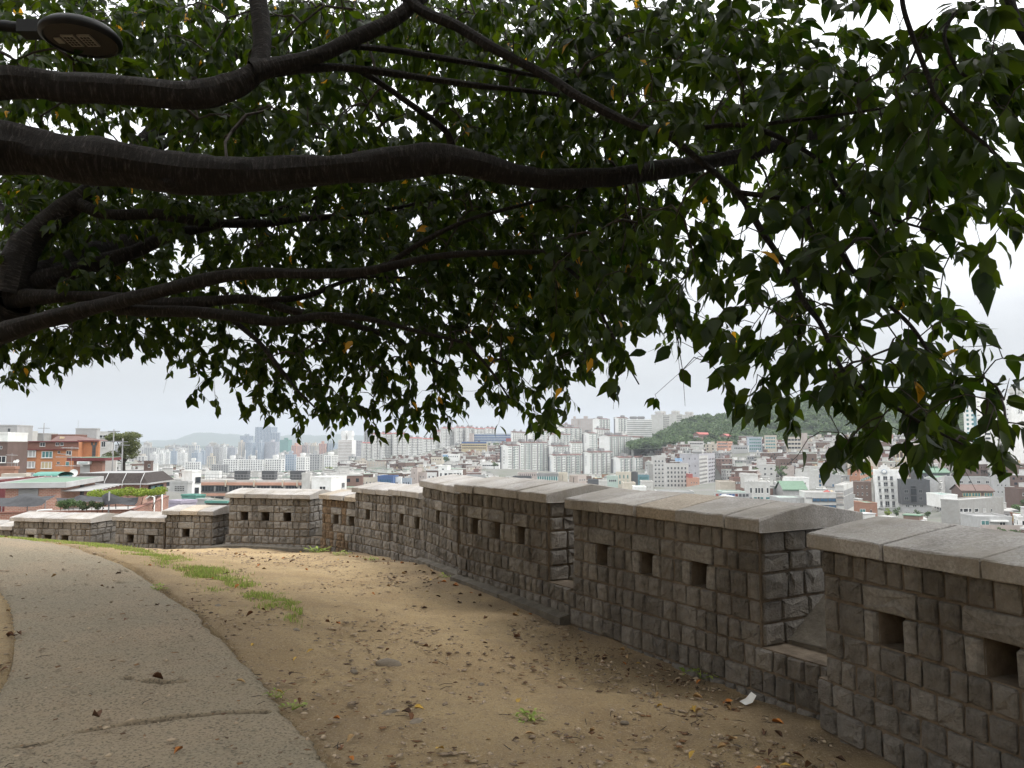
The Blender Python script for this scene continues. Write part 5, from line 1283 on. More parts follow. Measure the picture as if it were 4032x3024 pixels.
# --- hillside buildings on the right
for xs, ys, Y, a, w, lab, Ld, rf in (
    ((320, 375, 532), (520, 600), 900, 38, 'brick', 'brick terrace with a bright red roof at the foot of the wooded hill', dict(st='rows', n=8, fl=3.2, wh=.45), 'redroof'),
    ((580, 640, 750), (535, 600), 905, 38, 'brick', 'second brick terrace with red roofs right of the first', dict(st='rows', n=6, fl=3.2, wh=.45), 'redroof'),
    ((850, 985, 1008), (545, 680), 800, 10, 'bluegrey', 'grey green villa block with glazed bays under the hill, left of its twin', dict(st='rows', n=6, fl=3.3, wh=.5, pane='tglass'), 'grey'),
    ((1008, 1125, 1188), (530, 690), 790, 20, 'beige', 'beige villa block with glazed bays under the hill, right of its twin', dict(st='rows', n=6, fl=3.3, wh=.5, pane='tglass'), 'grey'),
    ((1225, 1370, 1428), (545, 680), 780, 16, 'beige', 'beige office with a blue glass strip below the hill', dict(st='rows', n=4, fl=4, wh=.45), 'lgrey'),
    ((1372, 1425, 1430), (508, 680), 785, 8, 'pink', 'tall pinkish stair block on the right of the beige office', None, 'lgrey'),
    ((548, 660, 700), (588, 660), 820, 20, 'salmon', 'long orange house row on the slope', dict(st='rows', n=8, fl=3.2, wh=.4), 'offw'),
    ((703, 850, 855), (628, 680), 760, 8, 'lgrey', 'grey house with a traditional curved roof on the slope', dict(st='rows', n=8, fl=3.4, wh=.4), 'dgrey'),
    ((275, 420, 425), (588, 640), 860, 8, 'offw', 'white stepped house below the bright red roof', dict(st='rows', n=8, fl=3.2, wh=.4), 'offw'),
    ((1663, 1790, 1796), (760, 860), 560, 10, 'grey', 'blue grey house with small square windows mid slope', dict(st='grid', n=4, fl=3.2, ww=.3, wh=.4, ind=True), 'lgrey'),
    ((1140, 1250, 1255), (770, 870), 600, 8, 'brown', 'grey brown block behind the tower house', dict(st='grid', n=3, fl=3.4, ww=.25, wh=.35), 'lgrey'),
    ((1195, 1290, 1295), (830, 940), 520, 8, 'pink', 'tan blank block right of the tower house', None, 'lgrey'),
    ((1420, 1650, 1655), (835, 880), 500, 8, 'offw', 'long white house with teal glazing and roof greenery', dict(st='rows', n=8, fl=4.5, wh=.6, pane='tglass'), 'groof')):
    b = B('hillside_building' if Y > 700 else 'house', lab, 'building' if Y > 700 else 'house', 5, xs, ys, Y, a, w, Ld, dict(st='grid', bay=4, fl=3.3, ww=.4, wh=.4) if a > 12 else None, roof=rf, group='larger houses on the hillside' if Y > 700 else None)
    if rf == 'redroof': pitched(b, 'redroof', 3, f=2)
# --- middle distance, centre-left (region 3)
RG = 'red topped apartment towers on the ridge'
for xs, ys, Y, a, lab in (
    ((396, 420, 500), (395, 640), 1480, 30, 'red topped tower left of the dark striped gable'),
    ((478, 500, 612), (388, 668), 1400, 30, 'red topped tower with a dark striped gable, third from the white banded one'),
    ((604, 616, 757), (388, 668), 1410, 22, 'red topped tower right of the dark striped gable'),
    ((735, 753, 892), (432, 660), 1350, 30, 'shorter red topped tower with a dark slanted gable mark'),
    ((884, 900, 1012), (440, 630), 1400, 22, 'grey topped tower right of the shorter red topped one'),
    ((1068, 1088, 1205), (335, 580), 1500, 28, 'red topped tower with a tall grey lift house on the skyline'),
    ((1200, 1218, 1312), (328, 525), 1520, 25, 'red topped tower right of the tall grey lift house'),
    ((1308, 1322, 1392), (328, 470), 1540, 22, 'narrow red topped tower between two lift houses'),
    ((1386, 1400, 1500), (340, 450), 1560, 22, 'red topped tower above the blue office slab, left half'),
    ((1496, 1510, 1602), (335, 450), 1570, 22, 'red topped tower above the blue office slab, right half'),
    ((300, 318, 442), (480, 690), 1500, 25, 'red topped low tower beside the white banded tower'),
    ((1008, 1022, 1082), (365, 600), 1530, 22, 'narrow beige striped tower before the tall grey lift house')):
    apt(lab, 3, xs, ys, Y, a=a, pat='bbfb'.replace('f', 'g'), ph=(.2, .65), bay=4.2, tilec='redroof', group=RG, stripe=(xs[1] - xs[0] > 17), wall='offw', pane='glass')
b = B('banded_tower', 'white tower with dense horizontal balcony bands at the left end of the ridge', 'apartment tower', 3, (78, 212, 250), (450, 700), 1450, 12, 'white', dict(st='corr', fl=2.8, pane='pink'), None, par=.5); penthouse(b, (.1, .55), 18, 14, 'white', f=1)
B('grey_tower', 'grey lilac tower behind the white banded tower', 'apartment tower', 3, (248, 312, 316), (455, 690), 1650, 8, 'lilac', dict(st='grid', bay=4, fl=2.9, ww=.5, wh=.5), None)
B('grey_tower', 'dark grey tower top between the banded tower and the red topped towers', 'apartment tower', 3, (326, 402, 406), (355, 480), 1750, 8, 'grey', dict(st='vert', n=3, ww=.3, par='grey'), None)
B('school_block', 'blue grey slab building with window bands on the ridge', 'building', 3, (1375, 1750, 1755), (390, 485), 1250, 6, 'bluegrey', dict(st='rows', n=26, fl=3.8, wh=.5, par='bluegrey', pane='blue'), None, roof='lgrey')
B('school_block', 'pinkish end block of the blue grey slab', 'building', 3, (1345, 1382, 1386), (385, 485), 1240, 6, 'pink', None, None)
B('red_block', 'red cube at the right end of the blue grey slab', 'building', 3, (1702, 1750, 1754), (435, 490), 1230, 6, 'redroof', None, None)
B('yellow_school', 'yellow school building with a blue roof edge on the hillside', 'school', 3, (1270, 1515, 1520), (485, 550), 1100, 6, 'yellow', dict(st='rows', n=14, fl=3.6, wh=.35, par='yellow'), None, roof='blue'); bandpx(BLD[-1], 1, 3, 1272, 1513, 466, 482, 'blue', 'roof_edge', .3)
B('white_school', 'white school with a blue end wall among the brick houses', 'school', 3, (1090, 1250, 1255), (588, 660), 950, 6, 'white', dict(st='grid', n=7, fl=4, ww=.4, wh=.4), None); bandpx(BLD[-1], 1, 3, 1090, 1140, 590, 650, 'skyblue', 'blue_panel', .3)
B('house', 'cream stepped house left of the white school', 'house', 3, (978, 1088, 1092), (618, 680), 930, 6, 'cream', dict(st='grid', n=4, fl=4, ww=.4, wh=.3), None)
B('house', 'pale tan tenement left of the wooded bank', 'house', 3, (362, 536, 542), (660, 740), 1050, 6, 'beige', dict(st='vert', n=6, ww=.4, par='beige', pane='lgrey'), None)
B('house', 'white office with big dark windows and a roof tower rising over the fourth battlement', 'office building', 3, (1050, 1278, 1284), (745, 900), 520, 6, 'white', None, None, roof='groof'); b = BLD[-1]
for x0, x1 in ((1066, 1082), (1108, 1134), (1146, 1188), (1196, 1220), (1228, 1250), (1258, 1270)): wpx(b, 1, 3, x0, x1, 766, 822, cols=1)
B('roof_tower', 'white roof tower with one dark window on the big-window office', 'building', 3, (1050, 1136, 1140), (702, 760), 522, 6, 'white', dict(st='grid', n=1, fl=3.6, ww=.35, wh=.5, ind=True), None, ctrl=False, base=2)
B('pink_tower', 'pink tower house with a stair shaft above the sixth battlement', 'house', 3, (785, 848, 852), (730, 920), 460, 6, 'pink', dict(st='grid', n=1, fl=3.4, ww=.15, wh=.3), None)
B('pink_tower_wing', 'pink wing with two columns of windows and a green roof', 'house', 3, (846, 934, 940), (768, 920), 462, 6, 'pink', dict(st='grid', n=2, fl=3.4, ww=.3, wh=.36, ind=True), None, roof='groof')
B('house', 'cream house with a square tower above the seventh battlement', 'house', 3, (325, 462, 468), (820, 940), 430, 6, 'cream', dict(st='grid', n=3, fl=3.6, ww=.3, wh=.3, ind=True), None)
B('blue_building', 'bright blue building with a glass front', 'building', 3, (463, 612, 616), (805, 930), 420, 6, 'blue', dict(st='rows', n=5, fl=4.2, wh=.6, pane='bglass', par='blue'), None, roof='blue')
B('house', 'white portal shaped house right of the bright blue building', 'house', 3, (604, 692, 698), (815, 930), 425, 6, 'white', dict(st='grid', n=1, fl=8, ww=.5, wh=.6, ind=True), None)
B('house', 'pale blue grey house below the pink tower', 'house', 3, (690, 790, 795), (825, 930), 440, 6, 'bluegrey', dict(st='grid', n=3, fl=3.6, ww=.4, wh=.3), None, roof='lgrey')
B('house', 'white villa with an arched gable behind the big-window office', 'house', 3, (930, 1030, 1036), (770, 860), 560, 6, 'white', dict(st='grid', n=2, fl=4, ww=.3, wh=.3), None)
B('house', 'grey block at the foot of the leftmost estate tower', 'house', 3, (1320, 1500, 1506), (790, 880), 620, 6, 'lgrey', dict(st='grid', n=5, fl=3.6, ww=.4, wh=.3), None)
B('house', 'white school wing below the estate tower with faint lettering', 'school', 3, (1465, 1640, 1646), (672, 760), 820, 6, 'white', dict(st='rows', n=8, fl=4, wh=.3), None)
# --- far left skyline (region 2)
def far(lab, xs, ys, Y, wall, st='grid', a=20, pane='bglass', ph=True, grp=None, fl=3.0, bay=5, ww=.55, **kw):
    b = B('far_tower', lab, 'tower', 2, xs, ys, Y, a, wall, dict(st=st, fl=fl, bay=bay, ww=ww, wh=.5, pane=pane, **kw), dict(st=st, fl=fl, bay=bay, ww=ww, wh=.5, pane=pane, **kw) if xs[2] - xs[1] > 4 else None, group=grp)
    if ph: penthouse(b, (.35,), 7, 8, wall, f=1)
    return b
SK = 'distant blue towers on the skyline'
far('tallest blue glass tower on the skyline', (1236, 1395, 1452), (200, 520), 2600, 'bluegrey', 'vert', 20, grp=SK, par='lilac', bay=6)
far('lower right shoulder of the tallest blue tower', (1388, 1470, 1482), (255, 520), 2580, 'bluegrey', 'vert', 20, grp=SK, par='lilac', bay=6, ph=False)
far('twin blue tower left of the tallest one', (1092, 1160, 1220), (285, 520), 2650, 'bluegrey', 'vert', 30, grp=SK, par='lilac', bay=6)
far('green netted tower under construction right of the tallest blue tower', (1478, 1560, 1596), (325, 520), 2500, 'teal', 'grid', 25, pane='tealb', grp=SK)
for x0, xc, x1, yt, w_, lab in ((1078, 1110, 1142, 348, 'beige', 'beige tower before the twin blue tower'), (1152, 1210, 1245, 352, 'bluegrey', 'grey blue tower in front of the gap left of the tallest'), (1264, 1300, 1330, 352, 'bluegrey', 'front tower below the tallest blue one, left'), (1326, 1440, 1478, 345, 'lilac', 'broad front tower below the tallest blue one, right')):
    far(lab, (x0, xc, x1), (yt, 540), 2300, w_, 'grid', 25, grp=SK)
for x0, xc, x1, yt, yb, Y, w_, lab in (
    (205, 228, 232, 480, 620, 2000, 'lgrey', 'slim pale tower at the left end of the skyline by the tree'), (228, 285, 306, 465, 620, 2050, 'white', 'white gridded tower next to the slim pale one'), (306, 355, 372, 455, 620, 2000, 'white', 'second white gridded tower'),
    (376, 418, 424, 440, 620, 2050, 'white', 'white tower beside the deep blue one'), (420, 480, 492, 432, 620, 2080, 'bluegrey', 'deep blue tower in the left group'), (490, 565, 596, 452, 620, 1950, 'white', 'broad white gridded tower in the left group'),
    (594, 660, 706, 378, 620, 1800, 'offw', 'tall cream tower in the left group'), (626, 690, 694, 450, 620, 1790, 'bluegrey', 'blue slab in front of the tall cream tower'), (706, 752, 762, 430, 560, 2200, 'bluegrey', 'blue tower right of the tall cream one'),
    (758, 815, 832, 388, 560, 2350, 'lilac', 'lilac tower with cranes behind'), (832, 900, 930, 395, 560, 2400, 'lgrey', 'pale tower below the cranes'), (918, 965, 972, 390, 560, 2450, 'white', 'white tower left of the wooded rise'), (970, 1050, 1066, 400, 560, 2450, 'lilac', 'broad lilac tower left of the blue group'),
    (782, 840, 862, 485, 620, 1700, 'cream', 'cream stepped block in the low middle'), (566, 715, 722, 540, 660, 1300, 'white', 'white gridded low block left of the estate'), (820, 990, 996, 565, 660, 1200, 'lgrey', 'broad grey commercial block below the far towers'),
    (935, 1080, 1112, 515, 700, 1350, 'white', 'white slab of the pale estate, left'), (1085, 1320, 1334, 518, 680, 1330, 'white', 'wide white slab of the pale estate with dense windows'), (1338, 1500, 1534, 512, 690, 1320, 'white', 'white slab of the pale estate with a brick end'),
    (1534, 1625, 1645, 468, 690, 1350, 'bluegrey', 'grey blue tower of the pale estate'), (1640, 1730, 1772, 490, 690, 1330, 'white', 'white tower of the pale estate with a tan end'), (1768, 1870, 1894, 465, 690, 1380, 'lgrey', 'pale grey tower of the estate'), (1910, 1980, 2044, 478, 640, 1500, 'white', 'white tower before the ridge towers'),
    (1592, 1640, 1690, 380, 520, 2000, 'salmon', 'salmon tower right of the green netted tower'), (1688, 1750, 1770, 375, 520, 2020, 'pink', 'pink tower next to the salmon one'), (1766, 1830, 1860, 378, 520, 1980, 'beige', 'tan tower on the skyline'), (1856, 1920, 1934, 362, 520, 2050, 'salmon', 'salmon and white tower on the skyline'), (1930, 2000, 2040, 358, 520, 2050, 'bluegrey', 'blue grey tower before the banded ridge tower')):
    far(lab, (x0, xc, x1), (yt, yb), Y, w_, 'grid', 24, pane='glass' if w_ in ('white', 'lgrey') else 'bglass', grp='pale towers of the far city')

# ------------------------------------------------------------------ school and white houses beyond the wall (left of centre)
b = B('school', 'long school building with salmon bands and dark strip windows', 'school', 2, (715, 1700, 1704), (722, 960), 238, 1.5, 'offw', None, None, roof='gconc', par=.3)
for y0, y1 in ((735, 764), (840, 867)): bandpx(b, 1, 2, 722, 1698, y0, y1, 'salmon', 'salmon_band', .45)
for x in (972, 1245, 1520, 1660): bandpx(b, 1, 2, x - 6, x + 6, 715, 775, 'cream', 'rain_head', .8)
for x0, x1 in ((738, 858), (872, 984), (1002, 1124), (1138, 1252), (1270, 1394), (1408, 1524), (1545, 1662), (1684, 1698)): wpx(b, 1, 2, x0, x1, 768, 824, cols=4 if x1 - x0 > 30 else 1, frame='dgrey')
for x0, x1 in ((826, 858), (872, 950)): wpx(b, 1, 2, x0, x1, 874, 912, cols=3, frame='dgrey')
mb = MB(); e, n, l = face(b, 1)
for z in (1.0, 1.9): mb.tube([(0, .4, b.H + z), (e.x * l, e.y * l + .4, b.H + z)], .05, 4)
for i in range(34): s = l * i / 33; mb.tube([(e.x * s, e.y * s + .4, b.H), (e.x * s, e.y * s + .4, b.H + 1.9)], .04, 4)
mb.build('railing', CM['rail'], b.ro)
for q, x in enumerate((1082, 1348, 1625)):
    s, z = hit(b, 1, 2, x, 700); p = b.C + b.e1 * s + Vector((0, 4, 0)); o = empty('roof_fan', (p.x, p.y, b.zb + b.H)); tag(o, ('left', 'middle', 'right')[q] + ' one of three dark roof fan housings on the school', 'fan housing', 'fan housings on the school roof')
    mb = MB(); mb.abox(-2, 2, -1.5, 1.5, .4, 3.0); mb.build('casing', CM['dgrey'], o); mb = MB(); mb.abox(-1.7, 1.7, -1.3, 1.3, 0, .4); mb.build('base', CM['rail'], o)
b = B('stair_tower', 'plain off-white stair tower on the right part of the school roof', 'building', 2, (1698, 1776, 1798), (660, 960), 236, 20, 'offw', None, None)
b = B('white_house', 'plain white building with a railed roof right of the school stair tower', 'house', 2, (1795, 1985, 2132), (690, 960), 232, 14, 'white', None, None, roof='lgrey', par=.2); wpx(b, 1, 2, 1872, 1932, 774, 812); wpx(b, 2, 2, 2082, 2110, 738, 790)
mb = MB()
for z in (.9, 1.6): mb.tube([(b.e1 * b.l1).to_tuple()[:2] + (b.H + z,), (0, 0, b.H + z), (b.e2 * b.l2).to_tuple()[:2] + (b.H + z,)], .05, 4)
mb.build('railing', CM['rail'], b.ro)
b = B('white_house', 'white rendered house with two dark windows left of the school', 'house', 2, (540, 640, 728), (632, 900), 195, 30, 'white', None, None, roof='groof', par=.3); wpx(b, 2, 2, 672, 722, 685, 738, cols=1, frame='dgrey'); wpx(b, 2, 2, 668, 708, 786, 840, cols=1, frame='dgrey')
B('white_house', 'white parapet house behind the school with a ladder', 'house', 2, (764, 900, 926), (640, 760), 275, 16, 'white', None, None, roof='groof')
b = B('ornate_house', 'pale house with an ornate balustrade screen beside the white rendered house', 'house', 2, (430, 600, 642), (742, 930), 170, 12, 'lgrey', None, None, roof='lgrey', par=.4)
for i in range(6):
    for j in range(3): wpx(b, 1, 2, 478 + i * 16, 489 + i * 16, 770 + j * 18, 783 + j * 18, cols=1, sill=False, frame='offw')
B('low_house', 'low house with a mint corrugated canopy below the ornate house', 'house', 2, (545, 680, 772), (868, 960), 120, 25, 'teal', None, None, roof='mint', par=.2)
B('low_house', 'flat white roofed shed with a purple wall behind the low battlements', 'shed', 2, (424, 540, 690), (935, 1010), 100, 30, 'purple', None, None, roof='white', par=.3)
B('low_house', 'grey sloped wall beside the green edged roof', 'wall', 2, (690, 790, 826), (905, 1000), 110, 35, 'gconc', None, None, par=.1, depth=2)
B('low_house', 'brown building with a bright green roof edge left of the broad battlement', 'house', 2, (780, 1000, 1006), (935, 1010), 105, 8, 'brown', None, None, roof='groof', par=.1); bandpx(BLD[-1], 1, 2, 782, 1000, 912, 936, 'teal', 'roof_edge', .4)

# ------------------------------------------------------------------ brick houses on the left
M['brickwall'] = None
def brick_material(name, c1, c2, mortar, sx=1.0):
    m = bpy.data.materials.new(name); m.use_nodes = True; n, l = m.node_tree.nodes, m.node_tree.links; b = n['Principled BSDF']; b.inputs['Roughness'].default_value = .9
    tc = n.new('ShaderNodeTexCoord'); sp = n.new('ShaderNodeSeparateXYZ'); l.new(tc.outputs['Object'], sp.inputs[0])
    ad = n.new('ShaderNodeMath'); ad.operation = 'ADD'; l.new(sp.outputs['X'], ad.inputs[0]); l.new(sp.outputs['Y'], ad.inputs[1])
    cb = n.new('ShaderNodeCombineXYZ'); l.new(ad.outputs[0], cb.inputs[0]); l.new(sp.outputs['Z'], cb.inputs[1])
    br = n.new('ShaderNodeTexBrick'); l.new(cb.outputs[0], br.inputs['Vector']); br.inputs['Scale'].default_value = 1; br.inputs['Brick Width'].default_value = .3 * sx; br.inputs['Row Height'].default_value = .11 * sx
    br.inputs['Mortar Size'].default_value = .012 * sx; br.inputs['Color1'].default_value = c1; br.inputs['Color2'].default_value = c2; br.inputs['Mortar'].default_value = mortar
    no = n.new('ShaderNodeTexNoise'); no.inputs['Scale'].default_value = .6; no.inputs['Detail'].default_value = 5; l.new(tc.outputs['Object'], no.inputs['Vector'])
    mr = n.new('ShaderNodeMapRange'); mr.inputs['To Min'].default_value = .7; mr.inputs['To Max'].default_value = 1.2; l.new(no.outputs['Fac'], mr.inputs['Value'])
    hs = n.new('ShaderNodeHueSaturation'); l.new(br.outputs['Color'], hs.inputs['Color']); l.new(mr.outputs[0], hs.inputs['Value']); l.new(hs.outputs[0], b.inputs['Base Color'])
    return m
CM['nbrick'] = brick_material('near_red_brick', (.34, .15, .10, 1), (.25, .105, .07, 1), (.36, .28, .23, 1))
CM['pbrick'] = brick_material('pale_red_brick', (.42, .21, .15, 1), (.34, .16, .11, 1), (.50, .42, .36, 1))
CM['obrick'] = brick_material('orange_brick', (.50, .20, .085, 1), (.44, .17, .07, 1), (.46, .24, .13, 1))
CM['bbrick'] = brick_material('brown_brick', (.23, .10, .07, 1), (.18, .075, .055, 1), (.22, .13, .10, 1))
CM['shingle'] = pmat('dark_shingle', (.035, .028, .026, 1), .9, (.06, .05, .045, 1), 5, 4, .5, 14)
NA = -15.5
g = B('brick_terrace_house', 'brick house with a roof terrace parapet right behind the far battlements', 'house', 1, (-300, 1315, 1650), (1128, 1350), 48, NA, 'nbrick', None, None, roof='gconc', par=0, depth=14)
PARAP = g
mb = MB()
for f, l in ((1, g.l1), (2, g.l2)):
    fbox(mb, g, f, 0, l, g.H - .1, g.H + .02, .05)
zt = g.H
par_m = MB(); e1, n1, e2, n2 = g.e1, g.n1, g.e2, g.n2
# terrace floor sunk behind a parapet: raise parapet walls
def parapet(mb, f, l, h, th=.25, cap=.0):
    e, n, _ = face(g, f); o = (e * l) if f == 1 else Vector((0, 0, 0)); ax = -e * l if f == 1 else e * l
    o = o - n * th; mb.box((o.x, o.y, zt), ax, n * th, (0, 0, h))
parapet(par_m, 1, g.l1, .75); parapet(par_m, 2, g.l2, .75); par_m.build('parapet', CM['nbrick'], g.root)
cp = MB()
for f, l in ((1, g.l1), (2, g.l2)):
    e, n, _ = face(g, f); o = (e * l) if f == 1 else Vector((0, 0, 0)); ax = -e * l if f == 1 else e * l; o = o - n * .28; cp.box((o.x, o.y, zt + .752), ax, n * .32, (0, 0, .07))
cp.build('parapet_coping', CM['bbrick'], g.root)
s, z = hit(g, 2, 1, 1440, 1030); mb = MB(); fbox(mb, g, 2, 0, g.l2, .5, .95, .3); mb.build('ledge', CM['offw'], g.root)
for q, (x, y) in enumerate(((1500, 890), (1575, 870))):
    s, z = hit(g, 2, 1, x, y); mb = MB(); p = e2 * s; mb.tube([(p.x - .5, p.y, zt + 1.0), (p.x - .2, p.y, zt + 1.25), (p.x + .1, p.y - .05, zt + 1.15), (p.x + .14, p.y - .05, zt - 1.6)], .06, 6); mb.build('drain_pipe', CM['white'], g.root)
for x in (350,):
    s, z = hit(g, 1, 1, x, 1000); p = e1 * s; mb = MB(); mb.tube([(p.x + 1.2, p.y - .1, zt + .95), (p.x + .4, p.y - .15, zt + .9), (p.x, p.y - .2, zt + .5), (p.x - .2, p.y - .2, zt - .4)], .05, 6); mb.build('drain_pipe', CM['white'], g.root)
# house with a white fascia and a green flat roof
h = B('green_roof_house', 'brick house with a thick white fascia and green flat roof', 'house', 1, (75, 600, 935), (792, 1100), 57, NA, 'pbrick', None, None, roof='groof', par=0, depth=8)
mb = MB(); ov = .55
ft = [h.n1 * ov + h.n2 * ov, h.e2 * (h.l2 + ov) + h.n2 * ov, h.e1 * (h.l1 + ov) + h.e2 * (h.l2 + ov), h.e1 * (h.l1 + ov) + h.n1 * ov]
ft = [h.n1 * ov + h.n2 * ov, h.e2 * h.l2 + h.n2 * ov - h.n1 * ov, h.e1 * h.l1 + h.e2 * h.l2 - h.n1 * ov - h.n2 * ov, h.e1 * h.l1 + h.n1 * ov - h.n2 * ov]
mb.hexa([(p.x, p.y, h.H + .06) for p in ft], [(p.x, p.y, h.H + .38) for p in ft], 0, 1); mb.build('fascia', [CM['lgrey'], CM['groof']], h.root)
mb = MB(); cen = (ft[0] + ft[2]) / 2; ins = [p + (cen - p) * .05 for p in ft]
for i in range(4):
    p, q, pi, qi = ft[i], ft[(i + 1) % 4], ins[i], ins[(i + 1) % 4]; mb.hexa([(w.x, w.y, h.H + .382) for w in (p, q, qi, pi)], [(w.x, w.y, h.H + .45) for w in (p, q, qi, pi)])
mb.build('roof_kerb', CM['lgrey'], h.root)
sa, za = hit(h, 1, 1, 205, 800); sb, zb = hit(h, 1, 1, 395, 880); mb = MB(); fbox(mb, h, 1, sb, sa, zb, za, .03); sh = mb.build('shutter', CM['dgrey'], h.root)
for i in range(13): mb = MB(); s = sb + (sa - sb) * (i + .5) / 13; fbox(mb, h, 1, s - .05, s + .05, zb, za, .09); mb.build('slat', CM['grey'], sh)
wpx(h, 1, 1, 790, 830, 800, 870, cols=1) if False else None
sd_, zd_ = hit(h, 2, 1, 810, 850); mb = MB(); fbox(mb, h, 2, sd_ - .5, sd_ + .5, zd_ - 1.2, zd_ + 1.0, .06); mb.build('door', CM['dgrey'], h.root)
mb = MB(); s0, z0_ = hit(h, 2, 1, 640, 775)
for i in range(14):
    t0 = i / 14; q = h.e2 * (.3 + t0 * (h.l2 - .2)); mb.box((q.x, q.y, h.H - .25 - .06 * (i % 2)), h.e2 * (h.l2 / 14 * .96), h.n2 * 2.2, (0, 0, .05))
mb.build('awning', CM['lgrey'], h.root)
mb = MB(); q = h.e2 * h.l2 * .5 + h.n2 * 1.7; mb.tube([(q.x, q.y, h.H - .3), (q.x, q.y, -3)], .05, 6); mb.build('awning_post', CM['rail'], h.root)
# dark shingled mansard house
d = B('mansard_house', 'brick house with a dark shingled mansard roof', 'house', 1, (745, 1400, 1625), (742, 1000), 76, -6, 'pbrick', None, None, roof='gconc', par=0, depth=10)
top = rp(1, 1400, 642)[1]; zt2 = U(rp(1, 1400, 642)[0], top, 77).z - d.zb
ov = .6; fo = [d.n1 * ov + d.n2 * ov, d.e2 * d.l2 + d.n2 * ov - d.n1 * ov, d.e1 * d.l1 + d.e2 * d.l2 - d.n1 * ov - d.n2 * ov, d.e1 * d.l1 + d.n1 * ov - d.n2 * ov]; cen = (fo[0] + fo[2]) / 2; fi = [p + (cen - p).normalized() * 1.3 for p in fo]
mb = MB(); mb.hexa([(p.x, p.y, d.H + .02) for p in fo], [(p.x, p.y, zt2) for p in fi], 0, 1); mb.build('mansard_roof', [CM['shingle'], CM['grey']], d.root)
mb = MB(); mb.hexa([(p.x, p.y, d.H - .14) for p in fo], [(p.x * 1.0, p.y, d.H + .015) for p in fo], 0); mb.build('eaves', CM['lgrey'], d.root)
for x in (1055, 1228, 1402):
    s, z = hit(d, 1, 1, x, 700); p = d.e1 * s + d.n1 * .7; q = d.e1 * s - d.n1 * .2
    mb = MB(); mb.tube([(p.x - .1, p.y, d.H - 1.0), (p.x, p.y, d.H + .2), (q.x, q.y, zt2)], .035, 6); mb.build('drain_pipe', CM['lgrey'], d.root)
wpx(d, 2, 1, 1450, 1572, 768, 850, pane='tglass', frame='dgrey', cols=2)
# orange brick flats
o_ = B('brick_flats', 'orange brick flats with white framed windows and a dark red roof edge', 'apartment house', 1, (190, 760, 764), (345, 760), 175, -8, 'obrick', None, None, roof='gconc', par=0, depth=12)
bandpx(o_, 1, 1, 190, 762, 345, 418, 'bbrick', 'upper_storey', .25); bandpx(o_, 1, 1, 190, 762, 336, 346, 'wine', 'roof_edge', .7); bandpx(o_, 1, 1, 190, 640, 414, 421, 'wine', 'storey_band', .6)
for x0, x1, y0, y1, pn, cl in ((240, 272, 360, 386, 'glass', 2), (392, 444, 350, 388, 'glass', 2), (545, 578, 350, 382, 'glass', 2), (590, 620, 348, 380, 'glass', 2), (212, 355, 426, 490, 'lgrey', 4), (410, 516, 434, 498, 'tglass', 3), (562, 588, 432, 456, 'glass', 2), (645, 696, 430, 472, 'glass', 2),
                               (212, 352, 532, 596, 'lgrey', 4), (408, 514, 536, 602, 'yellow', 3), (560, 588, 536, 558, 'glass', 2), (645, 680, 534, 576, 'tglass', 1), (212, 350, 640, 690, 'lgrey', 4), (640, 676, 636, 672, 'glass', 1)):
    wpx(o_, 1, 1, x0, x1, y0, y1, pane=pn, cols=cl, out=.28 if y0 < 400 else .05)
t_ = B('brick_flats_wing', 'tall orange brick stair wing with five dark vertical characters', 'apartment house', 1, (758, 955, 962), (335, 760), 178, -8, 'obrick', None, None, roof='gconc', par=0, depth=10); bandpx(t_, 1, 1, 758, 958, 328, 340, 'wine', 'roof_edge', .6); wpx(t_, 1, 1, 762, 792, 342, 500, cols=1, frame='black')
sx, zx = hit(t_, 1, 1, 912, 425); _, zy = hit(t_, 1, 1, 912, 370)
text_on(t_, 1, sx, zx, '은하연립', 1.35, 'dgrey', True) if False else None
for q in range(5):
    _, zq = hit(t_, 1, 1, 912, 370 + q * 28)
    for dx, w_ in (((-.35, .5), (.45, .5)) if q == 0 else ((0, .75),)): mb = MB(); fbox(mb, t_, 1, sx + dx - w_ / 2, sx + dx + w_ / 2, zq - .1, zq + .55, .08); fbox(mb, t_, 1, sx + dx - w_ * .35, sx + dx + w_ * .2, zq - .38, zq - .2, .08); mb.build('wall_character', CM['dgrey'], t_.root)
l_ = B('brown_house', 'brown brick house left of the orange flats', 'house', 1, (75, 205, 208), (350, 760), 172, -8, 'bbrick', None, None, roof='gconc', par=0, depth=10); wpx(l_, 1, 1, 122, 164, 356, 402); wpx(l_, 1, 1, 116, 160, 452, 502, pane='tglass'); bandpx(l_, 1, 1, 75, 206, 340, 350, 'wine', 'roof_edge', .6)
b = B('annex', 'small brick rooftop annex with a red slab roof and a blue awning', 'house', 1, (720, 1000, 1005), (525, 800), 108, -8, 'nbrick', None, None, roof='groof', par=0, depth=6)
mb = MB(); fbox(mb, b, 1, -.6, b.l1 + .6, b.H, b.H + .4, .8, inn=6); mb.build('slab_roof', CM['wine'], b.root); mb = MB(); fbox(mb, b, 1, -.5, b.l1 + .5, b.H + .405, b.H + .45, .7, inn=5.9); mb.build('roof_paint', CM['groof'], b.root)
sa, za = hit(b, 1, 1, 788, 562); sb, zb = hit(b, 1, 1, 880, 660); mb = MB(); fbox(mb, b, 1, sb, sa, zb, za, .08); mb.build('door', CM['lgrey'], b.root)
sa, za = hit(b, 1, 1, 778, 532); sb, zb = hit(b, 1, 1, 896, 560); mb = MB(); fbox(mb, b, 1, sb, sa, zb, za, .9); aw = mb.build('awning', CM['white'], b.root); mb = MB(); fbox(mb, b, 1, sb + .2, sa - .2, zb + .25, za - .25, .95); mb.build('awning_glass', CM['tglass'], b.root)
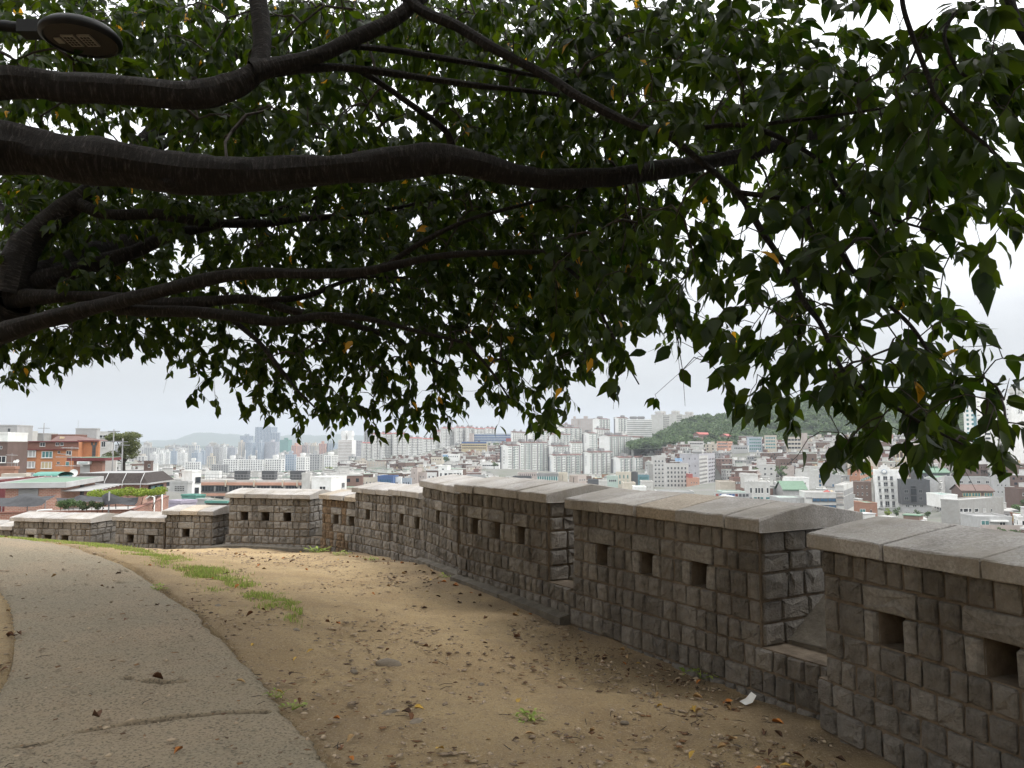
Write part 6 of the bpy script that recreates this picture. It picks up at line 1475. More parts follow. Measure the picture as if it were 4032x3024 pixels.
for xs, ys, Y, w, lab, wins in (((-60, 160, 163), (188, 420), 190, 'lgrey', 'grey concrete stair house with one dark window at the left edge', ((66, 97, 210, 250),)), ((150, 215, 218), (245, 420), 195, 'offw', 'off-white block beside the grey stair house', ()),
                               ((212, 425, 428), (268, 420), 205, 'gconc', 'grey wall with a pale fence behind the brick flats', ()), ((440, 722, 726), (280, 420), 210, 'bbrick', 'dark brown house top behind the brick flats', ()),
                               ((726, 930, 962), (220, 480), 225, 'lgrey', 'grey panelled tower house behind the brick flats', ()), ((945, 1085, 1106), (250, 620), 245, 'offw', 'off-white building with a window strip behind the leafy tree', ((948, 1040, 278, 305), (980, 1022, 338, 395))),
                               ((-60, 72, 76), (262, 420), 150, 'white', 'white rooftop room at the left edge', ()), ((-60, 74, 78), (352, 640), 148, 'dbrick', 'dark brown brick house cut by the left edge', ((-10, 24, 385, 412), (-20, 68, 480, 545))),
                               ((-60, 150, 155), (602, 800), 90, 'terra', 'terracotta rendered house at the left edge', ()), ((-60, 70, 74), (745, 1000), 62, 'wine', 'dark red shed at the left edge', ()), ((-60, 178, 185), (715, 760), 66, 'offw', 'white roof slab above the dark red shed', ()),
                               ((40, 260, 300), (672, 800), 85, 'beige', 'tan wall with a green roof left of the arched skylight', ()), ((1400, 1470, 1490), (535, 700), 230, 'dbrick', 'small red brown house right of the leafy tree', ((1440, 1462, 560, 590),)), ((1490, 1530, 1536), (560, 700), 250, 'white', 'narrow white house right of the leafy tree', ()), ((990, 1130, 1135), (520, 720), 200, 'offw', 'white house under the leafy tree', ())):
    b = B('house', lab, 'house', 1, xs, ys, Y, -8, w, None, None, roof='groof' if w in ('beige', 'dbrick') else 'gconc', par=.25, depth=8)
    for wq in wins: wpx(b, 1, 1, *wq)
# hip roof behind the flats
p0, p1, pt0, pt1 = U(*rp(1, 480, 335), 195), U(*rp(1, 850, 335), 195), U(*rp(1, 560, 285), 200), U(*rp(1, 740, 285), 200)
r = empty('hip_roofed_house', p0); tag(r, 'house with a red brown hipped roof and yellow skylight behind the orange flats', 'house')
mb = MB(); q = lambda v: (v.x - p0.x, v.y - p0.y, v.z - p0.z); bk = Vector((0, 12, 0))
mb.poly([q(p0), q(p1), q(pt1), q(pt0)]); mb.poly([q(p1), q(p1 + bk), q(pt1)]); mb.poly([q(p1 + bk), q(p0 + bk), q(pt0), q(pt1)]); mb.poly([q(p0 + bk), q(p0), q(pt0)]); mb.poly([q(p0), q(p0 + bk), q(p1 + bk), q(p1)]); mb.build('roof_planes', CM['tile'], r)
s0, s1 = U(*rp(1, 585, 312), 196), U(*rp(1, 622, 294), 197.5); mb = MB(); mb.abox(s0.x - p0.x, s1.x - p0.x, s0.y - p0.y - .4, s0.y - p0.y + 1.6, s0.z - p0.z, s1.z - p0.z); mb.build('skylight', CM['yellow'], r)
# arched teal skylight
p0, p1 = U(*rp(1, 312, 712), 70), U(*rp(1, 556, 705), 70); zt_ = U(*rp(1, 430, 637), 70).z
r = empty('arched_skylight', (p0.x, p0.y, p0.z)); tag(r, 'teal arched plastic canopy on the tan roof', 'canopy'); mb = MB(); w = p1.x - p0.x; hh = zt_ - p0.z
for i in range(8):
    a0, a1 = math.pi * i / 8, math.pi * (i + 1) / 8; pf = lambda a, x: (x, 1.3 - 1.3 * math.cos(a), hh * .5 + hh * .5 * math.sin(a)); mb.poly([pf(a0, 0), pf(a0, w), pf(a1, w), pf(a1, 0)], sm=True)
mb.build('arched_sheet', CM['teal'], r); mb = MB(); mb.abox(.1, w - .1, .1, 2.5, -3, hh * .5); mb.build('glazed_wall', CM['tglass'], r)
for i in range(5): mb = MB(); x = w * i / 4; mb.abox(x - .05, x + .05, -.02, .1, 0, hh * .55); mb.build('post', CM['wframe'], r)
# dishes, aerials, poles
def dish(label, reg, x, y, rpx, Y, mast=1.6):
    c = U(*rp(reg, x, y), Y); rad = rpx * REG[reg][2] * Y / F; o = empty('satellite_dish', (c.x, c.y, c.z - mast)); tag(o, label, 'satellite dish')
    m = MB(); m.lathe([(rad * k / 6, rad * .28 * (k / 6) ** 2) for k in range(7)], 24); d_ = m.build('reflector', CM['white'], o); d_.location = (0, 0, mast); d_.rotation_euler = (math.radians(75), 0, math.radians(15))
    m = MB(); m.tube([(0, .05, -1), (0, .05, mast)], .05, 6); m.build('mast', CM['rail'], o); m = MB(); m.tube([(0, -.1, mast - rad * .6), (rad * .2, -rad * .9, mast - rad * .1)], .03, 5); m.build('feed_arm', CM['rail'], o)
dish('large white satellite dish above the green flat roof', 1, 715, 648, 38, 74); dish('small white satellite dish at the left edge, left of a pair', 1, 146, 536, 14, 140); dish('small white satellite dish at the left edge, right of a pair', 1, 170, 530, 16, 141)
def pole(label, reg, x, y0, y1, Y, r=.14, name='utility_pole', cat='pole', arms=(), wires=None):
    p1, p0 = U(*rp(reg, x, y0), Y), U(*rp(reg, x, y1), Y); o = empty(name, p0); tag(o, label, cat); m = MB(); H_ = p1.z - p0.z; m.tube([(0, 0, -4), (0, 0, H_)], [r * .8, r * .55], 8); m.build('shaft', CM['grey'], o)
    for z, hw in arms: m = MB(); m.abox(-hw, hw, -.06, .06, H_ * z - .06, H_ * z + .06); m.build('cross_arm', CM['rail'], o)
    return o
pole('grey utility pole in front of the leafy tree, left of two', 1, 1086, 222, 640, 105, arms=((.95, .8), (.72, 1.4)))
pole('grey utility pole in front of the leafy tree, right of two', 1, 1176, 310, 640, 108, .16, arms=((.9, .7), (.8, 1.0)))
pole('thin utility pole above the grey fence wall', 1, 415, 160, 420, 200, .2, arms=((.8, 1.5),))
pole('thin roof mast beside the grey panelled tower house', 1, 754, 135, 230, 226, .08, 'roof_mast', 'mast')
def aerial(label, reg, x, y0, y1, Y, bars):
    o = pole(label, reg, x, y0, y1, Y, .035, 'tv_aerial', 'aerial')
    p0 = o.location
    for xa, xb, yy in bars:
        a, b_ = U(*rp(reg, xa, yy), Y), U(*rp(reg, xb, yy + 3), Y); m = MB(); m.tube([a - p0, b_ - p0], .03, 5); bm_ = m.build('boom', CM['offw'], o)
        k = 7
        m = MB()
        for i in range(k): c = (a - p0).lerp(b_ - p0, (i + .5) / k); m.tube([(c.x, c.y - .35, c.z + .05), (c.x, c.y + .35, c.z)], .015, 4)
        tag(m.build('elements', CM['rail'], o), kind='stuff')
aerial('tall yagi television aerial in front of the orange flats', 1, 682, 388, 715, 76, ((600, 760, 402), (540, 790, 490), (540, 800, 575), (590, 660, 462)))
aerial('yagi television aerial at the left edge', 1, 108, 450, 640, 120, ((60, 170, 470), (70, 170, 545)))
aerial('small television aerial on the grey panelled tower house', 1, 938, 215, 300, 222, ((905, 975, 218),))
# ------------------------------------------------------------------ leaf-card trees
def leaf_cloud(n, blobs, size, r_, flat=.5):
    """Random leaf quads through a set of blobs (cx, cy, cz, rx, ry, rz)."""
    bl = np.array(blobs, float); w = bl[:, 3] * bl[:, 4] * bl[:, 5]; ch = r_.choice(len(bl), n, p=w / w.sum())
    d = r_.normal(size=(n, 3)); d /= np.linalg.norm(d, axis=1)[:, None]; rad = r_.random(n) ** .28
    C_ = bl[ch, :3] + d * rad[:, None] * bl[ch, 3:]
    X = r_.normal(size=(n, 3)); X /= np.linalg.norm(X, axis=1)[:, None]; Nn = d * .8 + r_.normal(0, .6, (n, 3)) + [0, 0, .35]; Yv = np.cross(Nn, X); Yv /= np.linalg.norm(Yv, axis=1)[:, None] + 1e-9
    s = size * r_.uniform(.6, 1.4, n)[:, None]
    V = np.stack([C_ - X * s, C_ - Yv * s * .55, C_ + X * s, C_ + Yv * s * .55], 1)
    return V.reshape(-1, 3), np.arange(4 * n).reshape(n, 4)
def foliage_mat(name, a, b, tr=.25):
    m = bpy.data.materials.new(name); m.use_nodes = True; n, l = m.node_tree.nodes, m.node_tree.links; p = n['Principled BSDF']; p.inputs['Roughness'].default_value = .7; p.inputs['Specular IOR Level'].default_value = .2
    g_ = n.new('ShaderNodeNewGeometry'); r = n.new('ShaderNodeValToRGB'); r.color_ramp.elements[0].color = a; r.color_ramp.elements[1].color = b; l.new(g_.outputs['Random Per Island'], r.inputs['Fac']); l.new(r.outputs[0], p.inputs['Base Color'])
    t = n.new('ShaderNodeBsdfTranslucent'); l.new(r.outputs[0], t.inputs['Color']); mx = n.new('ShaderNodeMixShader'); mx.inputs[0].default_value = tr; l.new(p.outputs[0], mx.inputs[1]); l.new(t.outputs[0], mx.inputs[2]); l.new(mx.outputs[0], n['Material Output'].inputs['Surface'])
    return m
M['fol'] = foliage_mat('city_foliage', (.055, .095, .04, 1), (.115, .17, .065, 1)); M['fol_dark'] = foliage_mat('dark_foliage', (.035, .055, .025, 1), (.075, .095, .04, 1)); M['fol_yel'] = foliage_mat('yellow_green_foliage', (.12, .18, .03, 1), (.30, .36, .06, 1), .35); M['fol_gold'] = foliage_mat('golden_foliage', (.4, .28, .03, 1), (.6, .45, .06, 1))
def tree_variant(seed, n=420, mat='fol', big=False):
    """Unit tree, about 1 wide and 1 high: trunk mesh and crown mesh."""
    r_ = np.random.default_rng(seed); blobs = []
    for k in range(15 if big else 8): a = r_.uniform(0, 6.28); q = r_.uniform(.05, .3); blobs.append((q * math.cos(a), q * math.sin(a), r_.uniform(.35, .86), r_.uniform(.1, .21) * (.8 if big else 1), r_.uniform(.1, .21) * (.8 if big else 1), r_.uniform(.08, .15) * (.75 if big else 1)))
    V, Q = leaf_cloud(n, blobs, .0135 if big else .05, r_); cme = np_mesh('crown', V, Q, mat=M[mat])
    m = MB(); m.tube([(0, 0, -.12), (.01, 0, .2), (0, .01, .5)], [.03, .022, .012], 6)
    for k in range(5): bb = blobs[k]; m.tube([(0, 0, .25), (bb[0] * .5, bb[1] * .5, .25 + (bb[2] - .25) * .6), bb[:3]], [.014, .009, .004], 5)
    me = bpy.data.meshes.new('trunk'); me.from_pydata(m.v, [], m.f); me.materials.append(M['twig']); me.update()
    return me, cme
TV = [tree_variant(40 + k, mat='fol') for k in range(4)] + [tree_variant(50, mat='fol_dark'), tree_variant(51, mat='fol_yel'), tree_variant(52, mat='fol_gold')]
def city_tree(label, reg, x0, x1, y0, y1, Y, v=0, group='trees among the houses'):
    p0 = U(*rp(reg, (x0 + x1) / 2, y1), Y); w = (x1 - x0) * REG[reg][2] * Y / F; h_ = (y1 - y0) * REG[reg][2] * Y / F
    o = empty('tree', p0, random.uniform(0, 6)); tag(o, label, 'tree', group)
    for nm, me in zip(('trunk', 'crown'), TV[v]): c = link(nm, me, o); c.scale = (w * 1.25, w * 1.25, h_ * 1.12)
    CTRL.append((p0.x, p0.y, p0.z)); return o
for lab, reg, x0, x1, y0, y1, Y, v in (
    ('rounded green tree left of the white tower house', 5, 795, 965, 850, 965, 500, 0), ('tall green tree right of the white tower house', 5, 1105, 1235, 820, 980, 505, 1), ('green tree on the roof terrace mid slope', 5, 1515, 1600, 750, 825, 590, 2), ('second green tree on the roof terrace mid slope', 5, 1590, 1700, 745, 825, 590, 3),
    ('bushy shrub on the roof garden of the lavender grey building', 5, 1640, 1725, 862, 922, 410, 0), ('small yellow green shrub on the roof garden', 5, 1562, 1602, 872, 922, 412, 5), ('dark tree cluster below the pale towers, left', 4, 1390, 1520, 545, 625, 940, 0), ('large tree below the pale towers, middle', 4, 1480, 1640, 480, 620, 960, 1), ('tree below the pale towers, right', 4, 1600, 1740, 500, 610, 970, 2), ('tall light tree at the foot of the middle pale tower', 4, 1735, 1815, 425, 560, 985, 3),
    ('tree at the left foot of the banded ridge tower', 3, 150, 300, 645, 730, 1120, 0), ('wooded bank tree under the red topped towers, left', 3, 500, 640, 660, 750, 1080, 1), ('wooded bank tree under the red topped towers, right', 3, 600, 760, 645, 730, 1090, 2), ('tall round tree beside the white school', 3, 1085, 1175, 590, 700, 900, 3), ('round tree left of the yellow school', 3, 1175, 1275, 515, 585, 1150, 0), ('tree right of the yellow school', 3, 1515, 1645, 475, 560, 1120, 1), ('yellow green tree among the brick houses', 3, 1325, 1400, 640, 700, 850, 5), ('tree above the cream stepped house', 3, 1050, 1140, 555, 620, 1150, 2), ('tree by the white school wing', 3, 1535, 1640, 665, 720, 780, 0),
    ('tree mass behind the grey apartment blocks, left', 6, 1480, 1640, 820, 960, 500, 0), ('tree mass behind the grey apartment blocks, middle', 6, 1610, 1780, 830, 960, 500, 1), ('tree mass behind the grey apartment blocks, right', 6, 1760, 1930, 840, 960, 500, 2), ('tree at the right edge behind the porch house', 6, 2050, 2230, 1200, 1400, 330, 1), ('upper tree at the right edge', 6, 2120, 2290, 1150, 1290, 350, 2), ('golden sapling beside the porch house', 6, 2090, 2165, 1300, 1400, 270, 6), ('young yellow green tree before the hotel, left', 6, 850, 930, 1240, 1335, 340, 5), ('young yellow green tree before the hotel, right', 6, 930, 1025, 1230, 1335, 342, 0), ('small street tree before the dark clad house, left', 6, 1150, 1225, 1252, 1340, 340, 0), ('small street tree before the dark clad house, right', 6, 1238, 1318, 1250, 1335, 345, 3), ('bush at the lower right below the salmon wall', 6, 1945, 2060, 1425, 1500, 235, 0), ('second bush at the lower right below the salmon wall', 6, 2080, 2212, 1440, 1520, 230, 1),
    ('dark tree between the upper hillside terraces', 5, 130, 225, 545, 650, 900, 4), ('tree right of the second brick terrace', 5, 740, 805, 540, 610, 930, 2), ('pale green tree above the villa blocks', 5, 1080, 1160, 485, 560, 980, 5), ('tree behind the beige office', 5, 1170, 1235, 570, 650, 880, 0), ('yellow trees near the white tower of the far city', 2, 1860, 2030, 590, 660, 1150, 5), ('dark tree before the ridge towers', 2, 2100, 2212, 540, 600, 1180, 4), ('tree above the museum cube', 6, 640, 700, 640, 715, 640, 0), ('big tree left of the striped building', 6, 480, 600, 440, 540, 990, 2), ('shrubs below the striped building', 6, 830, 960, 530, 640, 900, 3)):
    city_tree(lab, reg, x0, x1, y0, y1, Y, v)
M['fol_olive'] = foliage_mat('olive_foliage', (.07, .085, .035, 1), (.19, .21, .09, 1)); TV.append(tree_variant(77, 9000, 'fol_olive', True))
t = city_tree('broad dark leafy tree behind the two utility poles', 1, 950, 1450, 262, 660, 125, 7, None); 
# grape pergola, shade nets and pot plants on the brick terrace
zf = g.zb + g.H
def net_pt(x, y, Y): return U(*rp(1, x, y), Y)
r = empty('shade_net', net_pt(0, 985, 47)); tag(r, 'black shade net draped over frames on the left of the brick terrace', 'shade net')
def sheet(root, rows, name, mat, nu=10):
    P = [[Vector(net_pt(*c)) - root.location for c in row] for row in rows]; V, Fq = [], []
    for row in P:
        C_ = catmull([tuple(p) for p in row], nu); V.append(C_)
    C2 = np.array(V); out = []
    for j in range(C2.shape[1]): out.append(catmull(C2[:, j, :], 5))
    A_ = np.array(out); A_[:, :, 2] += (vnoise(A_[:, :, 0], A_[:, :, 1], .6, 4) - .5) * .12
    k1, k2 = A_.shape[:2]; idx = np.arange(k1 * k2).reshape(k1, k2); Qd = np.stack([idx[:-1, :-1], idx[:-1, 1:], idx[1:, 1:], idx[1:, :-1]], -1).reshape(-1, 4)
    return link(name, np_mesh(name, A_.reshape(-1, 3), Qd, mat=mat, smooth=True), root)
M['net'] = pmat('black_shade_net', (.016, .017, .019, 1), .75, (.045, .045, .048, 1), 3, 5)
sheet(r, [[(-40, 968, 46.6), (100, 974, 46.6), (300, 968, 46.6), (400, 960, 46.8)], [(-40, 925, 48), (110, 900, 48), (280, 880, 48), (450, 910, 48)], [(-40, 895, 50), (110, 878, 50), (270, 838, 50), (470, 895, 50)]], 'net_sheet', M['net'])
sheet(r, [[(330, 905, 50), (430, 908, 50), (520, 880, 51)], [(350, 880, 52), (430, 872, 52), (545, 856, 53)]], 'net_sheet', M['net'])
for x, y in ((270, 852), (20, 900), (440, 905)): q = net_pt(x, y, 50) - r.location; m = MB(); m.tube([(q.x, q.y, q.z + .05), (q.x, q.y, q.z - 2.2)], .03, 6); m.build('net_post', CM['rail'], r)
r = empty('shade_net', net_pt(1180, 960, 47.5)); tag(r, 'black shade net hanging on a post in front of the grape vine', 'shade net')
sheet(r, [[(1005, 950, 47.4), (1060, 950, 47.3), (1180, 955, 47.2), (1300, 962, 47.4)], [(990, 900, 47.6), (1060, 885, 47.6), (1190, 915, 47.6), (1330, 920, 47.8)], [(985, 868, 48), (1062, 838, 48), (1200, 880, 48), (1340, 875, 48)]], 'net_sheet', M['net'])
q = net_pt(1058, 840, 47.5) - r.location; m = MB(); m.tube([(q.x, q.y, q.z + .1), (q.x, q.y, q.z - 2.4)], .045, 6); m.build('net_post', CM['rail'], r)
r = empty('shade_net', net_pt(780, 920, 49)); tag(r, 'grey shade net stretched over the pot plants in the middle of the terrace', 'shade net')
sheet(r, [[(560, 930, 48.6), (700, 935, 48.6), (860, 930, 48.6), (1000, 925, 48.6)], [(540, 890, 50), (700, 885, 50), (790, 855, 50), (1000, 880, 50)]], 'net_sheet', M['net'])
def bush(name, label, cat, reg, x0, x1, y0, y1, Y, n, size, mat, dep=2.0, group=None, seed=3):
    r_ = np.random.default_rng(seed); p0 = U(*rp(reg, (x0 + x1) / 2, y1), Y); w = (x1 - x0) * REG[reg][2] * Y / F; h_ = (y1 - y0) * REG[reg][2] * Y / F; o = empty(name, p0); tag(o, label, cat, group); bl = []
    for k in range(9): bl.append(((k / 8 - .5) * w * .9, r_.uniform(-.3, .3) * dep, h_ * r_.uniform(.35, .75), w * .09, dep * .4, h_ * r_.uniform(.22, .34)))
    V, Q = leaf_cloud(n, bl, size, r_); tag(link('foliage', np_mesh('foliage', V, Q, mat=M[mat]), o), kind='stuff')
    m = MB()
    for k in range(0, 9, 2): m.tube([(bl[k][0] * .9, 0, -.6), bl[k][:3]], [.03, .012], 5)
    m.build('stems', M['twig'], o); return o
bush('grape_vine', 'yellow green grape vine spread over a pergola on the brick terrace', 'vine', 1, 955, 1530, 765, 905, 52, 5200, .06, 'fol_yel', 2.6)
bush('pot_plants', 'leafy pot plants behind the terrace parapet, left clump', 'plant', 1, 555, 780, 895, 1010, 47.6, 1800, .045, 'fol', .9, seed=4)
bush('pot_plants', 'leafy pot plants behind the terrace parapet, right clump', 'plant', 1, 780, 1000, 920, 1010, 47.4, 1600, .045, 'fol_dark', .9, seed=5)
# street lamp over the path
def lamp():
    c = U(175 * S_, 80 * S_, 5.25); o = empty('street_lamp', (-4.35, 5.15, gz(-4.35, 5.15))); tag(o, 'round dark street lamp head on an arm among the leaves at the upper left', 'street lamp')
    lo = o.location; M['lampm'] = pmat('lamp_metal', (.014, .014, .015, 1), .5, metal=.3); M['lampb'] = pmat('lamp_underside', (.035, .028, .023, 1), .6); M['led'] = pmat('led_module', (.26, .235, .20, 1), .35)
    cl = c - lo; R_ = .265
    hd = empty('lamp_head', cl, 0, o)
    m = MB(); m.lathe([(R_ * .9, -.035), (R_, -.02), (R_ * 1.0, .01), (R_ * .85, .05), (R_ * .5, .09), (.05, .105), (0, .106)], 36); m.lathe([(R_ * .9, -.035), (R_ * .86, -.02)], 36); m.build('housing', M['lampm'], hd)
    m = MB(); m.lathe([(R_ * .87, -.02), (0, -.02)], 36); m.build('underside_plate', M['lampb'], hd)
    for x in (-.06, .055):
        m = MB(); m.abox(x - .045, x + .045, -.075, .075, -.032, -.021); md = m.build('led_module', M['led'], hd)
        m = MB()
        for i in range(3):
            for j in range(4): m.abox(x - .032 + i * .024, x - .018 + i * .024, -.055 + j * .03, -.037 + j * .03, -.036, -.0325)
        tag(m.build('led_chips', M['lampb'], md), kind='stuff')
    m = MB(); m.abox(-.175, -.13, -.035, .035, -.03, -.021); m.build('sensor', M['led'], hd)
    m = MB(); m.abox(-R_ - .16, -R_ + .06, -.06, .06, .01, .1); m.build('arm_clamp', M['lampm'], hd)
    m = MB(); m.tube([(cl.x - R_ - .05, cl.y, cl.z + .055), (cl.x - R_ - .6, cl.y, cl.z + .12), (.05, 0, cl.z + .2), (0, 0, cl.z + .05)], .038, 10); m.build('arm', M['lampm'], o)
    m = MB(); m.tube([(0, 0, -.3), (0, 0, 1.0), (0, 0, cl.z + .35)], [.09, .075, .06], 14); m.build('pole', M['lampm'], o); m = MB(); m.tube([(0, 0, -.1), (0, 0, .25)], .12, 14); m.build('base', M['lampm'], o)
lamp()
# ------------------------------------------------------------------ terrain, hills, filler houses
for u, v, Y in ((200, 2130, 34), (800, 2120, 40), (1500, 2150, 40), (2200, 2250, 40), (3000, 2400, 40), (3900, 2500, 40), (3900, 2330, 110), (3200, 2250, 110), (2500, 2180, 120), (1800, 2100, 140), (1200, 2050, 160), (3900, 2200, 200), (2800, 2120, 200), (2000, 2050, 230), (600, 2020, 120), (100, 2000, 120),
                (100, 1880, 300), (500, 1890, 320), (500, 1872, 700), (100, 1850, 700), (900, 1888, 900), (300, 1835, 1500), (1000, 1850, 1800), (1500, 1835, 2000), (500, 1812, 2600), (1200, 1802, 3200), (1200, 1900, 600), (1600, 1900, 700), (2200, 1740, 2200), (3000, 1740, 1300), (4000, 1740, 1300), (3900, 1760, 900), (-500, 1790, 2000), (-600, 1850, 300), (4700, 2000, 500), (4700, 1800, 1000), (2200, 1740, 3500), (3800, 1720, 3500)):
    p = U(u, v, Y); CTRL.append((p.x, p.y, p.z))
CT = np.array(CTRL)
def terrain_z(x, y):
    x = np.asarray(x, float); y = np.asarray(y, float); num = np.zeros(x.shape); den = np.zeros(x.shape)
    for cx_, cy_, cz_ in CT:
        w = 1.0 / (((x - cx_) ** 2 + (y - cy_) ** 2) / (60 + .12 * (x * x + y * y) ** .5) ** 2 + .02) ** 2; num += w * cz_; den += w
    return num / den
ang = np.linspace(math.radians(-50), math.radians(50), 150); rad_ = 13 * (4200 / 13) ** np.linspace(0, 1, 130)
AN, RA = np.meshgrid(ang, rad_); TX, TY = RA * np.sin(AN), RA * np.cos(AN); TZ = terrain_z(TX, TY)
_sd = wall_side(TX, TY); TZ = np.where(_sd > -1.6, -9.0, TZ); TZ = np.minimum(TZ, np.where(RA < 45, -6.5, 1e9))
idx = np.arange(TX.size).reshape(TX.shape); Q = np.stack([idx[:-1, :-1], idx[:-1, 1:], idx[1:, 1:], idx[1:, :-1]], -1).reshape(-1, 4)
M['terrain'] = pmat('city_ground', (.16, .155, .145, 1), .95, (.10, .11, .08, 1), .05, 6)
tag(link('terrain', np_mesh('terrain', np.c_[TX.ravel(), TY.ravel(), TZ.ravel()], Q, mat=M['terrain'], smooth=True)), kind='structure')
# wooded hill on the right
RV = np.array([(2480, 1745), (2560, 1728), (2640, 1690), (2700, 1665), (2746, 1650), (2803, 1640), (2850, 1640), (2909, 1620), (2954, 1610), (3040, 1597), (3109, 1588), (3190, 1583), (3271, 1578), (3360, 1583), (3480, 1590), (3628, 1602), (3722, 1618), (3850, 1628), (4000, 1640), (4300, 1660)], float)
uu = np.linspace(2480, 4300, 110); vr = np.interp(uu, RV[:, 0], RV[:, 1]) + 9; tt_ = np.linspace(0, 1.6, 36); HX = np.zeros((36, 110)); HY = HX.copy(); HZ = HX.copy()
for j, (u, v) in enumerate(zip(uu, vr)):
    for i, t in enumerate(tt_):
        Y = 880 + 330 * t; zf_ = U(u, 1752, 880).z - 6; zr_ = U(u, v, 1210).z
        z = zf_ + (zr_ - zf_) * (math.sin(min(t, 1) * math.pi / 2) ** .85) if t <= 1 else zr_ - (t - 1) * 90
        HX[i, j] = (u - CX) / KH * Y; HY[i, j] = Y; HZ[i, j] = z
HZ += (vnoise(HX, HY, 60, 3) - .5) * 7
idx = np.arange(HX.size).reshape(HX.shape); Q = np.stack([idx[:-1, :-1], idx[:-1, 1:], idx[1:, 1:], idx[1:, :-1]], -1).reshape(-1, 4)
M['hill'] = pmat('hill_ground', (.05, .075, .03, 1), .95, (.03, .045, .02, 1), .03, 5)
tag(link('hill', np_mesh('hill', np.c_[HX.ravel(), HY.ravel(), HZ.ravel()], Q, mat=M['hill'], smooth=True)), kind='structure')
r_ = np.random.default_rng(5); VV, QQ, off = [], [], 0; base_t = []
for k in range(5):
    bl = [(0, 0, .5, .42, .42, .34)] + [(.3 * math.cos(a), .3 * math.sin(a), r_.uniform(.35, .65), .22, .22, .2) for a in r_.uniform(0, 6.28, 5)]
    base_t.append(leaf_cloud(80, bl, .135, r_))
for k in range(2300):
    i, j = r_.integers(0, 30), r_.integers(0, 109); fi, fj = r_.random(2)
    P = lambda A: A[i, j] * (1 - fi) * (1 - fj) + A[i + 1, j] * fi * (1 - fj) + A[i, j + 1] * (1 - fi) * fj + A[i + 1, j + 1] * fi * fj
    s = r_.uniform(9, 16); v_, q_ = base_t[k % 5]; an = r_.uniform(0, 6.28); c, s_n = math.cos(an), math.sin(an)
    VV.append(np.c_[(v_[:, 0] * c - v_[:, 1] * s_n) * s + P(HX), (v_[:, 0] * s_n + v_[:, 1] * c) * s + P(HY), v_[:, 2] * s * .9 + P(HZ) - 2]); QQ.append(q_ + off); off += len(v_)
tag(link('hill_woods', np_mesh('hill_woods', np.vstack(VV), np.vstack(QQ), mat=M['fol'])), 'dense green woods covering the rounded hill on the right', 'woods', kind='stuff')
# far mountains
def mountain(name, pts, Y, mat):
    pts = np.array(pts, float); uu = np.linspace(pts[0, 0], pts[-1, 0], 160); vv = np.interp(uu, pts[:, 0], pts[:, 1]); vv += (vnoise(uu, uu * 0, 60, 7) - .5) * 9 + (vnoise(uu, uu * 0, 17, 8) - .5) * 4; V = []; nr = 9
    for i in range(nr):
        f_ = i / (nr - 1)
        for u, v in zip(uu, vv):
            Yi = Y * (1 + .25 * f_) if f_ <= .5 else Y * 1.125 + Y * .4 * (f_ - .5); zt = U(u, v, Y * 1.125).z; zb = -60; h_ = math.sin(min(1, f_ * 2) * math.pi / 2) if f_ <= .5 else 1 - (f_ - .5) * 2
            V.append(((u - CX) / KH * Yi, Yi, zb + (zt - zb) * h_))
    idx = np.arange(nr * 160).reshape(nr, 160); Q = np.stack([idx[:-1, :-1], idx[:-1, 1:], idx[1:, 1:], idx[1:, :-1]], -1).reshape(-1, 4)
    tag(link(name, np_mesh(name, np.array(V), Q, mat=mat, smooth=True)), kind='structure')
M['mount'] = pmat('mountain_forest', (.05, .075, .05, 1), .95, (.03, .05, .035, 1), .004, 6)
mountain('mountain', [(-400, 1745), (200, 1752), (480, 1745), (640, 1732), (700, 1728), (740, 1712), (800, 1706), (860, 1709), (905, 1706), (960, 1714), (1010, 1716), (1060, 1724), (1130, 1716), (1180, 1712), (1240, 1718), (1330, 1706), (1420, 1712), (1500, 1722), (1700, 1740), (2400, 1748)], 7600, M['mount'])
mountain('hills', [(480, 1768), (640, 1757), (760, 1760), (860, 1756), (900, 1760), (960, 1755), (1080, 1758), (1250, 1752), (1330, 1756), (1500, 1762), (1800, 1765)], 4600, M['mount'])
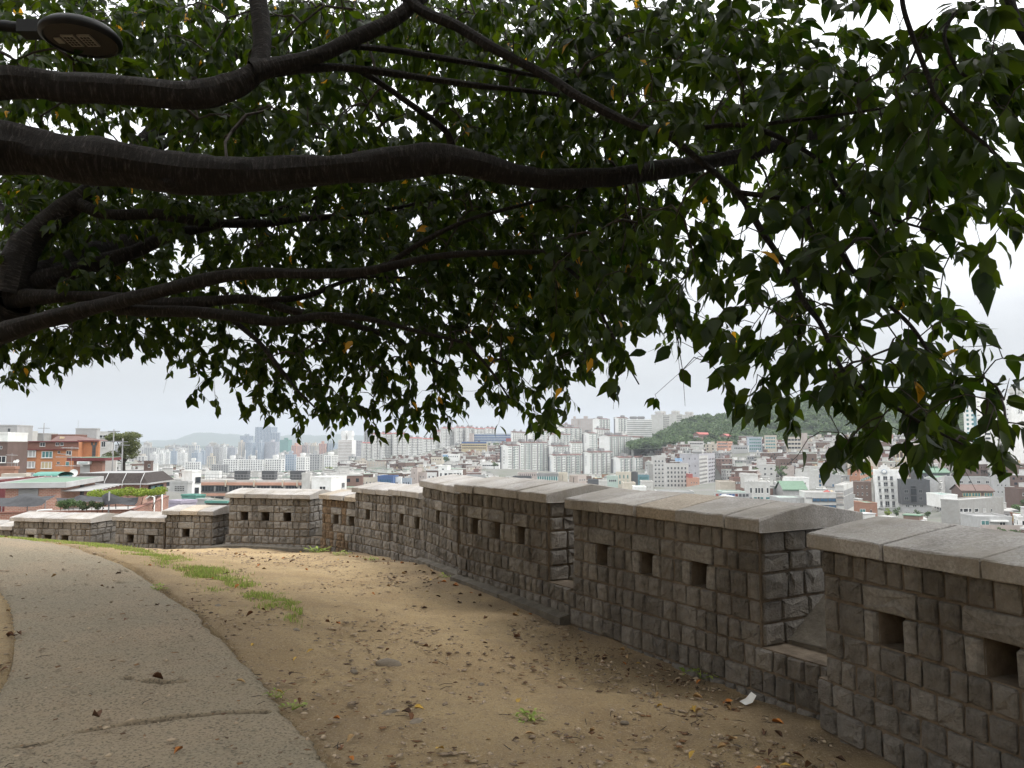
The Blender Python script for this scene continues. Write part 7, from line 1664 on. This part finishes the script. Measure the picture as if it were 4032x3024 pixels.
# filler houses: dense small houses down in the valley and up the slopes
CML = ['brick', 'dbrick', 'brown', 'lgrey', 'offw', 'beige', 'pink', 'white', 'grey', 'terra', 'glass', 'groof', 'gconc', 'teal', 'yellow', 'skyblue', 'wframe', 'mint', 'wine', 'dgrey']
CMI = {k: i for i, k in enumerate(CML)}
def house_variant(seed, wall, roof, low=False):
    r = random.Random(seed); m = MB(); w, d_, h_ = (r.uniform(5, 8), r.uniform(5, 8), r.choice((2.9, 3.2, 5.6))) if low else (r.uniform(8, 13), r.uniform(8, 12), r.choice((5.8, 6.2, 8.8, 9.2, 11.5))); W_, R_ = CMI[wall], CMI[roof]
    m.abox(-w / 2, w / 2, -d_ / 2, d_ / 2, -9, h_, W_); m.abox(-w / 2 - .2, w / 2 + .2, -d_ / 2 - .2, d_ / 2 + .2, h_ + .01, h_ + .5, CMI['offw'] if r.random() < .5 else W_)
    m.poly([(-w / 2 + .2, -d_ / 2 + .2, h_ + .52), (w / 2 - .2, -d_ / 2 + .2, h_ + .52), (w / 2 - .2, d_ / 2 - .2, h_ + .52), (-w / 2 + .2, d_ / 2 - .2, h_ + .52)], R_)
    if r.random() < .75: x, y = r.uniform(-w / 4, w / 4), r.uniform(-d_ / 4, d_ / 4); m.abox(x - 1.7, x + 1.7, y - 1.6, y + 1.6, h_ + .55, h_ + 3.0, W_ if r.random() < .6 else CMI['offw']); m.abox(x - 1.9, x + 1.9, y - 1.8, y + 1.8, h_ + 3.01, h_ + 3.2, R_)
    if r.random() < .5: m.lathe([(.8, 0), (.8, 1.4), (.3, 1.8), (0, 1.85)], 8, CMI[r.choice(('yellow', 'offw', 'lgrey', 'offw'))], (r.uniform(-w / 3, w / 3), r.uniform(-d_ / 3, d_ / 3), h_ + .55))
    nf = int(h_ / 2.9)
    for i in range(nf):
        z = 1.0 + i * 2.9
        for sgn, fx in ((-1, 0), (1, 0), (-1, 1), (1, 1)):
            L_ = w if fx == 0 else d_; k = r.choice((2, 3, 3))
            for j in range(k):
                s = -L_ / 2 + L_ * (j + .5) / k; ww = r.choice((.7, 1.1, 1.5)); 
                q = sgn * ((d_ if fx == 0 else w) / 2 + .06); c4 = ((s - ww / 2, z), (s + ww / 2, z), (s + ww / 2, z + 1.3), (s - ww / 2, z + 1.3))
                m.poly([(a_, q, b_) if fx == 0 else (q, a_, b_) for a_, b_ in c4], CMI['glass'])
        if r.random() < .4: m.abox(-w / 2 + .5, w / 2 - .5, -d_ / 2 - 1.2, -d_ / 2, z - .6, z + .4, CMI[r.choice(('offw', 'offw', W_ and wall))])
    return m, max(w, d_) / 2, h_
HV = []
for k, (wl_, rf) in enumerate((('brick', 'groof'), ('dbrick', 'gconc'), ('brown', 'groof'), ('lgrey', 'gconc'), ('offw', 'groof'), ('beige', 'gconc'), ('brick', 'gconc'), ('dbrick', 'groof'), ('pink', 'gconc'), ('white', 'lgrey'), ('brown', 'gconc'), ('terra', 'groof'), ('grey', 'gconc'), ('brick', 'wine'), ('dbrick', 'dgrey'), ('brown', 'brown'), ('lgrey', 'groof'), ('dbrick', 'lgrey'))):
    m, rad, h_ = house_variant(300 + k, wl_, rf); HV.append((m, rad, h_, wl_, rf))
NHI = len(HV)
for k, (wl_, rf) in enumerate((('offw', 'gconc'), ('lgrey', 'groof'), ('brick', 'gconc'), ('beige', 'groof'), ('grey', 'lgrey'), ('white', 'gconc'))):
    m, rad, h_ = house_variant(400 + k, wl_, rf, True); HV.append((m, rad, h_, wl_, rf))
CW = {'brick': 'red brick', 'dbrick': 'dark red brick', 'brown': 'brown', 'lgrey': 'pale grey', 'offw': 'off-white', 'beige': 'tan', 'pink': 'pinkish', 'white': 'white', 'terra': 'terracotta', 'grey': 'grey'}
CR = {'groof': 'green roof', 'gconc': 'concrete roof', 'mint': 'mint roof', 'wine': 'dark red roof', 'dgrey': 'black roof', 'brown': 'brown roof', 'lgrey': 'pale roof'}
r_ = np.random.default_rng(11); cand = []
hb = [(b.rect, b.Y, b.cen, b.rad) for b in BLD]
HB = np.array([(*b.rect, b.Y, b.cen.x, b.cen.y, b.rad) for b in BLD]); NT = 60000
Yc_ = r_.uniform(150, 1250, NT); Uc_ = r_.uniform(-150, 4200, NT); Xc_ = (Uc_ - CX) / KH * Yc_; Zc_ = terrain_z(Xc_, Yc_); occ = {}
LIM = HB[:, 3] - (HB[:, 3] - HB[:, 2]) * np.where(HB[:, 4] > 1200, .30, .17)
for q_i, (u, Y, x, z) in enumerate(zip(Uc_, Yc_, Xc_, Zc_)):
    lowp = q_i > NT * .72
    if (u > 2560 and Y > 930) or (u < 620 and Y < 420) or (u < 1750 and Y < 270) or Y < 150 + 60 * (u < 2400): continue
    gk = (int(x // 8), int(Y // 8))
    if gk in occ: continue
    near_ = [occ[(gk[0] + a, gk[1] + c)] for a in (-2, -1, 0, 1, 2) for c in (-2, -1, 0, 1, 2) if (gk[0] + a, gk[1] + c) in occ]
    if any((x - a) ** 2 + (Y - c) ** 2 < (64 if lowp else 112) for a, c in near_): continue
    k = int(r_.integers(NHI, len(HV))) if lowp else int(r_.integers(0, NHI)); m, rad, h_, *_ = HV[k]
    vt = PX((x, Y, z + h_ + 2.5))[1]; hw = rad * F / Y * 1.15
    if vt < 1700: continue
    if (((x - HB[:, 5]) ** 2 + (Y - HB[:, 6]) ** 2) < (rad + HB[:, 7] * .9) ** 2).any(): continue
    if ((Y < HB[:, 4]) & (u + hw > HB[:, 0]) & (u - hw < HB[:, 1]) & (vt < LIM)).any(): continue
    occ[gk] = (x, Y); cand.append((Y, x, z, k, u))
cand.sort()
HME = []
for m, rad, h_, wl_, rf in HV:
    me = bpy.data.meshes.new('house'); me.from_pydata(m.v, [], m.f)
    for q in CML: me.materials.append(CM[q])
    me.polygons.foreach_set('material_index', m.m); me.update(); HME.append(me)
COPV = ([0, 640, 880, 1250, 1660, 1790, 2220, 3180, 3260, 4032], [2050, 2020, 1945, 1955, 1915, 1915, 1965, 2020, 2060, 2160])
def shows(c): Y, x, z, k, u = c; return -20 < u < 4052 and PX((x, Y, z + HV[k][2]))[1] < np.interp(u, *COPV)
inview = [c for c in cand if shows(c)]; cand = [c for c in cand if PX((c[1], c[0], c[2] + HV[c[3]][2]))[1] < np.interp(c[4], *COPV) + 70]
def zone(u, Y): return ('close under the wall, ' if Y < 420 else 'halfway up the slope, ' if Y < 650 else 'high on the slope, ') + ('far left of the lettered estate' if u < 1300 else 'just left of the lettered estate' if u < 2050 else 'in front of the lettered estate' if u < 2650 else 'left of the clock hotel' if u < 3400 else 'right of the clock hotel')
single = set(id(c) for c in inview[:230])
rest = MB()
for c in cand:
    Y, x, z, k, u = c; an = r_.choice((0.1, .35, .6, .9, 1.2)) + r_.normal(0, .05); m, rad, h_, wl_, rf = HV[k]
    if id(c) in single:
        o = link('small_house', HME[k], None); o.location = (x, Y, z); o.rotation_euler = (0, 0, an)
        tag(o, '%s house, %s, %s' % (CW[wl_], CR[rf], zone(u, Y)), 'house', 'small houses crowding the streets below')
    else:
        cs, sn = math.cos(an), math.sin(an); n0 = len(rest.v)
        rest.v.extend([(p[0] * cs - p[1] * sn + x, p[0] * sn + p[1] * cs + Y, p[2] + z) for p in m.v]); rest.f.extend([tuple(i + n0 for i in f) for f in m.f]); rest.m.extend(m.m); rest.sm.extend([False] * len(m.f))
tag(rest.build('distant_houses', [CM[q] for q in CML]), 'mass of tiny houses packed on the far slopes', 'houses', kind='stuff')
# far filler towers on the plain
r2 = random.Random(9); FT = []
for k in range(7):
    m = MB(); w, d_, h_ = r2.uniform(14, 34), r2.uniform(12, 16), r2.uniform(28, 62); wl_ = ('offw', 'white', 'lgrey', 'offw', 'beige', 'lgrey', 'white')[k]
    m.abox(-w / 2, w / 2, -d_ / 2, d_ / 2, -15, h_, CMI[wl_]); m.abox(-w / 4, 0, -d_ / 4, d_ / 4, h_ + .01, h_ + 5, CMI['lgrey'])
    for i in range(int(h_ / 3)):
        for j in range(int(w / 4.5)): x = -w / 2 + (j + .5) * w / int(w / 4.5); m.abox(x - 1.3, x + 1.3, -d_ / 2 - .08, -d_ / 2 + .05, i * 3 + .9, i * 3 + 2.5, CMI['glass'])
        for j in range(2): y = -d_ / 2 + (j + .5) * d_ / 2; m.abox(w / 2 - .05, w / 2 + .08, y - 1, y + 1, i * 3 + .9, i * 3 + 2.5, CMI['glass'])
    me = bpy.data.meshes.new('far_block'); me.from_pydata(m.v, [], m.f)
    for q in CML: me.materials.append(CM[q])
    me.polygons.foreach_set('material_index', m.m); me.update(); FT.append((me, h_, wl_))
cnt = 0; tries = 0
while cnt < 150 and tries < 4000:
    tries += 1; Y = r2.uniform(1250, 3300); u = r2.uniform(480, 1900) if r2.random() < .85 else r2.uniform(1900, 2500); x = (u - CX) / KH * Y; z = float(terrain_z(np.array([x]), np.array([Y]))[0]); me, h_, wl_ = FT[r2.randrange(7)]; sc = r2.uniform(.7, 1.15); vt = PX((x, Y, z + h_ * sc))[1]
    if vt < 1752 - (12 if u < 1400 else 0) or (u > 1500 and vt < 1800): continue
    if any(Y < Yb and u + 14 > rc[0] and u - 14 < rc[1] and vt < rc[3] - (rc[3] - rc[2]) * .45 for rc, Yb, cn, rb in hb): continue
    if any((x - cn.x) ** 2 + (Y - cn.y) ** 2 < (18 + rb) ** 2 for rc, Yb, cn, rb in hb): continue
    o = link('far_block', me); o.location = (x, Y, z); o.scale = (1, 1, sc); o.rotation_euler = (0, 0, r2.uniform(-.5, .5)); tag(o, '%s block in the hazy city, %s%s' % ({'offw': 'off-white', 'white': 'white', 'lgrey': 'pale grey', 'beige': 'tan'}[wl_], 'farther off, ' if Y > 2300 else '', 'left of the tallest blue tower' if u < 990 else 'right of the tallest blue tower' if u < 1450 else 'near the red topped towers'), 'apartment block', 'small blocks of the hazy far city'); cnt += 1
print('HOUSES', len(cand), len(inview), 'FAR', cnt, 'BLD', len(BLD))

# ------------------------------------------------------------------ things lying on the ground
def on_ground(u, v):
    """World point on the near ground (or path) seen at photo pixel (u, v)."""
    z = -.1
    for _ in range(6):
        p = path_pt(u, v, z); z = gz(p.x, p.y)
    return p
def top_z(x, y): return gz(x, y) + (.03 if bool(in_path(np.array([x]), np.array([y]))[0]) else .012)
DL = {'brown': (.15, .07, .032), 'dark brown': (.075, .038, .02), 'tan': (.42, .28, .13), 'yellow': (.55, .36, .07), 'orange': (.45, .17, .035)}
DM = {k: pmat('dead_leaf_' + k.replace(' ', '_'), (*c, 1), .75, (c[0] * .55, c[1] * .5, c[2] * .5, 1), 14, 4, rand=.25) for k, c in DL.items()}
def curled_leaf(k, mat):
    r = random.Random(k); cu, tw = r.uniform(.1, .75), r.uniform(-.5, .5); v = []
    for x, y, z in LEAF_V: v.append((x - .5, y * (1 - .35 * cu), z * 1.5 + cu * (abs(y) * 1.6 + .45 * (x - .5) ** 2) + tw * y * (x - .5)))
    fs = [tuple(q) for q in LEAF_Q] + [tuple(q) for q in LEAF_T]; me = bpy.data.meshes.new('fallen_leaf'); me.from_pydata(v, [], fs); me.materials.append(mat); me.polygons.foreach_set('use_smooth', [True] * len(fs)); me.update(); return me
FLM = {c: [curled_leaf(q + 10 * i, DM[c]) for q in range(4)] for i, c in enumerate(DL)}
def drop_leaf(x, y, col, size, where, r, z=None, label=None):
    o = link('fallen_leaf', FLM[col][r.randrange(4)]); o.location = (x, y, (top_z(x, y) if z is None else z) + .004); o.scale = (size,) * 3
    o.rotation_euler = (r.uniform(-.35, .35), r.uniform(-.35, .35), r.uniform(0, 6.28))
    tag(o, label or '%s curled fallen leaf lying %s' % (col, where), 'leaf', 'fallen leaves'); return o
rl = random.Random(4); nl_ = 0
rv_ = np.random.default_rng(14); Xl = rv_.uniform(-9, 2.9, 24000); Yl = 3.4 + 13.5 * rv_.random(24000) ** 1.5
Dl = wall_side(Xl, Yl); ok = (Dl > .06) & (Xl / Yl > -.7) & (Xl / Yl < .66); Xl, Yl, Dl = Xl[ok], Yl[ok], Dl[ok]; Il = in_path(Xl, Yl); Zl = ground_z(Xl, Yl) + np.where(Il, .03, .012)
Rl = np.min(np.hypot(Xl[:, None] - _R[None, ::3, 0], Yl[:, None] - _R[None, ::3, 1]), 1); Ll = np.min(np.hypot(Xl[:, None] - _L[None, ::3, 0], Yl[:, None] - _L[None, ::3, 1]), 1)
for x, y, d, inp, pd, ld, z in zip(Xl, Yl, Dl, Il, Rl, Ll, Zl):
    if nl_ >= 290: break
    if inp: pr, wh = .035, 'on the paved path'
    elif d < .75: pr, wh = .32, 'along the foot of the stone wall'
    elif pd < .25: pr, wh = .14, 'along the right edge of the paved path'
    elif ld < .8: pr, wh = .2, 'along the left edge of the paved path'
    else: pr, wh = .06, 'on the open dirt'
    if rl.random() > pr * .55: continue
    col = rl.choices(list(DL), (5, 4, 3.6, 1.2, 1.4))[0]
    far_ = 'near the camera' if y < 4.8 else 'midway' if y < 7.5 else 'far back'
    drop_leaf(x, y, col, rl.uniform(.04, .08), wh.replace('along the foot of the stone wall', 'at the wall foot').replace('along the ', 'at the ').replace('paved path', 'path') + ', ' + far_, rl, z=z); nl_ += 1
for u, v, col, sz, lab in ((512 * S_, 1269 * S_, 'orange', .12, 'large orange fallen leaf at the end of the grass verge'), (985 * S_, 1268 * S_, 'orange', .16, 'broad orange brown leaf on the bare dirt beyond the other leaves'), (340 * S_, 1475 * S_, 'brown', .13, 'brown leaf in the middle of the paved path'), (520 * S_, 1482 * S_, 'tan', .1, 'tan leaf on the right half of the paved path'), (207 * S_, 1560 * S_, 'brown', .14, 'brown leaf stuck in the long path crack'), (1120 * S_, 1519 * S_, 'yellow', .11, 'yellow leaf on the dirt in the lower middle'), (1145 * S_, 1590 * S_, 'tan', .1, 'pale tan leaf near the lower edge beside the dirt hollow'), (905 * S_, 1535 * S_, 'yellow', .1, 'yellow tan leaf on the dirt near the flat rock'), (950 * S_, 1622 * S_, 'yellow', .1, 'yellow leaf at the bottom edge of the dirt'), (1495 * S_, 1635 * S_, 'yellow', .1, 'yellow leaf near the bottom right on the dirt'), (1680 * S_, 1565 * S_, 'orange', .13, 'orange leaf in the pile beside the near wall'), (605 * S_, 1500 * S_, 'yellow', .1, 'yellow leaf tucked under the path edge')):
    p = on_ground(u, v); drop_leaf(p.x, p.y, col, sz * .66, '', rl, label=lab)
pz = U(3662, 2085, 4.95); drop_leaf(pz.x, pz.y, 'orange', .1, '', rl, z=SZ[0] + .15, label='orange brown leaf lying on the nearest wall coping')
p = on_ground(1617 * S_, 1523 * S_); m = MB(); m.raw([(-.06, -.03, 0), (.0, -.04, .012), (.05, -.03, .05), (-.05, .04, .006), (.01, .035, .02), (.06, .03, .06)], [(0, 1, 4, 3), (1, 2, 5, 4)], sm=True); o = m.build('paper_scrap', CM['white']); o.location = (p.x, p.y, top_z(p.x, p.y) + .005); o.rotation_euler = (0, 0, .5); tag(o, 'small white curled paper scrap on the dirt by the wall', 'paper')
# embedded rocks
M['rock'] = pmat('grey_rock', (.30, .25, .19, 1), .9, (.17, .14, .105, 1), 14, 6, .7, 30, rand=.25)
def rock_mesh(k):
    r = random.Random(k); bm = bmesh.new(); bmesh.ops.create_icosphere(bm, subdivisions=2, radius=1)
    for v in bm.verts: q = 1 + .28 * mnoise.noise(v.co * 1.4 + Vector((k, 0, 0))) + .12 * mnoise.noise(v.co * 4 + Vector((0, k, 0))); v.co = v.co * q
    me = bpy.data.meshes.new('rock'); bm.to_mesh(me); bm.free(); me.materials.append(M['rock']); me.polygons.foreach_set('use_smooth', [True] * len(me.polygons)); return me
RM = [rock_mesh(k) for k in range(5)]
RK = ((842, 1432, .16, 'largest flat rock half buried in the dirt'), (900, 1560, .10, 'grey flat rock at the lower middle of the dirt'), (990, 1335, .07, 'pale rock on the dirt beyond the leaves'), (838, 1540, .09, 'dark flat rock near the lower edge of the dirt'), (470, 1310, .10, 'low rock at the edge of the paved path'), (560, 1395, .09, 'rock beside the path edge below the verge'), (1040, 1478, .06, 'small stone in the middle of the dirt'), (1165, 1355, .06, 'small stone toward the wall'), (1400, 1500, .06, 'small stone near the stone wall foot'), (765, 1450, .06, 'small stone on the dirt left of the flat rock'), (1350, 1560, .05, 'little stone in front of the paper scrap'), (640, 1360, .07, 'stone just below the grass verge tip'))
for q, (u, v, s, lab) in enumerate(RK):
    p = on_ground(u * S_, v * S_); o = link('rock', RM[q % 5]); s *= .7; o.location = (p.x, p.y, gz(p.x, p.y) - s * .12); o.scale = (s, s * .6, s * .38); o.rotation_euler = (.1, .1, q * 1.3); tag(o, lab, 'rock', 'rocks in the dirt')
# grit, crumbs and bits of dead leaf: far too many to count
rg = np.random.default_rng(8); n = 60000; yy = 3.3 + 13 * rg.random(n) ** 1.7; xx = rg.uniform(-6.5, 2.6, n); ws = wall_side(xx, yy); ok = (ws > .03) & (xx / yy > -.72); xx, yy, ws = xx[ok], yy[ok], ws[ok]; ip = in_path(xx, yy)
k = rg.random(len(xx)) < np.where(ip, .10, np.clip(.4 + .6 * (ws < .9) + .5 * (vnoise(xx, yy, .4, 6) - .4), 0, 1)); xx, yy, ip, ws = xx[k], yy[k], ip[k], ws[k]
zz = ground_z(xx, yy) + np.where(ip, .024, 0.0) + (0 * xx)
OC = np.array([(1, 0, 0), (0, 1, 0), (-1, 0, 0), (0, -1, 0), (0, 0, 1), (0, 0, -.6)], float); OT = np.array([(0, 1, 4), (1, 2, 4), (2, 3, 4), (3, 0, 4), (1, 0, 5), (2, 1, 5), (3, 2, 5), (0, 3, 5)])
def scatter(name, sel, smin, smax, flat, mat, label, cat):
    x, y, z = xx[sel], yy[sel], zz[sel]; m_ = len(x); s = smin + (smax - smin) * rg.random(m_) ** 3; an = rg.uniform(0, 6.28, m_); V = OC[None] * (s[:, None, None] * np.stack([rg.uniform(.7, 1.5, m_), rg.uniform(.5, 1, m_), rg.uniform(.35, .8, m_) * flat], -1)[:, None, :]) * rg.uniform(.75, 1.25, (m_, 6, 1))
    c, s_n = np.cos(an)[:, None], np.sin(an)[:, None]; V = np.stack([V[..., 0] * c - V[..., 1] * s_n + x[:, None], V[..., 0] * s_n + V[..., 1] * c + y[:, None], V[..., 2] + z[:, None] + s[:, None] * .15], -1)
    me = np_mesh(name, V.reshape(-1, 3), None, (OT[None] + (np.arange(m_) * 6)[:, None, None]).reshape(-1, 3), mat=mat); tag(link(name, me), label, cat, kind='stuff')
def grit_mat(nm, a, b_):
    m = pmat(nm, a, .9); nn, ll = m.node_tree.nodes, m.node_tree.links; g_ = nn.new('ShaderNodeNewGeometry'); r = nn.new('ShaderNodeValToRGB'); r.color_ramp.elements[0].color = a; r.color_ramp.elements[1].color = b_; ll.new(g_.outputs['Random Per Island'], r.inputs['Fac']); ll.new(r.outputs[0], nn['Principled BSDF'].inputs['Base Color']); return m
h_ = rg.random(len(xx))
scatter('grit', h_ < .62, .005, .03, .7, grit_mat('grit_stone', (.16, .12, .085, 1), (.42, .33, .23, 1)), 'loose grit and pebbles scattered over the dirt', 'grit')
scatter('leaf_crumbs', h_ >= .72, .008, .03, .12, grit_mat('leaf_crumb', (.05, .028, .016, 1), (.22, .115, .05, 1)), 'crumbled dead leaf bits scattered over the dirt', 'leaf crumbs')
n = 420; sel = rg.choice(len(xx), n); V, Q = [], []
for q, i in enumerate(sel):
    a = rg.uniform(0, 6.28); L_ = rg.uniform(.02, .11); d = np.array([math.cos(a), math.sin(a), 0]) * L_; s = np.array([-math.sin(a), math.cos(a), 0]) * .0022; c0 = np.array([xx[i], yy[i], zz[i] + .008]); bnd = np.array([rg.normal(0, .008), rg.normal(0, .008), .004])
    ps = [c0 - d / 2, c0 + bnd, c0 + d / 2]
    for p_ in ps: V += [p_ + s, p_ - s, p_ + np.array([0, 0, .003])]
    b0 = q * 9
    for k_ in (0, 3):
        for (i0, i1) in ((0, 1), (1, 2), (2, 0)): Q.append((b0 + k_ + i0, b0 + k_ + i1, b0 + k_ + 3 + i1, b0 + k_ + 3 + i0))
tag(link('twig_litter', np_mesh('twig_litter', np.array(V), np.array(Q), mat=M['twig'])), 'thin broken twigs scattered over the dirt and path', 'twigs', kind='stuff')
# grass verge and weeds
M['grass'] = foliage_mat('verge_grass', (.17, .25, .05, 1), (.42, .50, .13, 1), .35); M['drygrass'] = foliage_mat('dry_grass', (.26, .22, .09, 1), (.38, .34, .15, 1), .25)
def blades(name, pts, hmin, hmax, mat, label, seed, parent=None, lean=.6):
    r_ = np.random.default_rng(seed); P = np.array(pts); n = len(P); h = r_.uniform(hmin, hmax, n); a = r_.uniform(0, 6.28, n); w = r_.uniform(.0025, .0055, n); d = np.stack([np.cos(a), np.sin(a), np.zeros(n)], -1); s = np.stack([-np.sin(a), np.cos(a), np.zeros(n)], -1); ln = r_.uniform(.1, 1, n)[:, None] * lean * h[:, None]; up = np.array([0, 0, 1.0])
    V = np.stack([P - s * w[:, None], P + s * w[:, None], P + d * ln * .35 + up * h[:, None] * .6 + s * w[:, None] * .8, P + d * ln * .35 + up * h[:, None] * .6 - s * w[:, None] * .8, P + d * ln + up * h[:, None]], 1); o_ = (np.arange(n) * 5)[:, None]
    me = np_mesh(name, V.reshape(-1, 3), np.array([[0, 1, 2, 3]]) + o_, np.array([[3, 2, 4]]) + o_, mat=mat); return tag(link(name, me, parent), label, 'grass' if label else None, kind='stuff')
GL = [(-60, 2107, 9), (180, 2124, 16), (330, 2140, 20), (430, 2153, 24), (560, 2178, 28), (700, 2212, 34), (820, 2250, 42), (900, 2285, 52), (1000, 2325, 56), (1120, 2372, 48), (1190, 2400, 26)]
rgg = random.Random(2); gp, dp, raw = [], [], []
for i in range(62000):
    t = (len(GL) - 1) * rgg.random() ** 1.5; k_ = int(t); f_ = t - k_; (u0, v0, w0), (u1, v1, w1) = GL[k_], GL[k_ + 1]; u = u0 + (u1 - u0) * f_; vv_ = rgg.gauss(0, .62 if k_ < 6 else .95); v = v0 + (v1 - v0) * f_ + (w0 + (w1 - w0) * f_) * vv_
    p = path_pt(u, v, -.0); nz_ = mnoise.noise(Vector((p.x * 2.2, p.y * 2.2, 0))) + .5 * mnoise.noise(Vector((p.x * 7, p.y * 7, 3)))
    if nz_ + (.28 if k_ > 5 else .5) - abs(vv_) * .32 < rgg.random() * .8: continue
    raw.append((p.x, p.y, 0))
raw = np.array(raw); raw = raw[~in_path(raw[:, 0], raw[:, 1])]; q_ = rv_.random(len(raw)) < .82; gp, dp = raw[q_], raw[~q_]
gp, dp = np.array(gp), np.array(dp)
for A_ in (gp, dp): A_[:, 2] = ground_z(A_[:, 0], A_[:, 1]) - .005
blades('grass', gp, .018, .055, M['grass'], 'bright green grass along the crest of the verge beside the path', 3); blades('dry_grass', dp, .02, .06, M['drygrass'], 'dry straw coloured grass among the green verge', 4)
for q, (u, v, n_, sz, lab) in enumerate(((1250, 2172, 60, .16, 'leafy green weed clump at the foot of the brown stained wall bend'), (1345, 2185, 36, .12, 'small weed at the wall foot right of the larger clump'), (1460, 2203, 26, .1, 'weed beside the wall footing'), (2090, 2835, 40, .07, 'small green weed on the dirt in the lower middle'), (2760, 2668, 30, .1, 'dark weed tuft at the foot of the second battlement'), (1150, 2790, 22, .06, 'tiny weed at the right edge of the path'), (2260, 2260 + 190, 20, .07, 'weed at the foot of the third battlement'), (620, 2325, 26, .08, 'weed tuft where the path edge curves'), (1085, 2745, 18, .06, 'grass tuft poking over the path edge'), (1760, 2275, 24, .09, 'weed on the stone footing'))):
    p = on_ground(u, v); o = empty('weed', (p.x, p.y, gz(p.x, p.y))); tag(o, lab, 'weed', 'weeds on the ground'); r_ = np.random.default_rng(60 + q); B0 = np.zeros((n_, 3)); an = r_.uniform(0, 6.28, n_); rr_ = r_.uniform(0, sz * 1.3, n_); B0[:, 0] = rr_ * np.cos(an); B0[:, 1] = rr_ * np.sin(an); B0[:, 2] = r_.uniform(.005, sz * .6, n_); D = np.c_[np.cos(an), np.sin(an), r_.uniform(-.1, 1.0, n_)]
    me = leaf_mesh('leaves', B0, D, np.tile([0, 0, 1.0], (n_, 1)) + r_.normal(0, .2, (n_, 3)), r_.uniform(.35, .6, n_) * sz, r_.uniform(.2, .8, n_), r_.uniform(0, .4, n_), M['grassleaf'] if 'grassleaf' in M else M['leaf']); me.materials.clear(); me.materials.append(M['grass']); tag(link('leaves', me, o), kind='stuff')
    m = MB(); [m.tube([(0, 0, -.01), tuple(B0[i])], .0022, 4) for i in range(0, n_, 3)]; m.build('stems', M['grass'], o)
# ------------------------------------------------------------------ haze over the city
hz = MB(); hz.abox(-6500, 6500, -60, 12500, -140, 420)
hz_m = bpy.data.materials.new('haze_air'); hz_m.use_nodes = True; n, l = hz_m.node_tree.nodes, hz_m.node_tree.links; n.clear()
out = n.new('ShaderNodeOutputMaterial'); pv = n.new('ShaderNodeVolumePrincipled'); pv.inputs['Color'].default_value = (.60, .645, .70, 1); pv.inputs['Density'].default_value = 1.3e-4; pv.inputs['Anisotropy'].default_value = .2
l.new(pv.outputs[0], out.inputs['Volume'])
tag(hz.build('haze', hz_m), kind='stuff')
